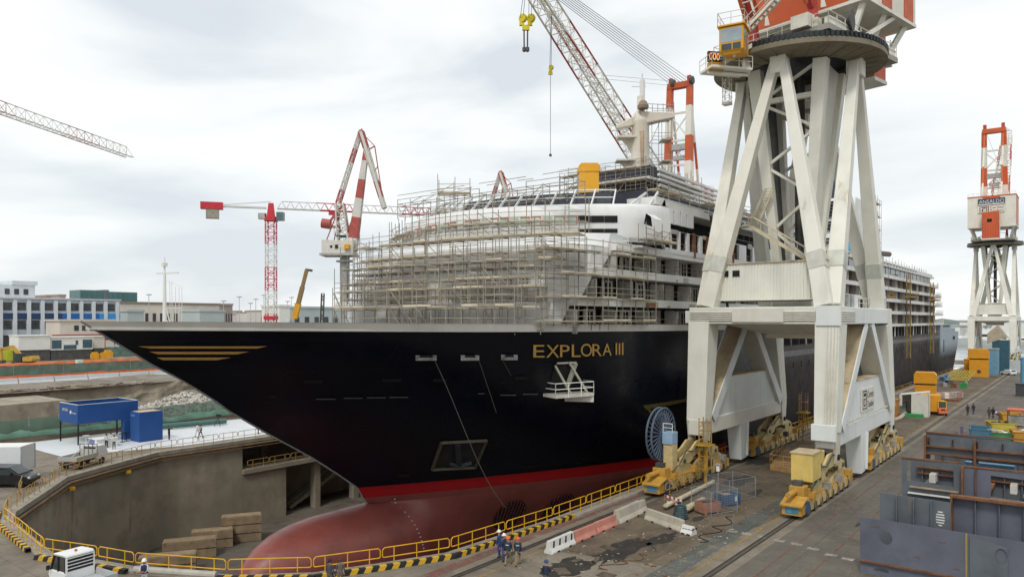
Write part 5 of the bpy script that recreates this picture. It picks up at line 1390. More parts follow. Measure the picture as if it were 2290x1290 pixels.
portal_crane('huge cream portal crane with orange house standing over the quay beside the ship', -24.3, 80.3, (-.21,-.978), True, 55)
portal_crane('cream portal crane with a red and white A-frame at the far end of the quay', -26.6, 313, (.0,1.0), False, 43, 64, sign_rear=True)
tb_ = 211
portal_crane('red and white lattice jib crane rising behind the ship bridge', -91.2, 191.7, tuple(lat(-.55,-.83))[:2], False, 25, 81,
    hooks=[(at(1176,42,150), .72, 'main'), (at(1231,152,157), .45, 'aux')])
# crane cable reel, blue, beside the front inner bogie
rl_ = atX(1478, 970, -31.3)
ree = thing('cable_reel', 'large blue spoked cable reel beside the front crane bogie', 'cable reel', (-31.3, rl_.y, rl_.z))
BLR = mat('reel_blue', (.10,.135,.19), .55, var=.2, sc=1, dirt=.3)
ry, rz_ = rl_.y, rl_.z; RR = 2.4; mb = MB()
for xo in (-.25, .25):
    for i in range(40):
        a, b = 2*PI*i/40, 2*PI*(i+1)/40
        mb.tube((-31.3+xo,ry+RR*math.cos(a),rz_+RR*math.sin(a)),(-31.3+xo,ry+RR*math.cos(b),rz_+RR*math.sin(b)),.09,5)
mb.build('rim', BLR, ree)
for i in range(30):
    a = 2*PI*i/30; mb = MB()
    for xo in (-.25, .25): mb.bar((-31.3+xo,ry+.5*math.cos(a),rz_+.5*math.sin(a)),(-31.3+xo,ry+RR*math.cos(a),rz_+RR*math.sin(a)),.06,.09)
    mb.build('spoke', BLR, ree)
MB().lathe((-31.65,ry,rz_), [(.7,0),(.7,.7)], 18, 'X').build('hub', BLR, ree)
MB().lathe((-31.5,ry,rz_), [(1.4,0),(1.4,.36)], 24, 'X').build('cable', BLACK, ree)
MB().box((-30.9,ry-.6,rz_-.8),(-29.9,ry+.6,rz_+.3)).build('gear_motor', mat('motor_blue', (.28,.42,.58), .5, var=.1), ree, bevel=.06)
rail_line(MB(), [(-30.8,ry-.55,rz_+.3),(-29.9,ry-.55,rz_+.3)], .8).build('motor_rail', WHITE, ree)
MB().box((-30.8,ry-.5,1.5),(-29.9,ry+.5,rz_-.8)).build('reel_stand', BYEL, ree)
# yellow access ladders on the bogies
for (x, y, lab) in ((-29.3, 67.2, 'yellow caged ladder on the front inner crane bogie'), (-29.4, 98.2, 'yellow caged ladder on the rear inner crane bogie')):
    mb = MB(); 
    for q in (-.5,.5):
        for dx in (0,.8): mb.tube((x+dx,y+q,1.2),(x+dx,y+q,6.2),.06)
    for k in range(12):
        z = 1.4 + k*.4; mb.tube((x,y-.5,z),(x,y+.5,z),.04); 
        if k % 3 == 0: mb.tube((x+.8,y-.5,z),(x+.8,y+.5,z),.04); mb.tube((x,y-.5,z),(x+.8,y-.5,z),.04); mb.tube((x,y+.5,z),(x+.8,y+.5,z),.04)
    mb.box((x-.3,y-.8,3.6),(x+1.1,y+.8,3.68)); mb.tube((x+.4,y,.05),(x+.4,y,3.6),.12,8)
    tag(mb.build('access_ladder', mat('ladder_yellow', (.42,.25,.04), .6, var=.2, rust=.3), loc=(x,y,0)), lab, 'ladder')

# ---------------------------------------------------------------- level luffing cranes on the far side
T0 = 131.0
bx_ = at(771, 700, T0)
ll = thing('luffing_crane', 'red and white double jib luffing crane left of the ship superstructure', 'luffing crane', (bx_.x, bx_.y, 0), 'double jib luffing cranes on the far quay')
def Q(px, py, d=0): return at(px, py, T0) + lat(0, d)
GREYC = mat('column_grey', (.40,.42,.42), .6, var=.1, sc=.3, streak=True)
LW = mat('luff_white', (.62,.61,.56), .5, var=.08, dirt=.2); LR = mat('luff_red', (.40,.085,.07), .55, var=.15, dirt=.2)
MB().tube((bx_.x,bx_.y,0),(bx_.x,bx_.y,Q(771,572).z),.85,16).build('column', GREYC, ll, smooth=40)
MB().lathe((bx_.x,bx_.y,Q(771,586).z), [(1.5,0),(1.5,.25)], 20).build('column_ring', GREYC, ll)
mb = MB(); mb.prism([Q(724,571,-1.6),Q(793,571,-1.6),Q(797,540,-1.6),Q(724,538,-1.6)], lat(0,3.4)); hs_ = mb.build('slewing_house', LW, ll, bevel=.05)
mb = MB(); mb.prism([Q(721,573,-2.2),Q(797,573,-2.2),Q(797,568,-2.2),Q(721,568,-2.2)], lat(0,4.6)); mb.build('house_platform', mat('plat_grey', (.4,.4,.38), .6), ll)
MB().prism([Q(743,556,-1.62),Q(748,556,-1.62),Q(748,551,-1.62),Q(743,551,-1.62)], lat(0,-.02)).build('house_window', DARK, hs_)
mb = MB(); mb.prism([Q(754,558,-1.63),Q(761,558,-1.63),Q(761,549,-1.63),Q(754,549,-1.63)], lat(0,-.02)); mb.build('house_emblem', SIGNK, hs_)
MB().prism([Q(775,559,-2.4),Q(787,559,-2.4),Q(787,549,-2.4),Q(777,549,-2.4)], lat(0,.9)).build('cab', CABY, ll)
jb = [Q(787,560), Q(819,338)]
for t0, t1, m_ in ((0,.12,LW),(.12,.33,LR),(.33,.52,LW),(.52,.71,LR),(.71,.9,LW),(.9,1,LR)):
    MB().bar(jb[0].lerp(jb[1],t0), jb[0].lerp(jb[1],t1), lerp(1.75,.85,t0), None, lerp(1.75,.85,t1), None, up=lat(0,1)).build('main_jib', m_, ll, bevel=.05)
mb = MB(); BND2 = lambda i: 1 if (i//3) % 3 else 0
lattice(mb, Q(808,296), Q(860,466), .9,1.3,.7,.8,14,.1,.06,up=lat(0,1),band=BND2)
mb.mi(1); 
for s_ in (-.5,.5): mb.bar(Q(808,296,s_), Q(860,466,s_), .4,.5)
mb.build('fly_jib', [LR, LW], ll)
mb = MB(); lattice(mb, Q(756,456), Q(807,294), .8,.8,.6,.7,16,.08,.05,up=lat(0,1),band=BND2); mb.mi(1); mb.bar(Q(757,456,.3), Q(807,294,.3), .25,.3); mb.build('tie_jib', [LR, LW], ll)
mb = MB(); mb.bar(Q(808,300), Q(809,288), .5,.5,.15,.15); mb.lathe(Q(805,297)-lat(0,.4), [(.45,0),(.45,.8)], 12, 'Y'); mb.build('jib_head', LR, ll)
mb = MB(); mb.tube(Q(808,296), Q(838,327), .07); mb.tube(Q(838,327), Q(845,374), .1); mb.tube(Q(845,374), Q(859,462), .09); mb.tube(Q(819,338), Q(838,327), .12); mb.tube(Q(845,372), Q(836,386), .08); mb.build('fly_tie', LR, ll)
tw = [Q(759,560), Q(753,460), Q(781,470), Q(777,560)]
mb = MB(); lattice(mb, Q(770,556), Q(761,458), 2.0,2.0,1.3,1.6,7,.16,.08,up=lat(0,1)); mb.build('tower_frame', LW, ll)
mb = MB(); mb.bar(Q(757,470), Q(770,455), .4); mb.bar(Q(757,468), Q(736,498), .35); mb.bar(Q(750,462), Q(762,520), .3); mb.tube(Q(756,470), Q(730,538), .1); mb.tube(Q(762,470), Q(747,538), .1); mb.build('balance_lever', LR, ll)
MB().tube(Q(720,499), Q(739,502), .85, 14).build('counterweight', LR, ll, smooth=40)
mb = MB(); mb.prism([Q(756,530,-1.2),Q(778,530,-1.2),Q(776,527,-1.2),Q(752,527,-1.2)], lat(0,2.4)); mb.build('tower_platform', DSTEEL, ll)
mb = MB(); mb.tube(Q(768,475), Q(784,520), .07); mb.tube(Q(766,470), Q(782,545), .07); mb.bar(Q(778,520), Q(786,498), .35); mb.build('luffing_rod', LR, ll)
q2 = at(1092, 700, 168)
dup(ll, (q2.x, q2.y, 0), rad(-14), 'smaller looking luffing crane whose folded jib peeks over the bridge roof', 'double jib luffing cranes on the far quay')

# ---------------------------------------------------------------- tower cranes
def tower_crane(label, base, top_z, jib_dir, jib_len, cj_len, nb, pale=False):
    TR = mat('tower_red', (.52,.03,.045), .5, var=.1); TW = mat('tower_white', (.66,.66,.64), .5, var=.06)
    t = thing('tower_crane', label, 'tower crane', base, 'tower cranes of the building site')
    b = Vector(base); mb = MB(); n_ = 16
    for i in range(n_):
        z0, z1 = lerp(b.z, top_z-3, i/n_), lerp(b.z, top_z-3, (i+1)/n_)
        mb.mi(0 if (i in (2,3,6,7,10,11,14,15)) else 1)
        lattice(mb, (b.x,b.y,z0), (b.x,b.y,z1), 2.1,2.1,2.1,2.1,2,.13,.06,up=(cT,sT,0))
    mb.build('mast', [TR, TW], t)
    MB().cbox((b.x,b.y,lerp(b.z,top_z,.45)), (2.7,2.7,.9), TH).build('mast_collar', TR, t)
    d = Vector(jib_dir).normalized(); J0 = Vector((b.x,b.y,top_z))
    mb = MB(); mb.cbox((b.x,b.y,top_z-2.6), (2.6,2.6,1.0), TH); mb.bar((b.x,b.y,top_z-2.2), (b.x,b.y,top_z+1.2), 2.0,2.0,1.2,1.2,up=d); mb.build('slewing_head', TR, t)
    mb = MB(); trilattice(mb, J0+d*1.5, J0+d*jib_len, 1.5, 1.8, nb, .08 if pale else .13, .045 if pale else .065, band=lambda i: 0 if (i % 10) in (5,6,7,8) else 1); mb.build('jib', [mat('jib_pink', (.50,.36,.36), .6) if pale else TR, TW], t)
    mb = MB()
    sd = d.cross(Vector((0,0,1)))
    for s_ in (-.7,.7): mb.bar(J0+sd*s_-d, J0+sd*s_-d*cj_len, .2,.35)
    mb.bar(J0+Vector((0,0,1.6)), J0-d*cj_len*.75+Vector((0,0,.3)), .2); mb.build('counter_jib', TW, t)
    mb = MB(); mb.bar(J0-d*cj_len*.72, J0-d*cj_len*1.05, 1.8, 1.6); mb.build('counterweight_cradle', TR, t)
    mb = MB(); mb.bar(J0-d*cj_len*.78-Vector((0,0,1.8)), J0-d*cj_len*.97-Vector((0,0,1.8)), 1.5, 2.4); mb.build('counterweight', CONC, t)
    MB().cbox(J0+d*2.2-Vector((0,0,2.0))+sd*.9, (1.6,1.6,2.0), TH).build('cab', mat('cab_teal', (.10,.16,.17), .3), t)
    MB().cbox(J0-d*2.0-Vector((0,0,2.0)), (1.6,1.4,1.4), TH).build('switch_cabinet', STEEL, t)
    tr_ = J0+d*jib_len*.24
    MB().cbox(tr_-Vector((0,0,.5)), (2.6,1.6,.9), math.atan2(d.y,d.x)).build('trolley', TR, t)
    mb = MB(); mb.tube(tr_, tr_-Vector((0,0,3.4)), .05,4); hk_ = tr_-Vector((0,0,3.9)); mb.cbox(hk_, (1.5,.5,.6), math.atan2(d.y,d.x)); mb.tube(hk_, hk_-Vector((0,0,2)), .06,4); mb.build('hook_block', mat('hook_orange', (.45,.2,.04), .5), t)
    return t
bb_ = at(606, 700, 180)
tower_crane('red and white tower crane behind the bow of the ship', (bb_.x, bb_.y, -5.6), at(606,466,180).z, lat(1,.32), 62, 15, 30)
j0, j1 = at(-60, 222, 105), at(290, 331, 140); j1.z = j0.z
dj = (j1-j0); Lj = dj.length
base_ = j1 - dj.normalized()*66
tower_crane('tower crane whose pale jib reaches in at the upper left corner', (base_.x, base_.y, -5.6 if base_.x < -109 else 0), j1.z-.6, dj, 66, 16, 34, True)

# ---------------------------------------------------------------- telescopic mobile crane and a dark lattice boom
a, b = at(659, 712, 215), at(686, 603, 215)
mc = thing('mobile_crane', 'yellow telescopic boom of a mobile crane behind the bow', 'mobile crane', (a.x, a.y, 0))
for i, (t0, t1, w_, m_) in enumerate(((0,.3,1.5,CABY),(.3,.65,1.15,mat('boom_brown', (.24,.16,.06), .6)),(.65,1,.9,mat('boom_brown', ())))):
    MB().bar(a.lerp(b,t0), a.lerp(b,t1+.0), w_).build('boom', m_, mc)
MB().bar(b-lat(.3,0), b+lat(1.6,0)-Vector((0,0,.3)), .7).build('boom_head', DSTEEL, mc)
MB().cbox((a.x,a.y,13.5), (3,3,2.6), TH).build('boom_base', DSTEEL, mc); MB().cbox((a.x,a.y,2.2), (12,3,3), TH).build('carrier', CABY, mc)
MB().tube((a.x,a.y,3.5),(a.x,a.y,12.5),1.1,12).build('turret', DSTEEL, mc)
for k in range(4): 
    q = Vector((a.x,a.y,.7)) + lat(-4.5+k*3,-1.4); MB().lathe(q, [(.7,0),(.7,.5)], 14, 'Y').build('wheel', BLACK, mc)
a, b = at(716, 712, 230), at(722, 656, 230)
mb = MB(); lattice(mb, (a.x,a.y,0), b, 1.0,1.0,.8,.8,16,.12,.08,up=lat(0,1))
tag(mb.build('lattice_boom', DSTEEL, loc=(a.x,a.y,0)), 'short dark lattice boom standing left of the scaffolding', 'lattice boom')

# ================================================================== SCAFFOLDING ON THE SHIP
def resample(pts, step):
    pts = [Vector(p) for p in pts]; out = [pts[0]]; acc = 0
    for a, b in zip(pts, pts[1:]):
        L_ = (b-a).length
        if L_ < 1e-6: continue
        p = step - acc
        while p < L_: out.append(a.lerp(b, p/L_)); p += step
        acc = (acc + L_) % step if L_ else acc
        acc = L_ - (p - step) 
    return out
def scaffold(label, inner, outer, z0, z1, lift=2.0, guard=True, over=1.2, boards=True, seed=1, r=.041, name='scaffolding', diag=.25, group='tube scaffolding on the ship', loc=None, boardm=None):
    """tube scaffold between two plan lines with equal point counts"""
    rnd = random.Random(seed)
    o = thing(name, label, 'scaffolding', loc or (inner[0].x, inner[0].y, z0), group)
    n = min(len(inner), len(outer)); poles = []
    for i in range(n):
        for line in (inner, outer):
            p = line[i]; poles.append((p, z1 + over*rnd.uniform(.3, 1.25)))
    cnt = 0; rest = MB()
    for (p, zt) in poles:
        a, b = Vector((p.x,p.y,z0)), Vector((p.x + rnd.uniform(-.04,.04), p.y, zt))
        if cnt < 95: MB().tube(a, b, r, 5).build('standard', SCAF, o); cnt += 1
        else: rest.tube(a, b, r, 5)
    if rest.v: tag(rest.build('standard', SCAF, o), kind='stuff')
    z = z0 + .35; lv = 0
    while z < z1 + .2:
        mb = MB(); bd = MB()
        for i in range(n-1):
            for line in (inner, outer):
                a, b = line[i], line[i+1]; dz = rnd.uniform(-.03,.03)
                A, B = Vector((a.x,a.y,z+dz)), Vector((b.x,b.y,z-dz))
                mb.tube(A, B, r, 4)
                if guard and line is outer:
                    for h in (.5, 1.0):
                        if rnd.random() < .92: mb.tube(A+Vector((0,0,h)), B+Vector((0,0,h)), r*.9, 4)
                if guard and line is inner and rnd.random() < .3: mb.tube(A+Vector((0,0,1.0)), B+Vector((0,0,1.0)), r*.9, 4)
            if rnd.random() < diag: mb.tube(Vector((outer[i].x,outer[i].y,z)), Vector((outer[i+1].x,outer[i+1].y,min(z+lift,z1+.6))), r*.9, 4)
            if boards and rnd.random() < .88:
                a, b, c_, d = inner[i], inner[i+1], outer[i+1], outer[i]; dz = rnd.uniform(0,.05)
                bd.prism([(a.x,a.y,z+.06+dz),(b.x,b.y,z+.06+dz),(c_.x,c_.y,z+.06+dz),(d.x,d.y,z+.06+dz)], (0,0,.05))
                if rnd.random() < .45: bd.bar(Vector((d.x,d.y,z+.18)), Vector((c_.x,c_.y,z+.18)), .04, .14)
        for i in range(n): mb.tube(Vector((inner[i].x,inner[i].y,z)), Vector((outer[i].x,outer[i].y,z)), r, 4)
        mb.build('ledger', SCAF, o)
        if bd.v: bd.build('boards', boardm or BOARD, o)
        z += lift; lv += 1
    return o
def arc_line(yc, k, hw, d, xa, xb, step=2.0, dy=0):
    n = 60; pts = []
    for i in range(n+1):
        x = lerp(xa, xb, i/n); e_ = max(0, abs(x)-(hw-3.5))/3.5
        pts.append(Vector((XC+x*(1+d/60), yc - d + k*x*x + 1.2*e_**2.2 + dy, 0)))
    return pts
def pair(yc, k, hw, d0, d1, xa, xb, step):
    A, B = arc_line(yc,k,hw,d0,xa,xb), arc_line(yc,k,hw,d1,xa,xb)
    n = max(2, round(sum((b-a).length for a, b in zip(B, B[1:]))/step)); f_ = lambda L_, t: L_[min(59, int(t*60))].lerp(L_[min(60, int(t*60)+1)], t*60-int(t*60))
    return [f_(A, i/n) for i in range(n+1)], [f_(B, i/n) for i in range(n+1)]
def line_pair(p0, p1, d, n):
    p0, p1 = Vector(p0), Vector(p1); t = (p1-p0).normalized(); nn = Vector((t.y,-t.x,0))*d
    return [p0.lerp(p1,i/n) for i in range(n+1)], [p0.lerp(p1,i/n)+nn for i in range(n+1)]
i_, o_ = pair(49.8,.003,14.95,2.2,3.5,13.4,-7.5,1.7); scaffold('lowest ring of scaffolding standing on the fore deck round the front plating', i_, o_, 14.3, 17.6, 1.9, seed=2)
i_, o_ = pair(49.8,.003,14.95,.5,1.9,14.6,-9.5,1.7); scaffold('second ring of scaffolding close against the lowest front tier', i_, o_, 14.3, 19.2, 1.75, seed=3)
i_, o_ = pair(51.5,.005,15.4,.6,2.2,15.2,-10.5,1.7); scaffold('third ring of scaffolding round the second front tier', i_, o_, 17.1, 21.6, 1.55, seed=4)
i_, o_ = pair(53.3,.008,15.4,.7,2.3,15.3,-11,1.7); scaffold('fourth ring of scaffolding just below the bridge eyebrow', i_, o_, 19.7, 23.0, 1.4, seed=5)
i_, o_ = line_pair((side_x+1.3,62,0),(side_x+1.3,68.5,0),.8,4); scaffold('light scaffolding hung on the starboard bridge wing end', i_, o_, 22.6, 23.7, 1.1, seed=19, over=.8)
i_, o_ = pair(56.6,.0275,17.2,.85,1.8,12.8,-17.0,1.8); scaffold('top ring of scaffolding hung along the bridge windows', i_, o_, 23.1, 25.3, 1.3, seed=6, over=1.6)
A_ = [Vector((q, y, 0)) for q, y in ((hx(49,14.9)+.1,49),(hx(51,14.9)+.15,51),(hx(52.5,14.9)+.2,52.5),(hx(54,14.9)+.3,54),(side_x+.2,56),(side_x+.2,58.4),(side_x+.2,61),(side_x+.2,63.5),(side_x+.2,66))]; i_, o_ = A_, [p+Vector((1.0,-.25,0)) for p in A_]; scaffold('scaffolding tower on the ship side below the starboard bridge wing', i_, o_, 14.95, 21.6, 2.0, seed=7, diag=.1)
i_, o_ = line_pair((XC-11,59.5,0),(XC+13,59.5,0),1.2,12); scaffold('light scaffold frame standing on the bridge roof behind the stanchions', i_, o_, 26.8, 28.4, 1.3, seed=8, boards=False, over=.5)
i_, o_ = line_pair((mx_-6.5,my-9.6,0),(mx_+6.6,my-9.6,0),1.3,9); scaffold('scaffolding in front of the stacked mast house', i_, o_, 28.0, 34.6, 1.6, seed=9)
i_, o_ = line_pair((mx_+6.6,my-9,0),(mx_+6.6,my+3,0),1.3,7); scaffold('scaffolding along the side of the mast house', i_, o_, 28.0, 34.2, 1.6, seed=10)
q = at(1474, 340, 108); i_, o_ = line_pair((q.x-1.2,q.y-.8,0),(q.x+1.0,q.y+.9,0),2.2,2); scaffold('tall slender stair tower of scaffolding right of the ship mast', i_, o_, 34.5, 44.4, 3.1, seed=11, over=.5)
q = at(1020, 430, 84); i_, o_ = line_pair((q.x-1.5,q.y-1.2,0),(q.x+1.3,q.y+1.0,0),1.8,2); scaffold('small scaffold platform standing alone on the bridge roof', i_, o_, 26.9, 29.9, 2.2, seed=12, over=1.8)
i_, o_ = line_pair((FX+7.2,FY+5,0),(FX+7.2,FY+11,0),1.6,3); scaffold('scaffolding at the after edge of the funnel', i_, o_, 28.0, 45, 3.2, seed=13)
i_, o_ = line_pair((XC+13,72,0),(XC+14.5,128,0),1.2,22); scaffold('long scaffold walkway on the roof edge above the white side wall', i_, o_, 27.5, 29.4, 1.5, seed=14, over=.8)
i_, o_ = line_pair((XC+13,132,0),(XC+13,236,0),1.2,30); scaffold('far scaffold walkway on the roof edge towards the stern', i_, o_, 27.5, 29.0, 1.5, seed=15, over=.8)
q = atX(2015, 575, XC+4)
i_, o_ = line_pair((XC+3,214,0),(XC+3,226,0),2.4,5); scaffold('raised scaffold deck carrying a long pipe above the after roof', i_, o_, 27.3, 32.3, 1.6, seed=16, over=1.3)
tag(MB().tube((XC+2,204,33.2),(XC+7.5,222,33.2),.7,12).build('pipe', mat('dark_pipe', (.12,.10,.085), .7), loc=(XC+4,212,27)), 'long dark pipe lying on scaffolding above the after roof', 'pipe')
# yellow mast climbers hung on the far ship side
for (px, ztop, lab) in ((2034,26.2,'yellow mast climbing platform hanging on the after ship side'),(2086,25.4,'second yellow mast climber nearer the stern of the ship'),(1983,0,'small yellow hanging platform just right of the big crane')):
    p = atX(px, 650, side_x+1.2); t = thing('mast_climber', lab, 'work platform', (p.x,p.y,0), 'yellow work platforms on the ship side')
    CLY = mat('climber_yellow', (.30,.20,.07), .7, var=.3, dirt=.4)
    if ztop:
        mb = MB(); lattice(mb, (p.x-.2,p.y,6.5), (p.x-.2,p.y,ztop), .8,.8,.8,.8,18,.06,.04,up=(0,1,0)); mb.build('mast', CLY, t)
        mb = MB(); mb.box((p.x-.3,p.y-4,20.6),(p.x+1.3,p.y+4,20.9)); rail_line(mb, [(p.x+1.3,p.y-4,20.9),(p.x+1.3,p.y+4,20.9)], 1.2); mb.build('platform', CLY, t)
    else:
        mb = MB(); mb.box((p.x-.3,p.y-2.4,20.0),(p.x+1.1,p.y+2.4,20.3)); rail_line(mb, [(p.x+1.1,p.y-2.4,20.3),(p.x+1.1,p.y+2.4,20.3)], 1.2, True, .07); mb.build('platform', CLY, t)
        mb = MB(); mb.tube((p.x+.4,p.y,21.4),(p.x+.4,p.y,27),.04); mb.build('rope', ROPE, t)
# things lying about on the upper decks
random.seed(31)
COLS = [CABY, BYEL2, mat('crate_blue', (.07,.2,.4), .5), STEEL, RUST, mat('hose_green', (.05,.2,.13), .6), ORANGE, WHITE, mat('tarp_grey', (.3,.3,.28), .8)]
LBL = [('yellow gas bottle crate on the ship roof edge','crate'), ('blue plastic drum on the ship roof edge','drum'), ('orange toolbox on the ship roof edge','toolbox')]
for k in range(46):
    y = 74 + k*3.4 + random.uniform(-1,1); x = XC + random.uniform(12.4, 15.2); s_ = random.uniform(.35, .9); c_ = random.choice(COLS)
    mb = MB(); kind = k % 3
    if kind == 0: mb.cbox((x,y,27.42+s_*.5), (s_*1.2,s_*1.6,s_), random.random()); mb.cbox((x,y,27.42+s_*1.04), (s_*1.3,s_*1.7,s_*.1), 0)
    elif kind == 1: mb.lathe((x,y,27.42), [(s_*.42,0),(s_*.45,.1*s_),(s_*.45,s_*1.1),(s_*.4,s_*1.2)], 12)
    else:
        for j in range(4): mb.tube((x+j*.12,y-1.2*s_,27.5+.09*(j%2)),(x+j*.12+.2,y+1.3*s_,27.52+.1*(j%2)),.06,6)
    nm = ('toolbox','drum','pipe_bundle')[kind]
    tag(mb.build(nm, c_, loc=(x,y,27.4)), ('small site box left on the ship roof edge','drum left on the ship roof edge','bundle of loose tubes left on the ship roof edge')[kind], nm.replace('_',' '), ('site boxes on the roof edge','drums on the roof edge','tube bundles on the roof edge')[kind])
# heavy hose hanging down the ship side from the roof
mb = MB(); mb.path([(side_x+.5,80.5,27.6),(side_x+.7,81,25),(side_x+.9,82.5,22),(side_x+.9,84,18.5),(side_x+.8,85.5,15.2)], .16, 7)
tag(mb.build('hose', mat('hose_dark', (.05,.05,.05), .7), loc=(side_x+.8,83,15)), 'thick dark hose hanging down the white side wall of the ship', 'hose')

# ================================================================== RAILS AND KERBS ROUND THE DOCK
def MW(p, yaw): return Matrix.Translation(Vector(p)) @ Matrix.Rotation(yaw, 4, 'Z')
def head(u, d):
    v = lat(u, d); return math.atan2(v.y, v.x)
RY = mat('rail_yellow', (.66,.36,.015), .45, var=.12, sc=1.2, rust=.1)
RYO = mat('rail_yellow_old', (.42,.25,.06), .6, var=.25, sc=1.2, rust=.35)
def rail_panel(a, b, m, label, group, h=1.1, r=.034, npost=None):
    a, b = Vector((a[0],a[1],.1)), Vector((b[0],b[1],.1)); d = (b-a); L_ = d.length; d.normalize(); g = .07
    A, B = a + d*g, b - d*g; mb = MB(); c = .14; up = Vector((0,0,1))
    loop = [A+up*(.5+c*.5), A+up*(h-c), A+d*c+up*h, B-d*c+up*h, B+up*(h-c), B+up*(.5+c*.5), B-d*c*.5+up*.5, A+d*c*.5+up*.5]
    mb.path(loop+loop[:1], r, 6)
    n = npost or max(2, round(L_/1.5)); 
    for i in range(n): p = A.lerp(B, (i+.5)/n); mb.tube(p, p+up*h, r, 6); mb.cbox(p+up*.02, (.14,.14,.03))
    return tag(mb.build('guard_rail', m, loc=a), label, 'guard rail', group)
def run(pts, step):
    out = []
    for a, b in zip(pts, pts[1:]):
        a, b = Vector(a), Vector(b); n = max(1, round((b-a).length/step))
        for i in range(n): out.append((a.lerp(b, i/n), a.lerp(b, (i+1)/n)))
    return out
ed = offset_poly(DOCK, .42*sgn)
edge_near = ed[1:9]; ring_left = ed[8:]
for a, b in run(list(reversed(ed[1:10])), 4.4): rail_panel(a, b, RY, 'yellow guard rail panel with rounded corners along the dock edge by the bulb', 'yellow guard rails at the dock head')
for a, b in run([(-32.48,47),(-32.48,118)], 4.6): rail_panel(a, b, RY, 'yellow guard rail panel on the quay edge beside the ship side', 'yellow guard rails beside the ship')
for a, b in run([(-32.48,118),(-32.48,262)], 9): rail_panel(a, b, RYO, 'worn yellow guard rail far along the quay edge', 'worn guard rails far along the quay', npost=3)
for a, b in run(ring_left[1:7] + [(-86.4,54)], 3.0): rail_panel(a, b, RYO, 'worn yellow guard rail on the far side of the dock head', 'worn guard rails on the far dock side')
for a, b in run([(-86.4,54),(-86.4,96)], 3.6): rail_panel(a, b, RYO, 'worn yellow guard rail along the far dock wall past the gallery', 'worn guard rails along the far dock wall')
for a, b in run([(-85.9,55),(-85.9,88)], 3.4):
    o = rail_panel((a[0],a[1]), (b[0],b[1]), RYO, 'yellow guard rail on the sunken gallery of the far dock wall', 'guard rails on the sunken gallery'); o.location.z -= 3.85
for a, b in ((gr(42,1110), gr(52,1085)), (gr(52,1085), gr(66,1078))):
    rail_panel(a, b, RYO, 'short bent yellow rail beside the black van', 'short rails beside the black van', h=1.0)
KB = mat('kerb_black', (.02,.02,.02), .7, var=.3); KY = mat('kerb_yellow', (.60,.36,.03), .7, var=.15, dirt=.3, fine=.2)
def striped_kerb(pts, label, w_=.3, h=.3, st=.42):
    mb = MB(); acc = 0
    for a, b in zip(pts, pts[1:]):
        a, b = Vector((a[0],a[1],.004)), Vector((b[0],b[1],.004)); d = (b-a); L_ = d.length; d.normalize(); nn = Vector((-d.y, d.x, 0))
        n = max(1, int(L_/st)); s_ = L_/n
        for i in range(n):
            mb.mi(i % 2); p, q = a + d*i*s_, a + d*(i+1)*s_; sh = d*.16
            for sg_ in (-1, 1):
                f0, f1 = p + nn*w_/2*sg_, q + nn*w_/2*sg_
                quad = [f0, f1, f1+sh+Vector((0,0,h)), f0+sh+Vector((0,0,h))]
                mb.add(quad, [(0,1,2,3)] if sg_ < 0 else [(3,2,1,0)])
            mb.add([p-nn*w_/2+sh+Vector((0,0,h)), q-nn*w_/2+sh+Vector((0,0,h)), q+nn*w_/2+sh+Vector((0,0,h)), p+nn*w_/2+sh+Vector((0,0,h))], [(0,1,2,3)])
    return tag(mb.build('striped_kerb', [KB, KY], loc=Vector((pts[0][0],pts[0][1],0))), label, 'kerb')
kk = offset_poly(DOCK, .95*sgn)
striped_kerb([(-41.2,24.2),kk[4],kk[3],kk[2],(-31.95,49)], 'black and yellow striped kerb curving past the red bulb on the near quay')
striped_kerb([kk[10],kk[9],(-56,19.5)], 'black and yellow striped kerb at the far left corner of the dock head')
striped_kerb([kk[8],(-48,21.1),(-46.6,21.5)], 'short striped kerb between the white utility truck and the man with a vest')
mb = MB(); mb.tube((-46.2,21.9,.25),(-41.3,24.4,.25),.22,10); tag(mb.build('pipe', mat('pale_pipe', (.40,.38,.33), .7, var=.2, dirt=.3), loc=(-44,23,0)), 'pale grey pipe lying behind the man with a vest at the dock head', 'pipe')
mb = MB(); mb.prism([(-45.6,20.6,0),(-40.2,23.4,0),(-39.9,22.9,0),(-45.3,20.1,0)], (0,0,.22)); tag(mb.build('kerb_stone', CONC, loc=(-43,22,0)), 'pale concrete kerb stone along the bottom edge beside the man with a vest', 'kerb')
mb = MB(); mb.box((-31.92,49,0),(-31.75,250,.2)); tag(mb.build('kerb_stone', CONC, loc=(-31.8,49,0)), 'long plain pale kerb between the ship rails and the red painted walkway', 'kerb')

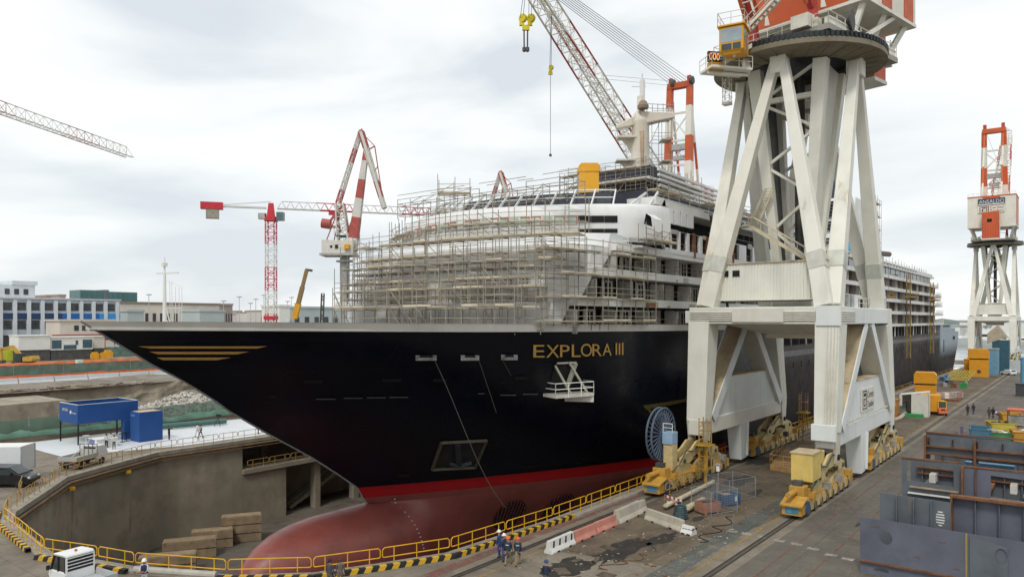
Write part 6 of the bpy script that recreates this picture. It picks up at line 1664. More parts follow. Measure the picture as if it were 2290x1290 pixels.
# ================================================================== PEOPLE
def person(label, loc, yaw, shirt, trouser, helmet=None, vest=None, hair=(.03,.02,.015), pose='stand', h=1.76, shoes=(.03,.025,.02), arms=None, extra=None, group=None, seedv=0, mark=False):
    """one skinned body from a posed skeleton; helmet, hair, vest and what is held are children"""
    s = h/1.76; lean = 0; LH = {'stand':(.06,-.05),'walk':(.30,-.26),'bend':(.12,-.1)}.get(pose,(.06,-.05))
    if pose == 'bend': lean = .75
    ca, sa = math.cos(lean), math.sin(lean); hipz = .92
    def up(x, y, z):
        dz = z - hipz; return Vector((x + dz*sa, y, hipz + dz*ca))
    V = []; E = []; R = []
    def v(p, r, par=None):
        V.append(Vector(p)*s); R.append(r*s)
        if par is not None: E.append((par, len(V)-1))
        return len(V)-1
    pel = v((0,0,.94), (.145)); wst = v(up(0,0,1.08), .125, pel); ch = v(up(.0,0,1.28), .150, wst); sh0 = v(up(0,0,1.42), .105, ch)
    nk = v(up(.01,0,1.50), .052, sh0); hd0 = v(up(.03,0,1.585), .075, nk); hd1 = v(up(.03,0,1.66), .092, hd0); hd2 = v(up(.02,0,1.745), .062, hd1)
    ns = v(up(.125,0,1.64), .016, hd1); 
    for e_ in (-1, 1): v(up(.03,.1*e_,1.645), .018, hd1)
    am = arms or ((.1,.25),(.1,.25))
    zone = {}
    hands = []
    for e_, lg, (pitch, elb) in ((-1, LH[0], am[0]), (1, LH[1], am[1])):
        hp = v((0,.095*e_,.88), .092, pel); kn = v((lg*.55+.03,.105*e_,.49), .064, hp); an = v((lg,.11*e_,.09), .042, kn); toe = v((lg+.15,.13*e_,.04), .042, an); v((lg-.05,.11*e_,.045), .042, an)
        so = v(up(0,.185*e_,1.405), .062, sh0)
        A = up(0,.185*e_,1.405); d1 = Vector((math.sin(pitch), .12*e_, -math.cos(pitch))); el_ = A + d1.normalized()*.29; ei = v(el_, .045, so)
        d2 = Vector((math.sin(pitch+elb), .02*e_, -math.cos(pitch+elb))); wr = el_ + d2.normalized()*.25; wi = v(wr, .03, ei)
        d2.normalize(); pm = wr + d2*.08; pi_ = v(pm, .034, wi); hands.append(pm.copy()*s)
        sd = Vector((0,1,0)); 
        for k, ln in enumerate((.07,.085,.08,.062)):
            f0 = pm + d2*.035 + Vector((0,(k-1.5)*.02,0)); f1 = f0 + (d2 + Vector((.25,0,0))).normalized()*ln
            a_ = v(f0, .010, pi_); v(f1, .008, a_)
        t_ = v(pm + Vector((.035,-.01*e_,.02)), .011, wi); v(pm + Vector((.055,-.012*e_,-.03)), .009, t_)
    me = bpy.data.meshes.new('person'); me.from_pydata([tuple(p) for p in V], E, [])
    o = bpy.data.objects.new('person', me); C.objects.link(o)
    sk = o.modifiers.new('skin', 'SKIN'); sk.use_smooth_shade = True
    for i, sv in enumerate(me.skin_vertices[0].data): sv.radius = (R[i]*(1.0 if i > 3 else .8), R[i]*(1.0 if i > 3 else 1.25)); sv.use_root = (i == 0)
    ss = o.modifiers.new('sub', 'SUBSURF'); ss.levels = ss.render_levels = 1
    bpy.context.view_layer.update()
    m2 = bpy.data.meshes.new_from_object(o.evaluated_get(bpy.context.evaluated_depsgraph_get()))
    o.modifiers.clear(); o.data = m2; bpy.data.meshes.remove(me)
    cm = lambda c, n: mat('cloth_%s_%02d%02d%02d' % (n, *[int(min(.99, x)*99) for x in c]), c, .85, var=.15, sc=4)
    m2.materials.clear()
    for m_ in (cm(shirt,'top'), cm(trouser,'leg'), SKIN, cm(shoes,'shoe')): m2.materials.append(m_)
    hz = up(.03,0,1.53)*s; nd = Vector((sa,0,ca))
    for p in m2.polygons:
        c_ = p.center
        if c_.z < .11*s: k = 3
        elif (c_-up(0,0,1.49)*s).dot(nd) > 0 and abs(c_.y) < .2: k = 2
        elif any((c_-hh).length < .13*s for hh in hands): k = 2
        elif c_.z < .93*s and abs(c_.y) < .26 and (c_-Vector((0,0,.93*s))).dot(nd) < 0 and min((c_-hh).length for hh in hands) > .2*s and not (abs(c_.y) > .2*s and c_.z > .6*s): k = 1
        else: k = 0
        p.material_index = k
    M = MW(loc, yaw); o.matrix_world = M; o.location = loc; o.rotation_euler = (0,0,yaw); ROOT[o.name] = Vector((0,0,0))
    tag(o, label, 'person', group)
    def child(mb, nm, m_, sm=None):
        ROOT[o.name] = Vector((0,0,0)); c_ = mb.build(nm, m_, o, smooth=sm); return c_
    H = up(.03,0,1.66)*s; T = Matrix.Translation(H) @ Matrix.Rotation(lean, 4, 'Y') @ Matrix.Scale(s, 4)
    if helmet:
        mb = MB(); mb.lathe((0,0,0), [(.148,.02),(.15,.035),(.128,.04),(.122,.085),(.095,.135),(.05,.158),(.012,.163)], 16); mb.cbox((.135,0,.025), (.11,.18,.018)); mb.cbox((0,0,.14),(.2,.03,.045)); mb.xf(T); child(mb, 'helmet', mat('helmet_%02d%02d%02d' % tuple(int(x*99) for x in helmet), helmet, .35, var=.03), 40)
    else:
        mb = MB(); mb.lathe((-.012,0,0), [(.106,-.02),(.112,.02),(.104,.07),(.07,.108),(.01,.118)], 14); mb.cbox((-.07,0,-.03),(.09,.17,.1)); mb.xf(T); child(mb, 'hair', mat('hair_%02d' % int(hair[0]*99), hair, .8, var=.2), 60)
    if vest:
        rows = []
        for z, rx, ry in ((.98,.150,.185),(1.1,.145,.18),(1.25,.165,.195),(1.36,.15,.19),(1.43,.10,.16),(1.475,.07,.085)):
            rows.append([up(rx*1.06*math.cos(a*PI/8), ry*1.06*math.sin(a*PI/8), z)*s for a in range(17)])
        mb = MB().grid(rows); vo_ = child(mb, 'vest', cm(vest,'vest'), 60)
        if mark:
            ROOT[vo_.name] = Vector((0,0,0)); child_b = MB().box((-.182*s,-.1*s,1.30*s),(-.178*s,.1*s,1.34*s)); child_b.build('vest_lettering', WHITE, vo_)
    if extra: extra(o, hands, s)
    return o
NAVYC, BLUEC, KHAKI, WHT, GRYC, BLK = (.015,.02,.045), (.03,.06,.17), (.27,.20,.13), (.55,.55,.53), (.12,.12,.12), (.012,.012,.014)
def pp(px, py): return gr(px, py)
face_l = lambda u, d: head(u, d)
person('rear one of two white helmeted workers in blue overalls at the rail', pp(1117,1246), face_l(-.8,.6), BLUEC, BLUEC, (.75,.75,.73), group='workers at the dock rail', arms=((.5,.9),(.1,.3)))
person('worker in blue overalls with white helmet and dark harness vest at the rail', pp(1128,1255), face_l(-.6,.8), BLUEC, BLUEC, (.75,.75,.73), vest=(.02,.025,.035), group='workers at the dock rail', arms=((.2,.5),(.15,.3)))
person('worker with an orange helmet and tan trousers walking nearest the rail', pp(1136,1263), face_l(.3,.95), NAVYC, KHAKI, (.75,.12,.03), vest=(.02,.04,.07), pose='walk', mark=True, arms=((.3,.2),(-.3,.3)), group='workers at the dock rail')
person('worker with orange helmet and lettered navy vest, rightmost of the four', pp(1158,1264), face_l(.1,1), NAVYC, KHAKI, (.75,.12,.03), vest=(.02,.04,.07), pose='walk', mark=True, arms=((-.25,.2),(.3,.3)), group='workers at the dock rail')
person('man with a dark blue cap and dark jacket cut off by the bottom edge', pp(1221,1322), face_l(.4,.9), (.02,.03,.06), GRYC, (.03,.06,.16), arms=((.3,1.2),(.2,.4)))
def pad(o, hands, s):
    ROOT[o.name] = Vector((0,0,0)); mb = MB(); c_ = (hands[0]+hands[1])/2 + Vector((.08,0,.04)); mb.cbox(c_, (.16,.34,.03)); mb.build('clipboard', mat('clipboard_red', (.30,.10,.08), .6), o)
person('man in a white helmet and dark vest reading a red folder at the dock head', pp(323,1318), face_l(.1,-1), (.50,.53,.58), (.45,.47,.5), (.75,.75,.73), vest=(.02,.03,.06), arms=((.45,1.15),(.45,1.15)), extra=pad)
person('dark haired man at the bottom edge, left of two heads by the striped kerb', gr(737,1318), face_l(.3,1), (.06,.06,.08), GRYC, hair=(.02,.016,.013))
person('brown haired man at the bottom edge, right of two heads by the striped kerb', gr(761,1316), face_l(-.2,1), (.12,.1,.09), GRYC, hair=(.06,.035,.02))
person('man in black filming with raised arms on the white floor of the far quay', pp(378,982), face_l(.9,-.3), BLK, BLK, arms=((1.4,.9),(1.5,.7)))
person('man in white shirt and pale trousers walking on the white floor', pp(441,976), face_l(.7,.6), WHT, (.5,.5,.48), pose='walk')
person('man in white shirt and dark vest with folded arms on the white floor', pp(449,979), face_l(-.7,-.6), WHT, NAVYC, vest=(.04,.05,.08), pose='walk', arms=((.5,1.3),(.5,1.3)))
person('man in dark clothes under the black overhang of the bow', pp(578,970), face_l(-.6,.5), BLK, (.04,.04,.05), pose='walk')
for (px, py, sh, lb) in ((229,1003,WHT,'white shirted attendant at the left end of the blue counter'), (239,1000,(.5,.5,.5),'attendant leaning in the middle behind the blue counter'), (246,1006,WHT,'attendant in white and dark trousers at the right end of the counter')):
    person(lb, pp(px,py)+Vector((-.3,.6,0)), face_l(.3,-1), sh, BLK, arms=((.5,.9),(.4,.9)), h=1.72)
for (px, py, sh, tr_c, lb, ps) in ((2164,928,(.05,.035,.035),BLK,'man in a brown jacket and dark trousers walking away, left of the first pair','walk'), (2177,926,(.02,.03,.06),(.03,.04,.08),'man in a navy jacket walking away, right of the first pair','walk'), (2212,935,(.08,.075,.05),(.05,.05,.045),'man in an olive jacket walking beside the yellow skips','walk'), (2221,935,(.015,.015,.03),BLK,'man in a black jacket walking beside the olive jacketed man','walk')):
    person(lb, pp(px,py), face_l(.4,1), sh, tr_c, pose=ps, hair=(.02,.02,.02), group='men walking down the quay')
person('crouching worker in blue with a white helmet behind the yellow skips', pp(2236,938)-Vector((0,0,.35)), face_l(-1,0), BLUEC, BLUEC, (.75,.75,.73), pose='bend', arms=((.9,.4),(.9,.4)))
person('worker in dark clothes bending down beside the white tent', pp(2037,922), face_l(-1,-.3), (.02,.03,.06), (.02,.03,.06), pose='bend', arms=((.8,.3),(.8,.3)))
# camera tripod on the white floor
tp = pp(488,953); t = thing('camera_tripod', 'black film camera on a tripod on the white floor under the bow', 'tripod', tp)
for k in range(3):
    a = k*2.1; MB().tube(tp+Vector((.55*math.cos(a),.55*math.sin(a),0)), tp+Vector((0,0,1.35)), .035).build('leg', BLACK, t)
MB().cbox(tp+Vector((0,0,1.6)), (.55,.25,.35), .5).build('camera', BLACK, t); MB().lathe(tp+Vector((.28,.15,1.6)), [(.09,0),(.1,.22)], 12, 'X').build('lens', BLACK, t)

# ================================================================== VEHICLES
TYRE = mat('tyre', (.018,.018,.018), .8); RIM = mat('rim', (.35,.35,.35), .4, .5)
def wheel(M, x, y, r, w_, parent):
    mb = MB(); mb.lathe((x,0,r), [(r*.72,-w_/2),(r*.95,-w_/2),(r,-w_*.3),(r,w_*.3),(r*.95,w_/2),(r*.72,w_/2)], 18, 'Y'); 
    for i in range(len(mb.v)): mb.v[i].y += y
    mb.xf(M); o = mb.build('wheel', TYRE, parent, smooth=50)
    mb = MB(); mb.lathe((x,0,r), [(r*.70,-w_*.42),(r*.3,-w_*.5),(r*.3,w_*.5),(r*.70,w_*.42)], 14, 'Y')
    for i in range(len(mb.v)): mb.v[i].y += y
    mb.xf(M); mb.build('rim', RIM, o, smooth=50)
def part(parent, nm, m_, M, fn, bevel=0, smooth=None):
    mb = MB(); fn(mb); mb.xf(M); return mb.build(nm, m_, parent, bevel=bevel, smooth=smooth)
# small white utility truck with louvred cab back
vw = mat('vehicle_white', (.74,.75,.75), .3, var=.03, dirt=.06)
p = gr(182, 1318); M = MW(p, head(-.86,.50)) @ Matrix.Scale(1.12, 4); ut = thing('utility_truck', 'small white utility truck with a louvred cab back and open bed', 'utility truck', p)
part(ut, 'cab', vw, M, lambda m: m.prism([(.15,-.72,.35),(1.55,-.72,.35),(1.75,-.72,.75),(1.62,-.72,1.02),(.15,-.72,1.02)], (0,1.44,0)), .06)
part(ut, 'cab_frame', mat('truck_black', (.02,.02,.022), .4), M, lambda m: [m.bar((x0,y,1.0),(x1,y,1.78),.09) for y in (-.68,.68) for x0, x1 in ((.2,.2),(.85,.85),(1.55,1.2))], 0)
part(ut, 'door_glass', mat('tinted_pane', (.05,.055,.05), .15, spec=.6), M, lambda m: [m.prism([(.24,y,1.03),(1.5,y,1.03),(1.2,y,1.75),(.24,y,1.75)], (0,.02,0)) for y in (-.67,.65)])
part(ut, 'windscreen', GLASS, M, lambda m: m.prism([(1.60,-.64,1.02),(1.60,.64,1.02),(1.24,.6,1.76),(1.24,-.6,1.76)], (.02,0,0)))
part(ut, 'roof', vw, M, lambda m: m.prism([(.02,-.78,1.78),(1.3,-.76,1.78),(1.15,-.7,1.9),(.1,-.7,1.93)], (0,1.5,0)), .09)
part(ut, 'cab_back', vw, M, lambda m: (m.box((.05,-.72,.5),(.14,.72,1.08)), [m.bar((.09,-.70+i*.35*4,1.0),(.09,-.70+i*.35*4,1.78),.07) for i in (0,1)]))
lv_ = part(ut, 'back_louvre', mat('truck_black', ()), M, lambda m: m.box((.1,-.66,1.1),(.12,.66,1.76)))
part(ut, 'louvre_slat', vw, M, lambda m: [m.box((.03,-.68,1.22+i*.17),(.1,.68,1.25+i*.17)) for i in range(4)])
part(ut, 'cargo_bed', mat('bed_grey', (.42,.44,.45), .5, var=.1, dirt=.25), M, lambda m: (m.box((-1.75,-.8,.55),(0,.8,.62)), m.box((-1.75,-.82,.62),(0,-.77,.95)), m.box((-1.75,.77,.62),(0,.82,.95)), m.box((-1.8,-.82,.6),(-1.75,.82,.95))))
part(ut, 'mirror', mat('truck_black', ()), M, lambda m: [m.cbox((1.45,y,1.15),(.06,.16,.24)) for y in (-.88,.88)])
part(ut, 'side_stripe', mat('truck_black', ()), M, lambda m: [m.box((.2,-.725,.78),(.34,-.721,.9)), m.box((.7,-.725,.74),(1.0,-.721,.84))])
part(ut, 'beacon', ORANGE, M, lambda m: m.lathe((.5,0,1.93),[(.07,0),(.07,.06),(.03,.1)],10))
part(ut, 'headlight', mat('lamp_glass', (.6,.6,.58), .2), M, lambda m: [m.cbox((1.74,y,.72),(.04,.18,.14)) for y in (-.5,.5)])
for x in (1.15,-1.1):
    for y in (-.66,.66): wheel(M, x, y, .28, .16, ut)
# black van
vb = mat('van_black', (.008,.009,.011), .22, var=.05, spec=.6)
p = gr(22, 1086); M = MW(p, head(.97,.02)); bv_ = thing('van', 'black passenger van parked at the left edge beside the white truck', 'van', p)
part(bv_, 'body', vb, M, lambda m: m.prism([(-2.7,-.95,.35),(2.3,-.95,.35),(2.35,-.95,.75),(2.15,-.95,1.02),(1.35,-.95,1.2),(.35,-.95,1.88),(-2.55,-.95,1.95),(-2.7,-.95,1.2)], (0,1.9,0)), .12)
part(bv_, 'side_window', GLASS, M, lambda m: [(m.prism([(.95,y,1.22),(.32,y,1.72),(-.35,y,1.74),(-.35,y,1.2)], (0,.02,0)), m.prism([(-.45,y,1.2),(-.45,y,1.75),(-2.4,y,1.78),(-2.4,y,1.2)], (0,.02,0))) for y in (-.965,.945)])
part(bv_, 'windscreen', GLASS, M, lambda m: m.prism([(1.32,-.82,1.24),(1.32,.82,1.24),(.42,.78,1.86),(.42,-.78,1.86)], (.02,0,.03)))
part(bv_, 'headlight', mat('lamp_glass', ()), M, lambda m: [m.cbox((2.16,y,.9),(.3,.3,.16),.2*(-1 if y > 0 else 1)) for y in (-.74,.74)], .04)
part(bv_, 'mirror', vb, M, lambda m: [m.cbox((.75,y,1.3),(.15,.2,.2)) for y in (-1.06,1.06)], .04)
part(bv_, 'wheel_arch', BLACK, M, lambda m: [m.lathe((x,y,.36),[(.42,0),(.42,.03)],18,'Y') for x in (1.45,-1.6) for y in (-.975,.945)])
for x in (1.45,-1.6):
    for y in (-.88,.88): wheel(M, x, y, .34, .22, bv_)
# white box truck
p = gr(-40, 1073); M = MW(p, head(-.99,-.10)); bt = thing('box_truck', 'white box truck at the left edge beside the pavilion floor', 'truck', p)
wb_ = mat('truck_box_white', (.66,.68,.70), .4, var=.03, dirt=.06)
part(bt, 'cargo_box', wb_, M, lambda m: m.box((-4.2,-1.25,.95),(2.6,1.25,3.35)), .04)
part(bt, 'box_edge', mat('alu_edge', (.45,.46,.47), .4, .5), M, lambda m: ([m.bar((-4.2,y,.95),(-4.2,y,3.36),.09) for y in (-1.24,1.24)], m.bar((-4.2,-1.24,.95),(2.6,-1.24,.95),.09), m.bar((-4.2,1.24,.95),(2.6,1.24,.95),.09)))
part(bt, 'roof_sheet', WHITE, M, lambda m: m.box((-4.2,-1.2,3.352),(2.6,1.2,3.38)))
part(bt, 'door_mark', mat('mark_grey', (.10,.11,.14), .6), M, lambda m: [m.cbox((-2.6-i*.25,1.256,1.55-(.35 if i == 1.5 else 0)),(.14,.01,.14)) for i in (0,1,2,1.5)])
part(bt, 'chassis', DSTEEL, M, lambda m: (m.box((-3.8,-.5,.6),(4.4,.5,.93)), m.cbox((-3.9,0,.65),(.3,2.3,.14))))
part(bt, 'cab', vw, M, lambda m: m.prism([(2.8,-1.05,.5),(4.6,-1.05,.5),(4.7,-1.05,1.3),(4.2,-1.05,2.3),(2.8,-1.05,2.4)], (0,2.1,0)), .1)
for x in (3.7,-2.2):
    for y in (-.95,.95): wheel(M, x, y, .42, .26, bt)
# drop side truck seen from behind
p = gr(181, 1043); M = MW(p, head(.13,1)); ft = thing('flatbed_truck', 'light grey dropside truck parked in front of the blue pavilion', 'truck', p)
fb = mat('dropside_grey', (.42,.42,.39), .55, var=.1, dirt=.3)
part(ft, 'cargo_bed', fb, M, lambda m: (m.box((-2.0,-1.05,.85),(1.2,1.05,.95)), m.box((-2.0,-1.08,.95),(1.2,-1.03,1.35)), m.box((-2.0,1.03,.95),(1.2,1.08,1.35)), m.box((-2.05,-1.08,.9),(-2.0,1.08,1.35)), m.box((1.15,-1.05,.95),(1.2,1.05,1.7))), .02)
part(ft, 'cab', vw, M, lambda m: m.prism([(1.35,-.95,.5),(2.9,-.95,.5),(3.0,-.95,1.15),(2.5,-.95,2.0),(1.35,-.95,2.05)], (0,1.9,0)), .1)
part(ft, 'rear_window', GLASS, M, lambda m: m.box((1.33,-.7,1.4),(1.345,.7,1.85)))
part(ft, 'headboard_frame', DSTEEL, M, lambda m: ([m.bar((1.15,y,.95),(1.15,y,2.2),.06) for y in (-1,-.5,0,.5,1)], m.bar((1.15,-1,2.2),(1.15,1,2.2),.06)))
part(ft, 'load_pole', mat('pale_pole', (.6,.58,.52), .6), M, lambda m: m.tube((-.6,.7,1.0),(1.0,-.6,3.0),.04))
part(ft, 'tail_light', mat('lamp_red', (.45,.02,.02), .4), M, lambda m: [m.cbox((-2.0,y,.72),(.08,.35,.14)) for y in (-.8,.8)])
part(ft, 'chassis', DSTEEL, M, lambda m: (m.box((-1.9,-.45,.5),(2.6,.45,.84)), m.cbox((-2.0,0,.55),(.1,1.7,.12))))
for x in (2.1,-1.1):
    for y in (-.85,.85): wheel(M, x, y, .36, .24, ft)
# forklift
p = gr(2103, 927); M = MW(p, head(.25,1)); fk = thing('forklift', 'orange forklift seen from behind beside the tall orange box', 'forklift', p)
FO = mat('forklift_orange', (.66,.17,.07), .5, var=.08, dirt=.15)
part(fk, 'counterweight_body', FO, M, lambda m: m.prism([(-1.4,-.65,.3),(.9,-.65,.3),(.9,-.65,1.0),(-.4,-.65,1.05),(-1.4,-.65,1.25)], (0,1.3,0)), .12)
part(fk, 'rear_grille', DARK, M, lambda m: m.box((-1.42,-.3,.85),(-1.40,.3,1.05)))
part(fk, 'overhead_guard', CABY, M, lambda m: ([m.bar((x,y,1.0),(x2,y,2.25),.09) for y in (-.58,.58) for x, x2 in ((-1.1,-.9),(.8,.5))], m.box((-.95,-.62,2.25),(.55,.62,2.33))))
part(fk, 'rear_screen', GLASS, M, lambda m: m.prism([(-1.03,-.52,1.3),(-1.03,.52,1.3),(-.93,.52,2.2),(-.93,-.52,2.2)], (.02,0,0)))
part(fk, 'mast', DSTEEL, M, lambda m: ([m.bar((1.0,y,.15),(1.0,y,2.5),.14) for y in (-.4,.4)], [m.box((1.05,y-.06,.08),(2.2,y+.06,.14)) for y in (-.35,.35)]))
for x in (-.85,.6):
    for y in (-.6,.6): wheel(M, x, y, .3, .24, fk)
# far white car
p = gr(2255, 838); M = MW(p, head(-.1,1)); cr = thing('car', 'small white car seen from behind beside the far blue container', 'car', p)
part(cr, 'body', vw, M, lambda m: m.prism([(-2.1,-.88,.35),(2.0,-.88,.35),(2.1,-.88,.8),(1.0,-.88,.95),(.4,-.88,1.5),(-1.6,-.88,1.52),(-2.1,-.88,.95)], (0,1.76,0)), .12)
part(cr, 'rear_window', GLASS, M, lambda m: m.prism([(-2.06,-.7,1.0),(-2.06,.7,1.0),(-1.68,.66,1.45),(-1.68,-.66,1.45)], (-.03,0,0)))
for x in (1.3,-1.3):
    for y in (-.8,.8): wheel(M, x, y, .31, .2, cr)
# excavator on the site
p = gr(55, 822); p.z = .5; M = MW(p, head(-1,.1)) @ Matrix.Scale(1.5, 4); ex = thing('excavator', 'yellow excavator with a dark cab working on the building site', 'excavator', p)
EY = mat('excavator_yellow', (.50,.30,.05), .55, var=.15, dirt=.3)
part(ex, 'upper_body', EY, M, lambda m: m.prism([(-2.6,-1.2,1.1),(-.4,-1.2,1.1),(-.4,-1.2,2.0),(-2.4,-1.2,2.3),(-2.7,-1.2,1.6)], (0,2.4,0)), .08)
part(ex, 'cab', mat('cab_dark', (.03,.045,.05), .3), M, lambda m: m.prism([(-.3,.1,1.1),(1.3,.1,1.1),(1.25,.1,1.8),(.9,.1,2.8),(-.3,.1,2.8)], (0,1.25,0)), .06)
part(ex, 'boom', EY, M, lambda m: (m.bar((.5,-.3,1.6),(3.0,-.3,4.2),.5,.8,.5,.7), m.bar((3.0,-.3,4.2),(5.5,-.3,3.6),.45,.6)))
part(ex, 'arm', EY, M, lambda m: m.bar((5.4,.3,3.9),(5.0,.3,1.2),.4,.5))
part(ex, 'bucket', DSTEEL, M, lambda m: m.prism([(4.6,-.3,1.3),(5.4,-.3,1.2),(5.3,-.3,.2),(4.5,-.3,.3)], (0,1.2,0)))
for y in (-1.2, .7): part(ex, 'track', BLACK, M, lambda m: m.prism([(-2.2,y,.3),(-1.8,y,0),(1.8,y,0),(2.2,y,.3),(2.2,y,.7),(1.8,y,1.0),(-1.8,y,1.0),(-2.2,y,.7)], (0,.6,0)))

# ================================================================== FAR QUAY: PAVILION, SITE FENCES, CABINS
A_, B_, C_ = Vector((-98.9,39.9,0)), Vector((-98.9,47.3,0)), Vector((-104.3,39.9,0))
pv = thing('pavilion', 'blue roofed exhibition pavilion on black posts standing on the far quay', 'pavilion', (-101,43,0))
x0, x1, y0, y1 = -104.3, -98.9, 39.9, 47.3; fz0, fz1 = 2.6, 4.95
mb = MB()
for (a, b, c_, d) in ((x0,y0,x1,y0+.12),(x0,y1-.12,x1,y1),(x0,y0+.12,x0+.12,y1-.12),(x1-.12,y0+.12,x1,y1-.12)): mb.box((a,b,fz0),(c_,d,fz1))
mb.build('roof_fascia', BLUEP, pv)
MB().box((x0+.12,y0+.12,3.6),(x1-.12,y1-.12,3.7)).build('roof_floor', mat('roof_black', (.015,.015,.02), .7), pv)
mb = MB()
for (a, b, c_, d) in ((x0,y0,x1,y0+.14),(x0,y1-.14,x1,y1),(x0,y0+.14,x0+.14,y1-.14),(x1-.14,y0+.14,x1,y1-.14)): mb.box((a,b,fz1+.002),(c_,d,fz1+.04))
mb.build('roof_trim', WHITE, pv)
for (x, y) in ((x0+.1,y0+.1),(x1-.1,y0+.1),(x0+.1,y1-.3),(x1-.6,y1-.8)): MB().box((x-.07,y-.07,0),(x+.07,y+.07,fz0)).build('post', BLACK, pv)
mb = MB(); mb.box((x1-.6,45.4,0),(x1+.3,46.6,fz0)); mb.build('pillar', BLUEP, pv)
lettering('EXPLORA', (x0+.9,y0-.012,4.0), (1,0,0), (0,0,1), .5, 1.7, WHITE, pv, 'fascia_lettering', .01)
MB().lathe((x1-2.0,y0-.04,3.95), [(.22,0),(.22,.03)], 16, 'Y').build('fascia_emblem', WHITE, pv)
lettering('journeys', (x1-1.65,y0-.012,3.8), (1,0,0), (0,0,1), .35, 1.2, WHITE, pv, 'fascia_lettering', .01)
tw_ = thing('display_tower', 'solid blue display tower joined beside the blue pavilion', 'display tower', (-95.5,47.2,0))
MB().box((-97.4,45.6,0),(-95.0,48.6,3.75)).build('block', BLUEP, tw_); MB().box((-97.2,45.8,3.75),(-95.2,48.4,3.8)).build('block_top', mat('raw_board', (.5,.36,.25), .8), tw_)
lettering('EXPLORA', (-97.2,45.59,3.2), (1,0,0), (0,0,1), .3, 1.0, mat('pale_letter', (.4,.45,.55), .5), tw_, 'tower_lettering', .01)
ct = thing('counter', 'blue fronted reception counter with a white top below the pavilion', 'counter', (-95,40.6,0))
MB().box((-96.4,40.2,0),(-94.9,42.6,1.05)).build('counter_body', mat('counter_violet', (.16,.18,.34), .5), ct); MB().box((-94.88,40.2,0),(-94.3,42.6,1.05)).build('counter_end', WHITE, ct); MB().box((-96.5,40.1,1.05),(-94.2,42.7,1.12)).build('counter_top', WHITE, ct)
for i, (x, y) in enumerate(((-97.0,44.4),(-97.6,45.2),(-99.2,41.0))):
    t = thing('bar_table', ('tall black bar table under the pavilion','tall black bar table beside the blue pillar','low white cloth table behind the dropside truck')[i], 'table', (x,y,0))
    MB().lathe((x,y,0), [(.3,0),(.3,.03),(.05,.05),(.05,1.05)], 12).build('pedestal', BLACK if i < 2 else WHITE, t); MB().lathe((x,y,1.05), [(.4,0),(.4,.04)], 16).build('table_top', BLACK if i < 2 else WHITE, t)
wf = mat('white_floor_sheet', (.62,.65,.68), .55, var=.05, sc=.6, dirt=.2)
sheet('white_floor', [(-106,35.5),(-92.3,35.5),(-88.4,48),(-88.2,78),(-103.5,78),(-105.5,62)], .008, wf)
# green mesh fence on a concrete kerb along the excavation
GM = netmat('green_mesh', (.085,.165,.12), .05, .05, .80)
GM2 = mat('green_mesh_fold', (.10,.195,.145), .8, var=.25, sc=.6)
def mesh_fence(label, X, ya, yb, z0, h, m_, post_step=3.5, cat='fence', wob=.12, pm=STEEL, dx=0, name='mesh_fence'):
    t = thing(name, label, cat, (X,(ya+yb)/2,z0)); n = int((yb-ya)/1.2); rnd = random.Random(int(abs(X)*7)); rows = [[], [], []]
    for i in range(n+1):
        y = lerp(ya, yb, i/n); w_ = rnd.uniform(-wob, wob)
        rows[0].append((X+w_, y, z0)); rows[1].append((X+w_*1.5+.05, y, z0+h*.5)); rows[2].append((X+w_*.5, y, z0+h+rnd.uniform(-wob, wob*.6)))
    MB().grid(rows).build('mesh', m_, t, smooth=80)
    y = ya; k = 0
    while y <= yb and k < 60: MB().tube((X+.06,y,z0-.2),(X+.06,y,z0+h+.35),.045,6).build('post', pm, t); y += post_step; k += 1
    return t
mesh_fence('nearest green mesh fence behind the blue pavilion', -107.4, 6, 120, .75, 2.1, GM)
kb_ = MB(); kb_.box((-107.9,5,0),(-107.0,130,.75)); tag(kb_.build('kerb_wall', mat('kerb_wall_beige', (.38,.31,.24), .85, var=.15, sc=.8, dirt=.3), loc=(-107.4,60,0)), 'low beige concrete wall under the nearest green mesh fence', 'wall')
rnd = random.Random(4); rows = []
for i in range(70): y = 8 + i*1.5; rows.append([(-107.2, y, 1.3+rnd.uniform(-.2,.35)), (-106.75+rnd.uniform(-.1,.2), y, .95+rnd.uniform(-.1,.2)), (-106.6, y, .6+rnd.uniform(-.1,.1))])
tag(MB().grid(rows).build('mesh_sheet', GM2, smooth=80, loc=(-107,60,.7)), 'loose fold of green mesh sagging over the low beige wall', 'mesh sheet')
mb = MB(); mb.tube((-103.6,52,.5),(-101.5,61.5,.5),.38,12); tag(mb.build('pipe', mat('green_pipe', (.06,.15,.13), .5), loc=(-102.5,57,0)), 'dark green pipe lying at the back of the white floor', 'pipe')
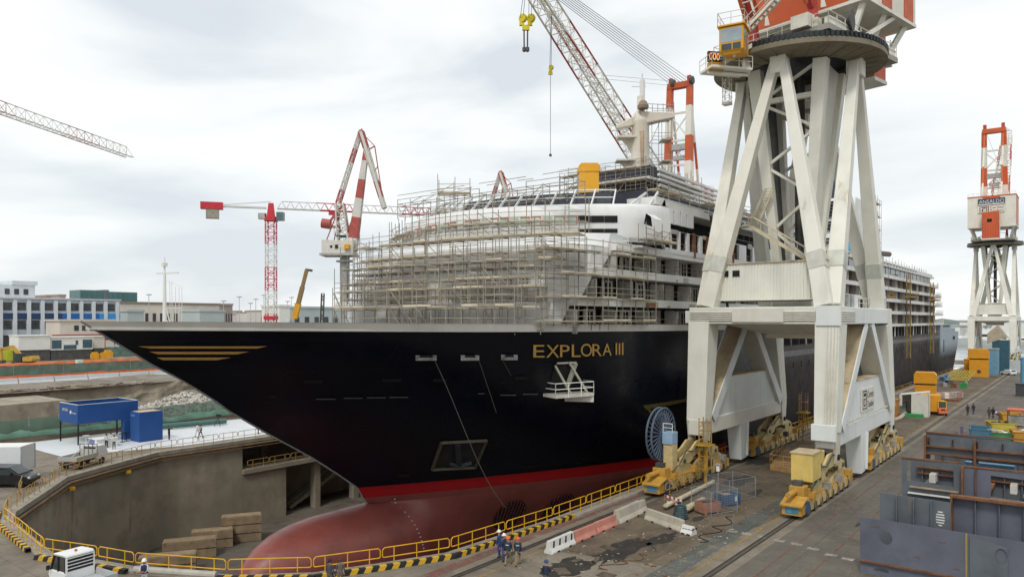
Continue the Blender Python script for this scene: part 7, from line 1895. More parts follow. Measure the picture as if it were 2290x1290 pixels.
# fences, barriers and netting further out, all running with the dock
ORN = mat('orange_netting', (.75,.15,.045), .7, var=.2, sc=.4); ORN2 = mat('orange_netting_bright', (.80,.24,.10), .7, var=.15, sc=.4)
mesh_fence('second green mesh fence behind the white barriers beyond the excavation', -222, 20, 190, 0, 3.6, netmat('green_mesh_far', (.075,.155,.12), .05, .05, .9), 6)
mesh_fence('red orange netting strip hung on the white barriers', -208.5, 40, 128, .95, .85, ORN, 6, 'netting', .18, name='netting_strip')
mesh_fence('short red orange netting near the bow tip behind the white barriers', -208.5, 136, 160, .95, .7, ORN, 6, 'netting', .15, name='netting_strip')
random.seed(12)
y = 30
while y < 172:
    mb = MB(); mb.prism([(-207.4,y,0),(-206.2,y,0),(-206.5,y,.5),(-206.65,y,1.35),(-206.95,y,1.35),(-207.1,y,.5)], (0,7.7,0))
    tag(mb.build('barrier', mat('barrier_white', (.56,.58,.60), .6, var=.06, dirt=.15), loc=(-206.8,y,0)), 'white concrete barrier in the long row beyond the excavation', 'barrier', 'white barriers beyond the excavation'); y += 8
mesh_fence('long bright orange netting across the middle of the site', -262, 30, 150, 0, 2.3, ORN2, 8, 'netting', .25, name='netting_strip')
mesh_fence('third green mesh fence below the white site cabins', -322, 60, 240, 0, 4.2, netmat('green_mesh_far', ()), 8)
yf = atX(20,775,-318); MB().box((-318.5,yf.y-25,0),(-318,yf.y+7,4.4)); o = MB().box((-318.5,yf.y-25,.2),(-318,yf.y+7,4.6)).build('site_screen', mat('lime_screen', (.55,.60,.05), .6, var=.08), loc=(-318,yf.y,0)); tag(o, 'lime yellow site screen at the left edge beside the white cabins', 'screen')
def cabin(label, px0, px1, pyt, X, h, m_, depth=5, win=None, roof=None):
    p, q = atX(px0, pyt, X), atX(px1, pyt, X); z = p.z - h
    t = thing('site_cabin', label, 'cabin', (X,(p.y+q.y)/2,z), 'site cabins beyond the fences')
    MB().box((X-depth,p.y,z),(X,q.y,p.z)).build('wall', m_, t, bevel=.05)
    MB().box((X-depth-.2,p.y-.2,p.z),(X+.3,q.y+.2,p.z+.35)).build('roof', roof or WHITE, t)
    if z > .1: MB().box((X-depth+.3,p.y+.3,0),(X-.3,q.y-.3,z)).build('support', DSTEEL, t)
    for (a, b, za, zb) in win or []: MB().box((X+.003,lerp(p.y,q.y,a),z+h*za),(X+.08,lerp(p.y,q.y,b),z+h*zb)).build('window', mat('cabin_glass', (.06,.12,.15), .2, spec=.6), t)
    return t
cabin('plain white site cabin, left part of the row behind the lime screen', 41, 115, 752, -312, 5.2, WHITE, 9)
cabin('white site cabin with a glazed blue front in the middle of the site', 113, 208, 755, -312, 4.8, WHITE, 9, [(.03,.25,.12,.8),(.3,.6,.05,.4),(.58,.64,.4,.75),(.75,.98,.12,.8)])
cabin('small beige cabin right of the glazed site cabin', 209, 234, 753, -316, 4.6, BEIGE)
MBr = MB(); p, q = atX(62, 749, -324), atX(236, 746, -324); MBr.box((-324.5,p.y,0),(-324,q.y,p.z)); tag(MBr.build('site_hoarding', mat('hoarding_red', (.42,.08,.07), .7, var=.1), loc=(-324,p.y,0)), 'thin red topped hoarding behind the white site cabins', 'hoarding')
for i, (px, py, s_) in enumerate(((212,772,1.6),(230,772,1.4),(241,770,1.9))):
    p = atX(px, py, -305); mb = MB(); mb.cbox((p.x,p.y,.9*s_), (s_,s_*1.7,s_*1.2)); mb.cbox((p.x,p.y,1.65*s_), (s_*.8,s_*1.1,s_*.5)); mb.lathe((p.x+s_*.5,p.y,.4*s_), [(.4*s_,0),(.4*s_,.2)], 12, 'X')
    tag(mb.build('generator', CABY, loc=(p.x,p.y,0)), ('small yellow generator at the right end of the glazed cabin','low yellow generator in the middle of three','largest yellow generator nearest the bow edge')[i], 'generator', 'yellow generators beside the cabins')
# site clutter: pallets of blocks, timber, cars parked in a row far back
random.seed(14)
for i in range(22):
    px = 120 + i*7.5; p = gr(px, 793 - (i % 3)*1.5); s_ = random.uniform(.7,1.5); mb = MB(); c_ = random.choice([WOOD, CONC, STEEL, RUST, WHITE, mat('crate_blue', ()), mat('car_grey', (.2,.22,.24), .4)])
    mb.cbox((p.x,p.y,s_*.6), (s_*1.4,s_*2.2,s_*1.2), random.uniform(-.2,.2)); mb.cbox((p.x,p.y,s_*1.35), (s_,s_*1.3,s_*.4), .1)
    tag(mb.build('material_stack', c_, loc=(p.x,p.y,0)), 'stack of building material in the row behind the bright orange netting', 'material stack', 'material stacks behind the orange netting')
for i in range(26):
    px, py = random.uniform(0,330), random.choice([random.uniform(823,835), random.uniform(868,876)]); p = gr(px, py) if py < 850 else atX(px, py, -183); p.z = max(p.z, 0) if py < 850 else 0
    mb = MB(); L_ = random.uniform(1.5,5); a = random.uniform(0,PI); v_ = Vector((math.cos(a),math.sin(a),0))*L_/2
    mb.bar(p-v_+Vector((0,0,.3)), p+v_+Vector((0,0,.5)), .3,.2); mb.bar(p-v_*.7+Vector((.3,.2,.5)), p+v_*.8+Vector((.2,.3,.4)), .25,.2)
    tag(mb.build('timber', random.choice([WOOD, RUST, CONC]), loc=p), 'loose beams lying on the torn up ground of the site', 'beam', 'loose beams on the site')
p = gr(177, 824); mb = MB(); mb.box((p.x-.8,p.y-.8,0),(p.x+.8,p.y+.8,2.6)); mb.box((p.x-.9,p.y-.9,2.6),(p.x+.9,p.y+.9,2.8)); tag(mb.build('portable_toilet', WHITE, loc=p), 'small white box cabin standing alone on the churned ground', 'box')
# rubble heap and broken slab in the pit
rc = Vector((-138, 68, -4.5)); random.seed(6); mb = MB()
c0 = gr(415, 902, -2.5)
for i in range(1500):
    a = random.random()*2*PI; rr = math.sqrt(random.random()); hgt = (1-rr)*4.6; x, y = c0.x+rr*7*math.cos(a), c0.y+rr*17*math.sin(a); s_ = random.uniform(.25,.75)
    mb.cbox((x,y,-4.6+hgt*random.uniform(.75,1.05)), (s_,s_*random.uniform(.6,1.2),s_*random.uniform(.5,1)), random.random()*3, Matrix.Rotation(random.uniform(-.8,.8),4,'X') @ Matrix.Rotation(random.uniform(-.8,.8),4,'Y'))
mb.mi(0); rows = [[(c0.x+r*7*math.cos(a*PI/12), c0.y+r*17*math.sin(a*PI/12), -5.2+(1-r)*5.0) for a in range(25)] for r in (0,.25,.5,.75,1)]; mb.grid(rows)
tag(mb.build('rubble', mat('rubble_grey', (.46,.44,.40), .9, var=.25, sc=2), loc=c0), 'heap of pale broken concrete rubble in the excavation behind the bow', 'rubble heap', kind='stuff')
p = atX(40, 905, -150); mb = MB(); mb.prism([(-150,p.y-26,-5.6),(-150,p.y+7,-5.6),(-150,p.y+8,p.z+.2),(-150,p.y-26,p.z)], (-14,0,0)); tag(mb.build('concrete_slab', PW, loc=(-155,p.y,-6)), 'block of old broken concrete left standing in the excavation at the left edge', 'concrete block')
# sign on the dock wall
q0 = gr(83,1130); 
sgn_ = thing('wall_sign', 'white sign with a green figure on the dock wall at the left', 'sign', (-65.0,22.2,-2))
def wp(px, py):     # on the slanting wall at the left corner of the dock head
    a_, b_ = Vector((-68.4,22.8,0)), Vector((-65.4,21.6,0)); return a_
sx_, sy_ = Vector((-67.6,22.75,-.9)), Vector((-66.2,22.2,-.9)); dd_ = (sy_-sx_).normalized()
mb = MB(); mb.bar(sx_+Vector((0,.25,-1.0)), sy_+Vector((0,.25,-1.0)), .06, 2.4); mb.build('board', WHITE, sgn_)
mb = MB(); mb.bar(sx_.lerp(sy_,.3)+Vector((0,.3,-1.0)), sx_.lerp(sy_,.7)+Vector((0,.3,-1.0)), .06, 1.5); mb.build('figure', mat('sign_green', (.03,.2,.1), .6), sgn_)
# keel block stacks on the dock floor
KBM = mat('keel_block', (.30,.22,.14), .9, var=.25, sc=1.2, dirt=.5, fine=.3, rust=.2)
def kstack(px, py, n, L_, lab, yaw=.9):
    p = gr(px, py, -11); 
    for k in range(n):
        z = -11 + k*1.05; mb = MB(); mb.cbox((p.x,p.y,z+.5), (L_,1.7,.9), yaw); mb.cbox((p.x,p.y,z+.97), (L_*.96,1.5,.1), yaw)
        for s_ in (-.3,.3): mb.cbox((p.x+math.cos(yaw)*L_*s_, p.y+math.sin(yaw)*L_*s_, z+.5), (.2,1.76,.86), yaw)
        tag(mb.build('keel_block', KBM, loc=(p.x,p.y,z)), lab % ('bottom','middle','top')[k if n > 2 else (0,2)[k]], 'keel block', 'stacked keel blocks on the dock floor')
kstack(375, 1282, 2, 5.5, 'brown keel block at the near left end, %s of its stack', 1.0)
kstack(425, 1245, 2, 5.5, 'brown keel block second in the row, %s of its stack', 1.0)
kstack(475, 1222, 2, 4.5, 'brown keel block in the middle of the row, %s of its stack', 1.0)
kstack(540, 1208, 3, 4.5, 'paler keel block nearest the red bulb, %s of its stack', 1.0)
for i in range(10):
    y = 66 + i*7; mb = MB(); mb.box((XC-1.2,y-.8,-11),(XC+1.2,y+.8,-8.42)); tag(mb.build('keel_block', KBM, loc=(XC,y,-11)), 'keel block carrying the ship keel on the dock floor', 'keel block', 'keel blocks under the ship')

# ================================================================== NEAR QUAY: BARRIERS, CAGE, BOXES
JW = mat('jersey_white', (.60,.60,.57), .6, var=.08, dirt=.2); JP = mat('jersey_pink', (.50,.21,.16), .7, var=.15, sc=1.5, dirt=.3); JC = mat('jersey_concrete', (.42,.38,.31), .85, var=.15, sc=1.2, dirt=.4, rust=.15, bump=.2)
def jersey(pa, pb, m_, label, h=.8, w_=.6, stripes=False):
    a, b = gr(*pa), gr(*pb); d = (b-a); L_ = d.length; d.normalize(); n_ = Vector((-d.y,d.x,0))
    t = thing('traffic_barrier', label, 'barrier', a, 'barriers on the near quay')
    pr = [(-w_/2,0),(w_/2,0),(w_/2,.12),(w_*.28,.38),(w_*.18,h),(-w_*.18,h),(-w_*.28,.38),(-w_/2,.12)]
    MB().prism([a+n_*x+Vector((0,0,z)) for x, z in pr], d*L_).build('body', m_, t, bevel=.03)
    if stripes:
        k = 4
        for i in range(k):
            p = a + d*L_*(i+.35)/k
            for s_ in (-1,1):
                mb = MB()
                q = [p+n_*s_*(w_*.29)+Vector((0,0,.36)), p+d*.2+n_*s_*(w_*.29)+Vector((0,0,.36)), p+d*.34+n_*s_*(w_*.19)+Vector((0,0,h-.08)), p+d*.14+n_*s_*(w_*.19)+Vector((0,0,h-.08))]
                mb.prism(q, n_*s_*.006); mb.build('stripe', BLACK, t)
    mb = MB(); 
    for i in (.25,.75): p = a + d*L_*i; mb.bar(p-n_*(w_/2+.01)+Vector((0,0,.06)), p+n_*(w_/2+.01)+Vector((0,0,.06)), .3,.12)
    mb.build('drain_slot', DARK, t)
    return t
jersey((1226,1238),(1279,1214), JW, 'white traffic barrier with black stripes beside the crane rail', .85,.7,True)
jersey((1282,1213),(1328,1194), JP, 'faded pink traffic barrier next to the striped white one')
jersey((1330,1192),(1375,1173), JP, 'faded pink traffic barrier, the farther of two, before the concrete block')
jersey((1377,1170),(1428,1146), JC, 'thick pale concrete barrier block at the far end of the pink row', 1.0,.9)
jersey((1448,1160),(1528,1188), JC, 'long pale concrete barrier lying across the dirty ground', .85,.75)
jersey((1527,1190),(1552,1196), JW, 'short white end barrier with a black stripe at the long concrete one', .6,.8,True)
jersey((1400,1158),(1440,1140), JC, 'second pale concrete barrier behind the block at the end of the pink row', .9,.8)
# wire cage pens with boxes
GW = mat('cage_wire', (.36,.38,.40), .5, .5)
def cage(label, c, yaw, lx, ly, h):
    t = thing('wire_cage', label, 'cage', c, 'wire cages on the near quay'); M = MW(c, yaw)
    cor = [(-lx/2,-ly/2),(lx/2,-ly/2),(lx/2,ly/2),(-lx/2,ly/2)]
    for (x, y) in cor: part(t, 'post', GW, M, lambda m: m.tube((x,y,0),(x,y,h),.04))
    for (a, b) in zip(cor, cor[1:]+cor[:1]):
        def f_(m):
            A, B = Vector((*a,0)), Vector((*b,0)); n = int((B-A).length/.16)
            for i in range(1, n): p = A.lerp(B, i/n); m.tube(p+Vector((0,0,.12)), p+Vector((0,0,h-.02)), .006, 4, cap=False)
            k = int(h/.2)
            for i in range(k+1): z = .12 + (h-.14)*i/k; m.tube(A+Vector((0,0,z)), B+Vector((0,0,z)), .006 if 0 < i < k else .025, 4)
        part(t, 'wire_panel', GW, M, f_)
    return t
cg = gr(1597,1142); cage('grey wire cage holding the brown crate', cg, head(.85,.5), 2.9, 2.2, 1.9)
cg2 = gr(1635,1112); cage('grey wire cage pen behind the one with the brown crate', cg2, head(.85,.5), 3.2, 2.6, 1.9)
def bin_(label, px, py, sz, m_, name, yaw, cat):
    p = gr(px, py); M = MW(p, yaw); t = thing(name, label, cat, p); x, y, z = sz
    part(t, 'tub', m_, M, lambda m: [m.box(*q) for q in (((-x/2,-y/2,.15),(x/2,y/2,.22)),((-x/2,-y/2,.22),(x/2,-y/2+.05,z)),((-x/2,y/2-.05,.22),(x/2,y/2,z)),((-x/2,-y/2+.05,.22),(-x/2+.05,y/2-.05,z)),((x/2-.05,-y/2+.05,.22),(x/2,y/2-.05,z)))])
    part(t, 'rib', m_, M, lambda m: [m.box((-x/2+i*x/3-.03,-y/2-.03,.2),(-x/2+i*x/3+.03,-y/2-.002,z)) for i in range(4)])
    for i in (-1,1): part(t, 'foot', m_, M, lambda m: m.box((i*x*.35-.08,-y/2,0),(i*x*.35+.08,y/2,.15)))
    part(t, 'load', random.choice([WOOD, DSTEEL, RUST]), M, lambda m: [m.cbox((random.uniform(-x*.3,x*.3),random.uniform(-y*.25,y*.25),z*random.uniform(.7,.95)),(x*.4,y*.3,.14),random.random()*3) for _ in range(7)])
    return t
bin_('brown steel crate standing inside the wire cage', 1582, 1146, (1.7,1.1,.95), mat('crate_brown', (.33,.16,.11), .7, var=.15, rust=.2), 'crate', head(.9,.4), 'crate')
o = bin_('blue steel bin with a white plate behind the brown crate', 1626, 1128, (1.7,1.2,1.0), mat('bin_blue', (.035,.11,.24), .5, var=.12, dirt=.2), 'bin', head(.9,.4), 'bin')
ROOT[o.name] = Vector(o.location)
M = MW(gr(1626,1128), head(.9,.4)); part(o, 'white_plate', WHITE, M, lambda m: m.box((.3,-.64,.4),(.5,-.632,.8)))
# pipes, tyre heap, tape, lamp post, yellow rail
for (a, b, r, lab) in ((gr(1489,1140),gr(1595,1085),.2,'long cream pipe lying behind the coil by the cages'),(gr(1535,1148),gr(1572,1128),.26,'short cream pipe lying in front of the cages')):
    mb = MB(); mb.tube(a+Vector((0,0,r+.15)), b+Vector((0,0,r+.15)), r, 12); mb.lathe(a+Vector((0,0,r+.15)), [(r*1.2,-.05),(r*1.2,.05)], 12); tag(mb.build('pipe', mat('cream_pipe', (.52,.46,.34), .6, var=.12, rust=.2), loc=a), lab, 'pipe')
p = gr(1522,1158); mb = MB()
for k in range(7): 
    r_ = .55-.03*k; n = 18; z = .15+k*.13
    for i in range(n): a, b = 2*PI*i/n, 2*PI*(i+1)/n; mb.tube(p+Vector((r_*math.cos(a),r_*math.sin(a),z)), p+Vector((r_*math.cos(b),r_*math.sin(b),z)), .08, 5)
tag(mb.build('cable_coil', mat('coil_teal', (.05,.085,.095), .6, var=.3, sc=3), loc=p), 'dark teal coil of cable in front of the cream pipes', 'cable coil')
for a, b in run([gr(1488,1112), gr(1585,1066)], 3.0): rail_panel((a[0],a[1]), (b[0],b[1]), RYO, 'old yellow rail along the pit behind the wire cages', 'old yellow rails behind the cages')
tpv = thing('warning_tape', 'red and white warning boards on the ground beside the cream pipe', 'warning board', gr(1500,1130))
a, b = gr(1487,1128), gr(1525,1140)
for z in (.3,.75):
    for i in range(8): MB().bar(a.lerp(b,i/8)+Vector((0,0,z)), a.lerp(b,(i+1)/8)+Vector((0,0,z)), .04,.2).build('board', WHITE if i % 2 else CRED, tpv)
for q in (a, b): MB().tube(q, q+Vector((0,0,.9)), .03).build('post', STEEL, tpv)
p = gr(1606,1122); lp = thing('lamp_post', 'thin grey post with a small white lamp box behind the wire cage', 'lamp post', p)
MB().tube(p, p+Vector((0,0,3.1)), .035).build('pole', STEEL, lp); MB().cbox(p+Vector((0,0,2.85)), (.25,.2,.45)).build('lamp_box', WHITE, lp); MB().cbox(p+Vector((0,0,3.2)), (.45,.3,.12)).build('lamp_head', STEEL, lp)
# yellow work platform under the crane
p0, p1, p2, p3 = gr(1722,1050), gr(1782,1060), gr(1812,1025), gr(1756,1012)
pf = thing('work_platform', 'rusty yellow railed platform on the ground under the crane', 'platform', p0)
mb = MB(); mb.prism([p0,p1,p2,p3], (0,0,.5)); mb.build('deck', mat('platform_rust', (.34,.20,.08), .7, var=.3, sc=1, rust=.3), pf)
mb = MB(); z5 = Vector((0,0,.5)); rail_line(mb, [p1+z5,p0+z5,p3+z5,p2+z5], 1.1); mb.build('rail', RYO, pf)

# ================================================================== RIGHT SIDE: STEEL SECTIONS, SKIPS, BOXES, TENT
def ellipse(cx, cz, rx, rz, n=18): return [(cx+rx*math.cos(2*PI*i/n), cz+rz*math.sin(2*PI*i/n)) for i in range(n)]
def vplate(t, y, outer, holes, m_, th=.06, nm='plate'):
    return MB().plate([(x,y,z) for x, z in outer], [[(x,y,z) for x, z in h] for h in holes], (0,th,0)).build(nm, m_, t)
hbk = thing('hull_section', 'blue grey primed steel hull section in the near right corner', 'steel section', (-8,51,0))
vplate(hbk, 49.4, [(-11.2,0),(2,0),(2,3.3),(-11.2,3.4)], [ellipse(-9.75,2.35,.36,.42), ellipse(-10.0,.33,.42,.16)], PRIMER)
MB().box((-11.2,49.2,.72),(-6.0,49.4,.8)).build('flange', RUST, hbk)
MB().box((-5.62,49.36,0),(-5.52,49.4,3.35)).build('weld_seam', mat('weld_ochre', (.30,.22,.08), .7), hbk)
vplate(hbk, 49.32, [(-5.4,0),(-3.6,0),(-3.6,2.9),(-5.4,3.2)], [ellipse(-3.9,2.4,.28,.42)], PRIMER2, .05)
vplate(hbk, 51.4, [(-10.5,.4),(-6.6,.4),(-6.6,4.55),(-10.5,4.62)], [], PRIMER2)
for x in (-9.5,-8.55,-7.6): MB().box((x-.03,51.1,1.0),(x+.03,51.4,4.6)).build('stiffener', PRIMER2, hbk)
mb = MB()
for i in range(6): w_ = (.26,.42,.46,.46,.42,.2)[i]; mb.prism([(-7.15-w_/2,51.37,3.95-i*.16),(-7.15+w_/2,51.37,3.95-i*.16),(-7.15+w_/2,51.37,3.88-i*.16),(-7.15-w_/2,51.37,3.88-i*.16)], (0,.02,0))
mb.build('chalk_mark', WHITE, hbk)
vplate(hbk, 52.2, [(-6.6,.4),(2,.4),(2,4.7),(-6.6,4.8)], [], PRIMER)
MB().box((-6.7,51.7,4.8),(2,52.2,4.95)).build('flange', RUST, hbk); MB().box((-6.66,51.5,.4),(-6.55,52.2,4.85)).build('flange', RUST, hbk)
for x in (-5.4,-4.2,-3.0,-1.8,-.6): MB().box((x-.03,51.9,.4),(x+.03,52.2,4.75)).build('stiffener', PRIMER2, hbk)
MB().box((-11.2,49.46,.05),(2,57,.2)).build('bottom_plate', PRIMER2, hbk)
for i in range(4): MB().box((-4.2,49.9+i*.4,.25+i*.08),(1.5,50.2+i*.4,.45+i*.08)).build('timber', WOOD, hbk)
hb2 = thing('hull_section', 'grey steel hull section with large rusty openings behind the nearest one', 'steel section', (-6,57,0))
vplate(hb2, 55.0, [(-9.9,.3),(-6.4,.3),(-6.4,6.2),(-7.9,6.3),(-9.9,6.35)], [[(-9.6,4.9),(-6.9,4.8),(-6.9,6.1),(-9.6,6.2)]], PRIMER2)
vplate(hb2, 55.0, [(-6.4,.3),(2,.3),(2,6.0),(-6.4,6.2)], [[(-4.9,4.5),(-1.6,4.4),(-1.6,5.7),(-4.9,5.8)]], PRIMER)
MB().box((-6.45,54.6,2.9),(-6.33,55,6.2)).build('flange', RUST, hb2); MB().box((-5.7,54.7,3.0),(-5.64,55,6.2)).build('stiffener', RUST, hb2)
for (x0_, x1_, z) in ((-9.4,-6.6,4.5),(-9.5,-6.5,4.1),(-4.9,-1.6,4.35),(-5.2,-1.0,3.75)): MB().box((x0_,54.75,z),(x1_,55.0,z+.07)).build('shelf', WOOD if z > 4.2 else WHITE, hb2)
vplate(hb2, 58.2, [(-9.9,.3),(2,.3),(2,5.6),(-9.9,5.8)], [], PRIMER2)
for i, x in enumerate((-8.6,-5.2,-3.2,-.6)): MB().box((x-.05,55.1,4.6+.1*(i%2)),(x+.3,58.2,4.75+.1*(i%2))).build('beam', RUST if i % 2 else PRIMER2, hb2)
for z in (4.9,5.3): MB().box((-9.5,57.9,z),(2,58.2,z+.08)).build('shelf', RUST, hb2)
for (x, z) in ((-8.3,5.0),(-3.9,4.9)): MB().box((x,55.1,z-.1),(x+.35,55.9,z+.45)).build('lug', mat('lug_pale', (.5,.47,.42), .7), hb2)
hb3 = thing('hull_section', 'rusty framed steel section with blue uprights, farthest of the stacked sections', 'steel section', (-6,63,0))
vplate(hb3, 61.6, [(-9.5,.3),(2,.3),(2,7.0),(-9.5,7.3)], [[(-9.2,3.8),(-6.6,3.7),(-6.6,5.6),(-9.2,5.7)],[(-6.2,3.7),(-3.6,3.6),(-3.6,5.5),(-6.2,5.6)],[(-3.1,3.6),(1.6,3.5),(1.6,5.4),(-3.1,5.5)]], PRIMER2)
for z in (5.75,6.3): MB().box((-9.5,61.3,z),(2,61.6,z+.09)).build('flange', RUST, hb3)
for x in (-9.5,-6.4,-3.4,-3.0): MB().box((x-.07,61.2,.3),(x+.07,61.6,7.1)).build('upright', RUST if x < -4 else PRIMER2, hb3)
vplate(hb3, 65.5, [(-9.5,.3),(2,.3),(2,5.2),(-9.5,5.4)], [], PRIMER2)
for i, x in enumerate((-8.6,-7.2,-4.6,-1.6,.2)): MB().box((x,61.7,3.6+.2*(i%3)),(x+.9,65.4,3.75+.2*(i%3))).build('beam', (RUST, WOOD, PRIMER2, WHITE, RUST)[i], hb3)
MB().box((-7.2,63,4.6),(-4.2,63.6,5.2)).build('blue_beam', mat('beam_blue', (.10,.26,.42), .5), hb3)
# ribs, brackets, cut edges and loose pieces that fill the steel sections
random.seed(51)
for i in range(11): MB().box((-9.2+i*.95,58.02,.6),(-9.12+i*.95,58.2,5.5)).build('stiffener', random.choice([PRIMER2, RUST, PRIMER]), hb2)
for i in range(11): MB().box((-9.0+i*.98,65.3,.6),(-8.9+i*.98,65.5,5.2)).build('stiffener', random.choice([PRIMER2, RUST]), hb3)
for (t_, x0_, y0_, y1_, z0_) in ((hb2,-9.6,55.3,58,3.6),(hb2,-5.9,55.3,58,3.4),(hb2,-1.4,55.3,58,3.6),(hb3,-9.0,61.8,65.3,3.2),(hb3,-6.0,61.8,65.3,3.0),(hb3,-2.9,61.8,65.3,3.1)):
    MB().box((x0_,y0_,z0_),(x0_+2.6,y1_,z0_+.05)).build('deck_plate', random.choice([PRIMER2, RUST]), t_)
    for k_ in range(5):
        xx = x0_ + random.uniform(.1,2.3); yy = random.uniform(y0_+.2, y1_-.6); hh = random.uniform(.15,.6)
        MB().cbox((xx,yy,z0_+.05+hh/2), (random.uniform(.1,.9),random.uniform(.2,.6),hh), random.uniform(-.3,.3)).build('loose_piece', random.choice([RUST, WOOD, PRIMER2, STEEL, DSTEEL]), t_)
for (x_, z_) in ((-9.9,6.36),(-6.4,6.2)): MB().box((x_,54.94,z_-.02),(x_+3.4,55.1,z_+.07)).build('top_flange', RUST, hb2)
MB().box((-9.5,61.5,7.28),(2,61.75,7.36)).build('top_flange', RUST, hb3)
for i in range(7): MB().prism([(-9.3+i*1.5,61.2,6.95),(-9.3+i*1.5,61.6,6.95),(-9.3+i*1.5,61.6,6.4)], (.06,0,0)).build('bracket_plate', RUST, hb3)
for (x_, z_, w_) in ((-10.6,2.9,.5),(-8.3,1.5,.35),(-7.0,2.6,.4),(-6.2,1.2,.3)): MB().box((x_,49.385,z_),(x_+w_,49.397,z_+.04)).build('weld_burn', RUST, hbk)
VIO = mat('upright_violet', (.12,.10,.17), .6, var=.15, rust=.1)
for (px, pt, pb, X_) in ((2095,1002,1080,-10.4),(2109,990,1075,-10.2),(2139,965,1010,-10.0),(2151,953,1005,-9.8)):
    q, z_ = atX(px, pb, X_), atX(px, pt, X_).z; o = MB().box((q.x-.13,q.y-.13,0),(q.x+.13,q.y+.13,z_)).build('steel_upright', VIO, loc=(q.x,q.y,0)); tag(o, 'violet grey steel upright standing at the left side of the steel sections', 'steel upright', 'violet uprights beside the steel sections')
for (pa, pb_, X_) in (((2040,1035),(2093,1040),-10.5),((2070,1000),(2108,1008),-10.4)):
    a, b = atX(*pa, X_-1.5), atX(*pb_, X_); mb = MB(); mb.tube(a, b, .04); mb.tube((a.x,a.y,0), a, .06)
    tag(mb.build('steel_bracket', PRIMER, loc=(a.x,a.y,0)), 'thin grey steel bracket beside the violet uprights', 'bracket', 'thin brackets beside the steel sections')
def skip_(label, px, py, sz, m_, yaw, loadm=None):
    p = gr(px, py); M = MW(p, yaw); t = thing('skip', label, 'skip', p, 'skips on the right of the quay'); x, y, z = sz
    part(t, 'tub', m_, M, lambda m: (m.box((-x/2,-y/2,.2),(x/2,y/2,.3)), m.prism([(-x/2,-y/2,.3),(x/2,-y/2,.3),(x/2+.2,-y/2,z),(-x/2-.2,-y/2,z)], (0,.08,0)), m.prism([(-x/2,y/2,.3),(x/2,y/2,.3),(x/2+.2,y/2,z),(-x/2-.2,y/2,z)], (0,-.08,0)), m.bar((-x/2-.1,0,(z+.3)/2),(-x/2-.02,0,(z+.3)/2), y, z-.3), m.bar((x/2+.02,0,(z+.3)/2),(x/2+.1,0,(z+.3)/2), y, z-.3)))
    part(t, 'rim', m_, M, lambda m: [m.bar((-x/2-.25,s_*y/2,z),(x/2+.25,s_*y/2,z),.12) for s_ in (-1,1)])
    part(t, 'runner', DSTEEL, M, lambda m: [m.box((-x/2,s_*y*.3-.08,0),(x/2,s_*y*.3+.08,.2)) for s_ in (-1,1)])
    if loadm:
        for k in range(9): part(t, 'scrap', random.choice(loadm), M, lambda m: m.cbox((random.uniform(-x*.35,x*.35),random.uniform(-y*.3,y*.3),z*random.uniform(.8,1.05)),(random.uniform(.5,1.4),random.uniform(.2,.5),.15),random.random()*3,Matrix.Rotation(random.uniform(-.5,.5),4,'X')))
    return t
SK1 = mat('skip_blue', (.06,.17,.26), .5, var=.12, dirt=.25); SK2 = mat('skip_yellow', (.52,.42,.07), .6, var=.15, dirt=.3); SK3 = mat('skip_orange', (.52,.26,.03), .6, var=.12, dirt=.2); SK4 = mat('skip_green', (.05,.19,.09), .6, var=.2, dirt=.3)
random.seed(17)
skip_('pale blue open skip in front of the yellow skips', 2192, 990, (2.0,3.9,1.9), SK1, .1)
skip_('yellow skip heaped with dark scrap beside the blue skip', 2238, 972, (2.6,3.0,1.7), SK2, .3, [BLACK, DSTEEL, RUST])
skip_('green skip heaped with timber and pipes right of the blue skip', 2232, 992, (2.0,2.4,1.5), SK4, .3, [WOOD, WHITE, BYEL, CONC])
skip_('orange yellow skip farthest back near the crouching worker', 2262, 950, (2.4,3.4,1.7), SK3, .2)
skip_('orange skip at the right edge above the steel sections', 2290, 990, (2.4,3.0,1.5), SK3, .2, [WHITE, WOOD])
for i, (px, py, m_) in enumerate(((2268,1012,WOOD),(2255,1022,CONC),(2280,1005,RUST),(2240,1006,WHITE))):
    p = gr(px, py); mb = MB(); 
    for k in range(5): mb.bar(p+Vector((-1.5,k*.3,.2+.1*(k%2))), p+Vector((1.5,k*.35,.3)), .25,.14)
    tag(mb.build('plank_pile', m_, loc=p), ('pile of timber planks right of the green skip','pile of concrete strips in front of the green skip','rusty strips at the right edge','white strips below the green skip')[i], 'pile')
# stalls and blue posts at the right edge
p = gr(2283, 975); t = thing('storage_rack', 'grey storage rack with an orange roof at the right edge', 'rack', p)
for (dx, dy) in ((-1.4,-1.2),(1.4,-1.2),(1.4,1.2),(-1.4,1.2)): MB().box((p.x+dx-.06,p.y+dy-.06,0),(p.x+dx+.06,p.y+dy+.06,3.4)).build('post', DSTEEL, t)
MB().box((p.x-1.5,p.y-1.3,3.4),(p.x+1.5,p.y+1.3,3.6)).build('roof', ORANGE, t); MB().box((p.x-1.4,p.y-1.2,1.5),(p.x+1.4,p.y+1.2,1.6)).build('shelf', STEEL, t); MB().box((p.x-1.3,p.y-1.0,1.6),(p.x+.6,p.y+.8,2.7)).build('machine', mat('machine_grey', (.28,.28,.26), .6, var=.3), t)
p = gr(2287, 860); mb = MB(); mb.tube(p, p+Vector((0,0,6.2)), .45, 14); mb.lathe(p+Vector((0,0,6.2)), [(.5,0),(.5,.2),(.2,.5)], 14); tag(mb.build('bollard_post', mat('post_blue', (.10,.27,.42), .5, var=.1), loc=p), 'tall blue cylindrical post at the right edge', 'post')
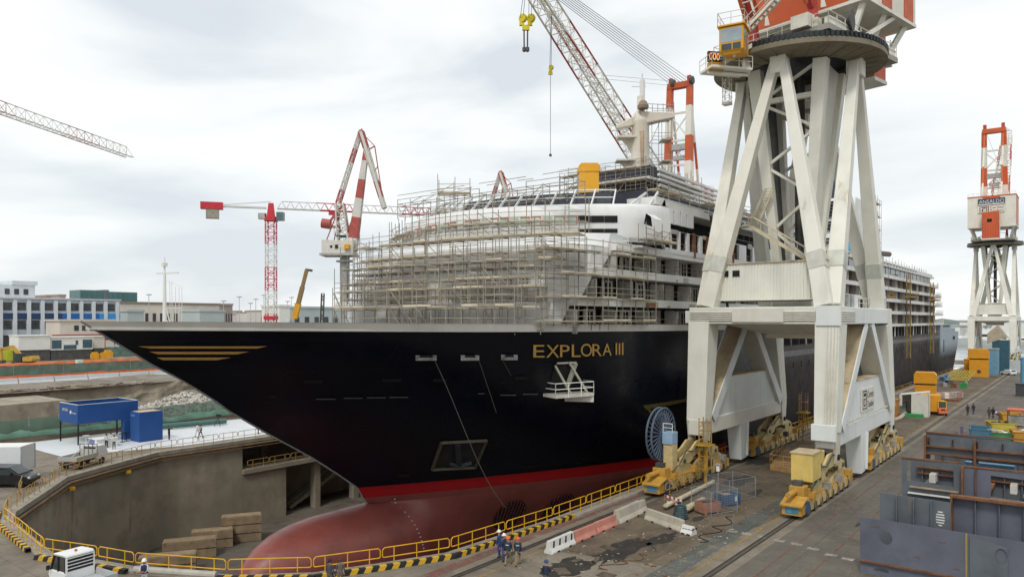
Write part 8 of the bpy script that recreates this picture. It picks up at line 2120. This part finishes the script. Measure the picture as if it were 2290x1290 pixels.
p = gr(2284, 885); mb = MB(); mb.box((p.x-.9,p.y-1.2,0),(p.x+1.2,p.y+1.2,2.4)); mb.box((p.x-1.0,p.y-1.3,2.4),(p.x+1.3,p.y+1.3,2.6)); tag(mb.build('container', mat('container_dark', (.06,.06,.065), .6), loc=p), 'dark container at the right edge behind the storage rack', 'container')
# orange machine housings, tent and clutter along the quay
HO = mat('housing_orange', (.66,.29,.015), .5, var=.08, dirt=.15)
def housing(label, px, py, w_, d_, h, steps):
    p = gr(px, py); t = thing('machine_housing', label, 'machine housing', p, 'orange machine housings on the quay'); M = MW(p, .12)
    part(t, 'lower_box', HO, M, lambda m: m.box((-w_/2,-d_/2,0),(w_/2,d_/2,h*.62)), .05)
    part(t, 'upper_box', HO, M, lambda m: m.prism([(-w_/2-.15,-d_/2-.2,h*.66),(w_/2+.1,-d_/2-.2,h*.66),(w_/2+.1,-d_/2-.2,h*.92),(w_/2-.3,-d_/2-.2,h),(-w_/2+.1,-d_/2-.2,h),(-w_/2-.15,-d_/2-.2,h*.92)], (0,d_+.3,0)), .05)
    part(t, 'gap', DARK, M, lambda m: m.box((-w_/2+.1,-d_/2+.1,h*.62),(w_/2-.1,d_/2-.1,h*.66)))
    part(t, 'fan', DSTEEL, M, lambda m: m.lathe((0,-d_/2-.06,h*.2), [(.5,0),(.5,.05),(.1,.08)], 16, 'Y'))
housing('tall orange machine housing behind the white tent', 2070, 905, 3.4, 3.0, 6.0, 0)
housing('orange machine housing with a round fan at the far crane', 2189, 842, 4.6, 4.0, 7.6, 0)
p = gr(2082, 925); M = MW(p, .12); t = thing('machine_box', 'lower orange machine box between the tent and the forklift', 'machine box', p); part(t, 'box', HO, M, lambda m: m.box((-1.6,-1.4,.5),(1.4,1.4,3.2)), .05); part(t, 'base', DARK, M, lambda m: m.box((-1.5,-1.2,0),(1.3,1.2,.5)))
p = gr(2172, 838); mb = MB(); mb.box((p.x-1.6,p.y-1.5,0),(p.x+1.6,p.y+1.5,4.2)); mb.box((p.x-1.7,p.y-1.6,4.2),(p.x+1.7,p.y+1.6,4.5)); tag(mb.build('machine_box', HO, loc=p), 'smaller orange box left of the far fan housing', 'machine box')
tn = gr(2038, 928); M = MW(tn, .1); t = thing('tent', 'white tarpaulin work tent with an open front on the quay', 'tent', tn)
TW_ = mat('tent_white', (.62,.61,.56), .7, var=.08, dirt=.15)
part(t, 'roof', TW_, M, lambda m: m.prism([(-1.6,-1.6,3.3),(2.6,-1.6,3.9),(2.6,1.8,3.9),(-1.6,1.8,3.3)], (0,0,.08)))
part(t, 'back_sheet', TW_, M, lambda m: m.box((-1.6,1.75,0),(2.6,1.8,3.3)))
part(t, 'side_sheet', TW_, M, lambda m: (m.box((2.55,-1.6,0),(2.6,1.75,3.85)), m.box((-1.6,-1.6,1.6),(-1.2,-1.55,3.3))))
part(t, 'front_sheet', TW_, M, lambda m: m.box((.1,-1.62,0),(2.5,-1.57,3.6)))
for q in ((-1.55,-1.5),(2.5,-1.5)): part(t, 'post', STEEL, M, lambda m: m.tube((*q,0),(*q,3.5),.05))
mb = MB(); mb.cbox((tn.x+.8,tn.y-2.3,.25), (2.6,1.2,.5), .1); tag(mb.build('crate', mat('crate_green', (.03,.26,.07), .6), loc=tn+Vector((.8,-2.3,0))), 'green crate on the ground in front of the white tent', 'crate')
p = gr(1999, 930); mb = MB(); mb.box((p.x-1.2,p.y-1.2,0),(p.x+.6,p.y+1.2,2.6)); mb.cbox((p.x-.3,p.y,2.7),(2.0,2.6,.2)); tag(mb.build('cabinet', mat('cabinet_orange', (.42,.20,.06), .6, var=.15), loc=p), 'orange brown cabinet behind the rear crane leg', 'cabinet')
p = gr(2012, 925); mb = MB(); mb.box((p.x-.8,p.y-.5,0),(p.x+1.0,p.y+.5,2.0)); tag(mb.build('cabinet', mat('cabinet_grey', (.30,.31,.30), .6), loc=p), 'grey cabinet between the crane leg and the white tent', 'cabinet')
mb = MB(); mb.path([gr(1998,942)+Vector((0,0,.2)), gr(2012,938)+Vector((0,0,.25)), gr(2024,928)+Vector((0,0,.25)), gr(2030,920)+Vector((0,0,.3))], .3, 8); tag(mb.build('duct_hose', mat('duct_beige', (.45,.36,.28), .8, var=.2), loc=gr(2010,938)), 'thick beige duct hose lying in front of the grey cabinet', 'hose')
# cage trolley with goods behind the forklift, yellow gratings and frames beyond
p = gr(2112, 893); t = thing('goods_pen', 'low rusty pen stacked with wrapped goods behind the forklift', 'pen', p)
MB().box((p.x-1.6,p.y-3,0),(p.x+2.6,p.y+4,.3)).build('base', RUST, t)
rail_line(MB(), [p+Vector((2.6,4,.2)), p+Vector((2.6,-3,.2)), p+Vector((-1.6,-3,.2))], 1.5).build('rail', ORANGE, t)
for k in range(6): MB().cbox((p.x-1+k*.6,p.y-2+k*1.0,.85), (1.1,1.2,1.1), .2*k).build('parcel', random.choice([WHITE, BOARD, CONC, STEEL]), t)
p = gr(2145, 852); t = thing('grating_stack', 'yellow steel grating leaning over green and dark boxes', 'grating', p)
mb = MB(); 
for i in range(9): mb.bar((p.x-2.4+i*.6,p.y-4,.6),(p.x-1.6+i*.6,p.y+3.4,2.6),.1,.2)
for i in range(7): mb.bar((p.x-2.4+i*.12,p.y-4+i*1.2,.6+i*.32),(p.x+2.6+i*.12,p.y-4+i*1.2,.6+i*.32),.08,.2)
mb.build('grating', mat('grating_yellow', (.50,.38,.06), .6, var=.2, dirt=.3), t); MB().cbox((p.x-.5,p.y,.3),(3,5,.6)).build('dunnage', WOOD, t)
random.seed(23)
for i in range(14):
    p = gr(random.uniform(2100,2160), random.uniform(846,868)); s_ = random.uniform(.5,1.1); mb = MB(); m_ = random.choice([mat('crate_green', ()), BYEL, DSTEEL, RUST, mat('crate_blue', ()), STEEL])
    mb.cbox(p+Vector((0,0,s_*.5)), (s_*1.3,s_*1.6,s_), random.random()); mb.cbox(p+Vector((.1,0,s_*1.05)), (s_*.6,s_*.7,s_*.2), .4); tag(mb.build('machine_part', m_, loc=p), 'small machine part lying beside the yellow grating', 'machine part', 'machine parts beside the yellow grating')
p = gr(2215, 838); t = thing('container', 'light blue upright container behind the far orange housing', 'container', p); MB().box((p.x-1.8,p.y-2,0),(p.x+1.9,p.y+2,7.2)).build('box', mat('container_blue', (.14,.30,.42), .5, var=.1), t); MB().box((p.x-1.9,p.y-2.1,7.2),(p.x+2.0,p.y+2.1,7.5)).build('lid', STEEL, t)
p = gr(2238, 832); t = thing('silo', 'dark teal hopper with a beige hood near the water', 'hopper', p); MB().box((p.x-2.0,p.y-2,0),(p.x+2.2,p.y+2,9.5)).build('hopper', mat('hopper_teal', (.035,.10,.14), .5), t); MB().prism([(p.x-3.2,p.y-2.2,8.5),(p.x+1.8,p.y-2.2,10.4),(p.x-.6,p.y-2.2,14),(p.x-3.2,p.y-2.2,11.5)], (0,4,0)).build('hood', mat('hood_beige', (.42,.36,.27), .7), t)
p = gr(2252, 834); o = MB().box((p.x-4.2,p.y+3,0),(p.x+4.2,p.y+3.4,3.6)).build('screen_wall', mat('screen_pale', (.50,.53,.53), .6), loc=p); tag(o, 'pale low screen wall behind the far white car', 'screen')
# stain patches and worn marks on the ground near the barriers
OIL = mat('oil_stain', (.032,.028,.024), .75, var=.3, sc=.8)
random.seed(41)
for (px, py, rx, ry_) in ((1390,1230,3.6,1.2),(1480,1205,2.2,.7),(1270,1268,2.4,1.3),(1560,1160,1.1,.4),(1650,1075,3.0,1.2),(1700,1030,3.0,1.5),(1690,1100,1.6,.5),(2085,1110,1.1,.25),(1920,1172,.9,.15)):
    c_ = gr(px, py); pts = []
    for i in range(26): a = 2*PI*i/26; k = random.uniform(.65,1.15); pts.append((c_.x+ry_*k*math.cos(a), c_.y+rx*k*math.sin(a)))
    sheet('oil_stain', pts, .0115, OIL)
# raised edge strip of old plates beside the pit by the bogie
mb = MB(); p = gr(1330,1262); 
for i in range(7): mb.cbox((p.x+random.uniform(-2,2),p.y+random.uniform(-3,4),.03), (random.uniform(.3,.9),random.uniform(.3,1.2),.05), random.random()*3)
tag(mb.build('steel_offcuts', mat('offcut_brown', (.10,.075,.055), .85, var=.4), loc=p), 'scattered steel offcuts on the dark stained ground by the bottom edge', 'offcuts')

# grit, splinters and scraps trodden into the dirty apron
random.seed(61); mb = MB()
for i in range(420):
    x, y = random.uniform(-29.3,-19.6), random.uniform(37,62); s_ = random.choice([.025,.03,.04,.05,.07,.11])
    mb.mi(random.randrange(3)); mb.cbox((x,y,.012+s_*.18), (s_*random.uniform(.6,3.2),s_,s_*.36), random.random()*3)
tag(mb.build('debris', [CONC, RUST, WOOD], loc=(-24,50,0)), 'scraps and splinters trodden into the dirty ground between the rails', 'debris', kind='stuff')
for (pa, pb, c_, lab) in (((1560,1215),(1640,1155),BLACK,'thin black cable snaking across the dirty ground by the cages'),((1330,1275),(1450,1240),mat('cable_rust', (.12,.06,.03), .8),'brown cable lying on the stained ground near the bottom edge')):
    a, b = gr(*pa), gr(*pb); pts = []
    for i in range(22): q = a.lerp(b, i/21) + Vector((.5*math.sin(i*.9), .35*math.cos(i*.7), .035)); pts.append(q)
    mb = MB(); mb.path(pts, .03, 5); tag(mb.build('cable', c_, loc=a), lab, 'cable')
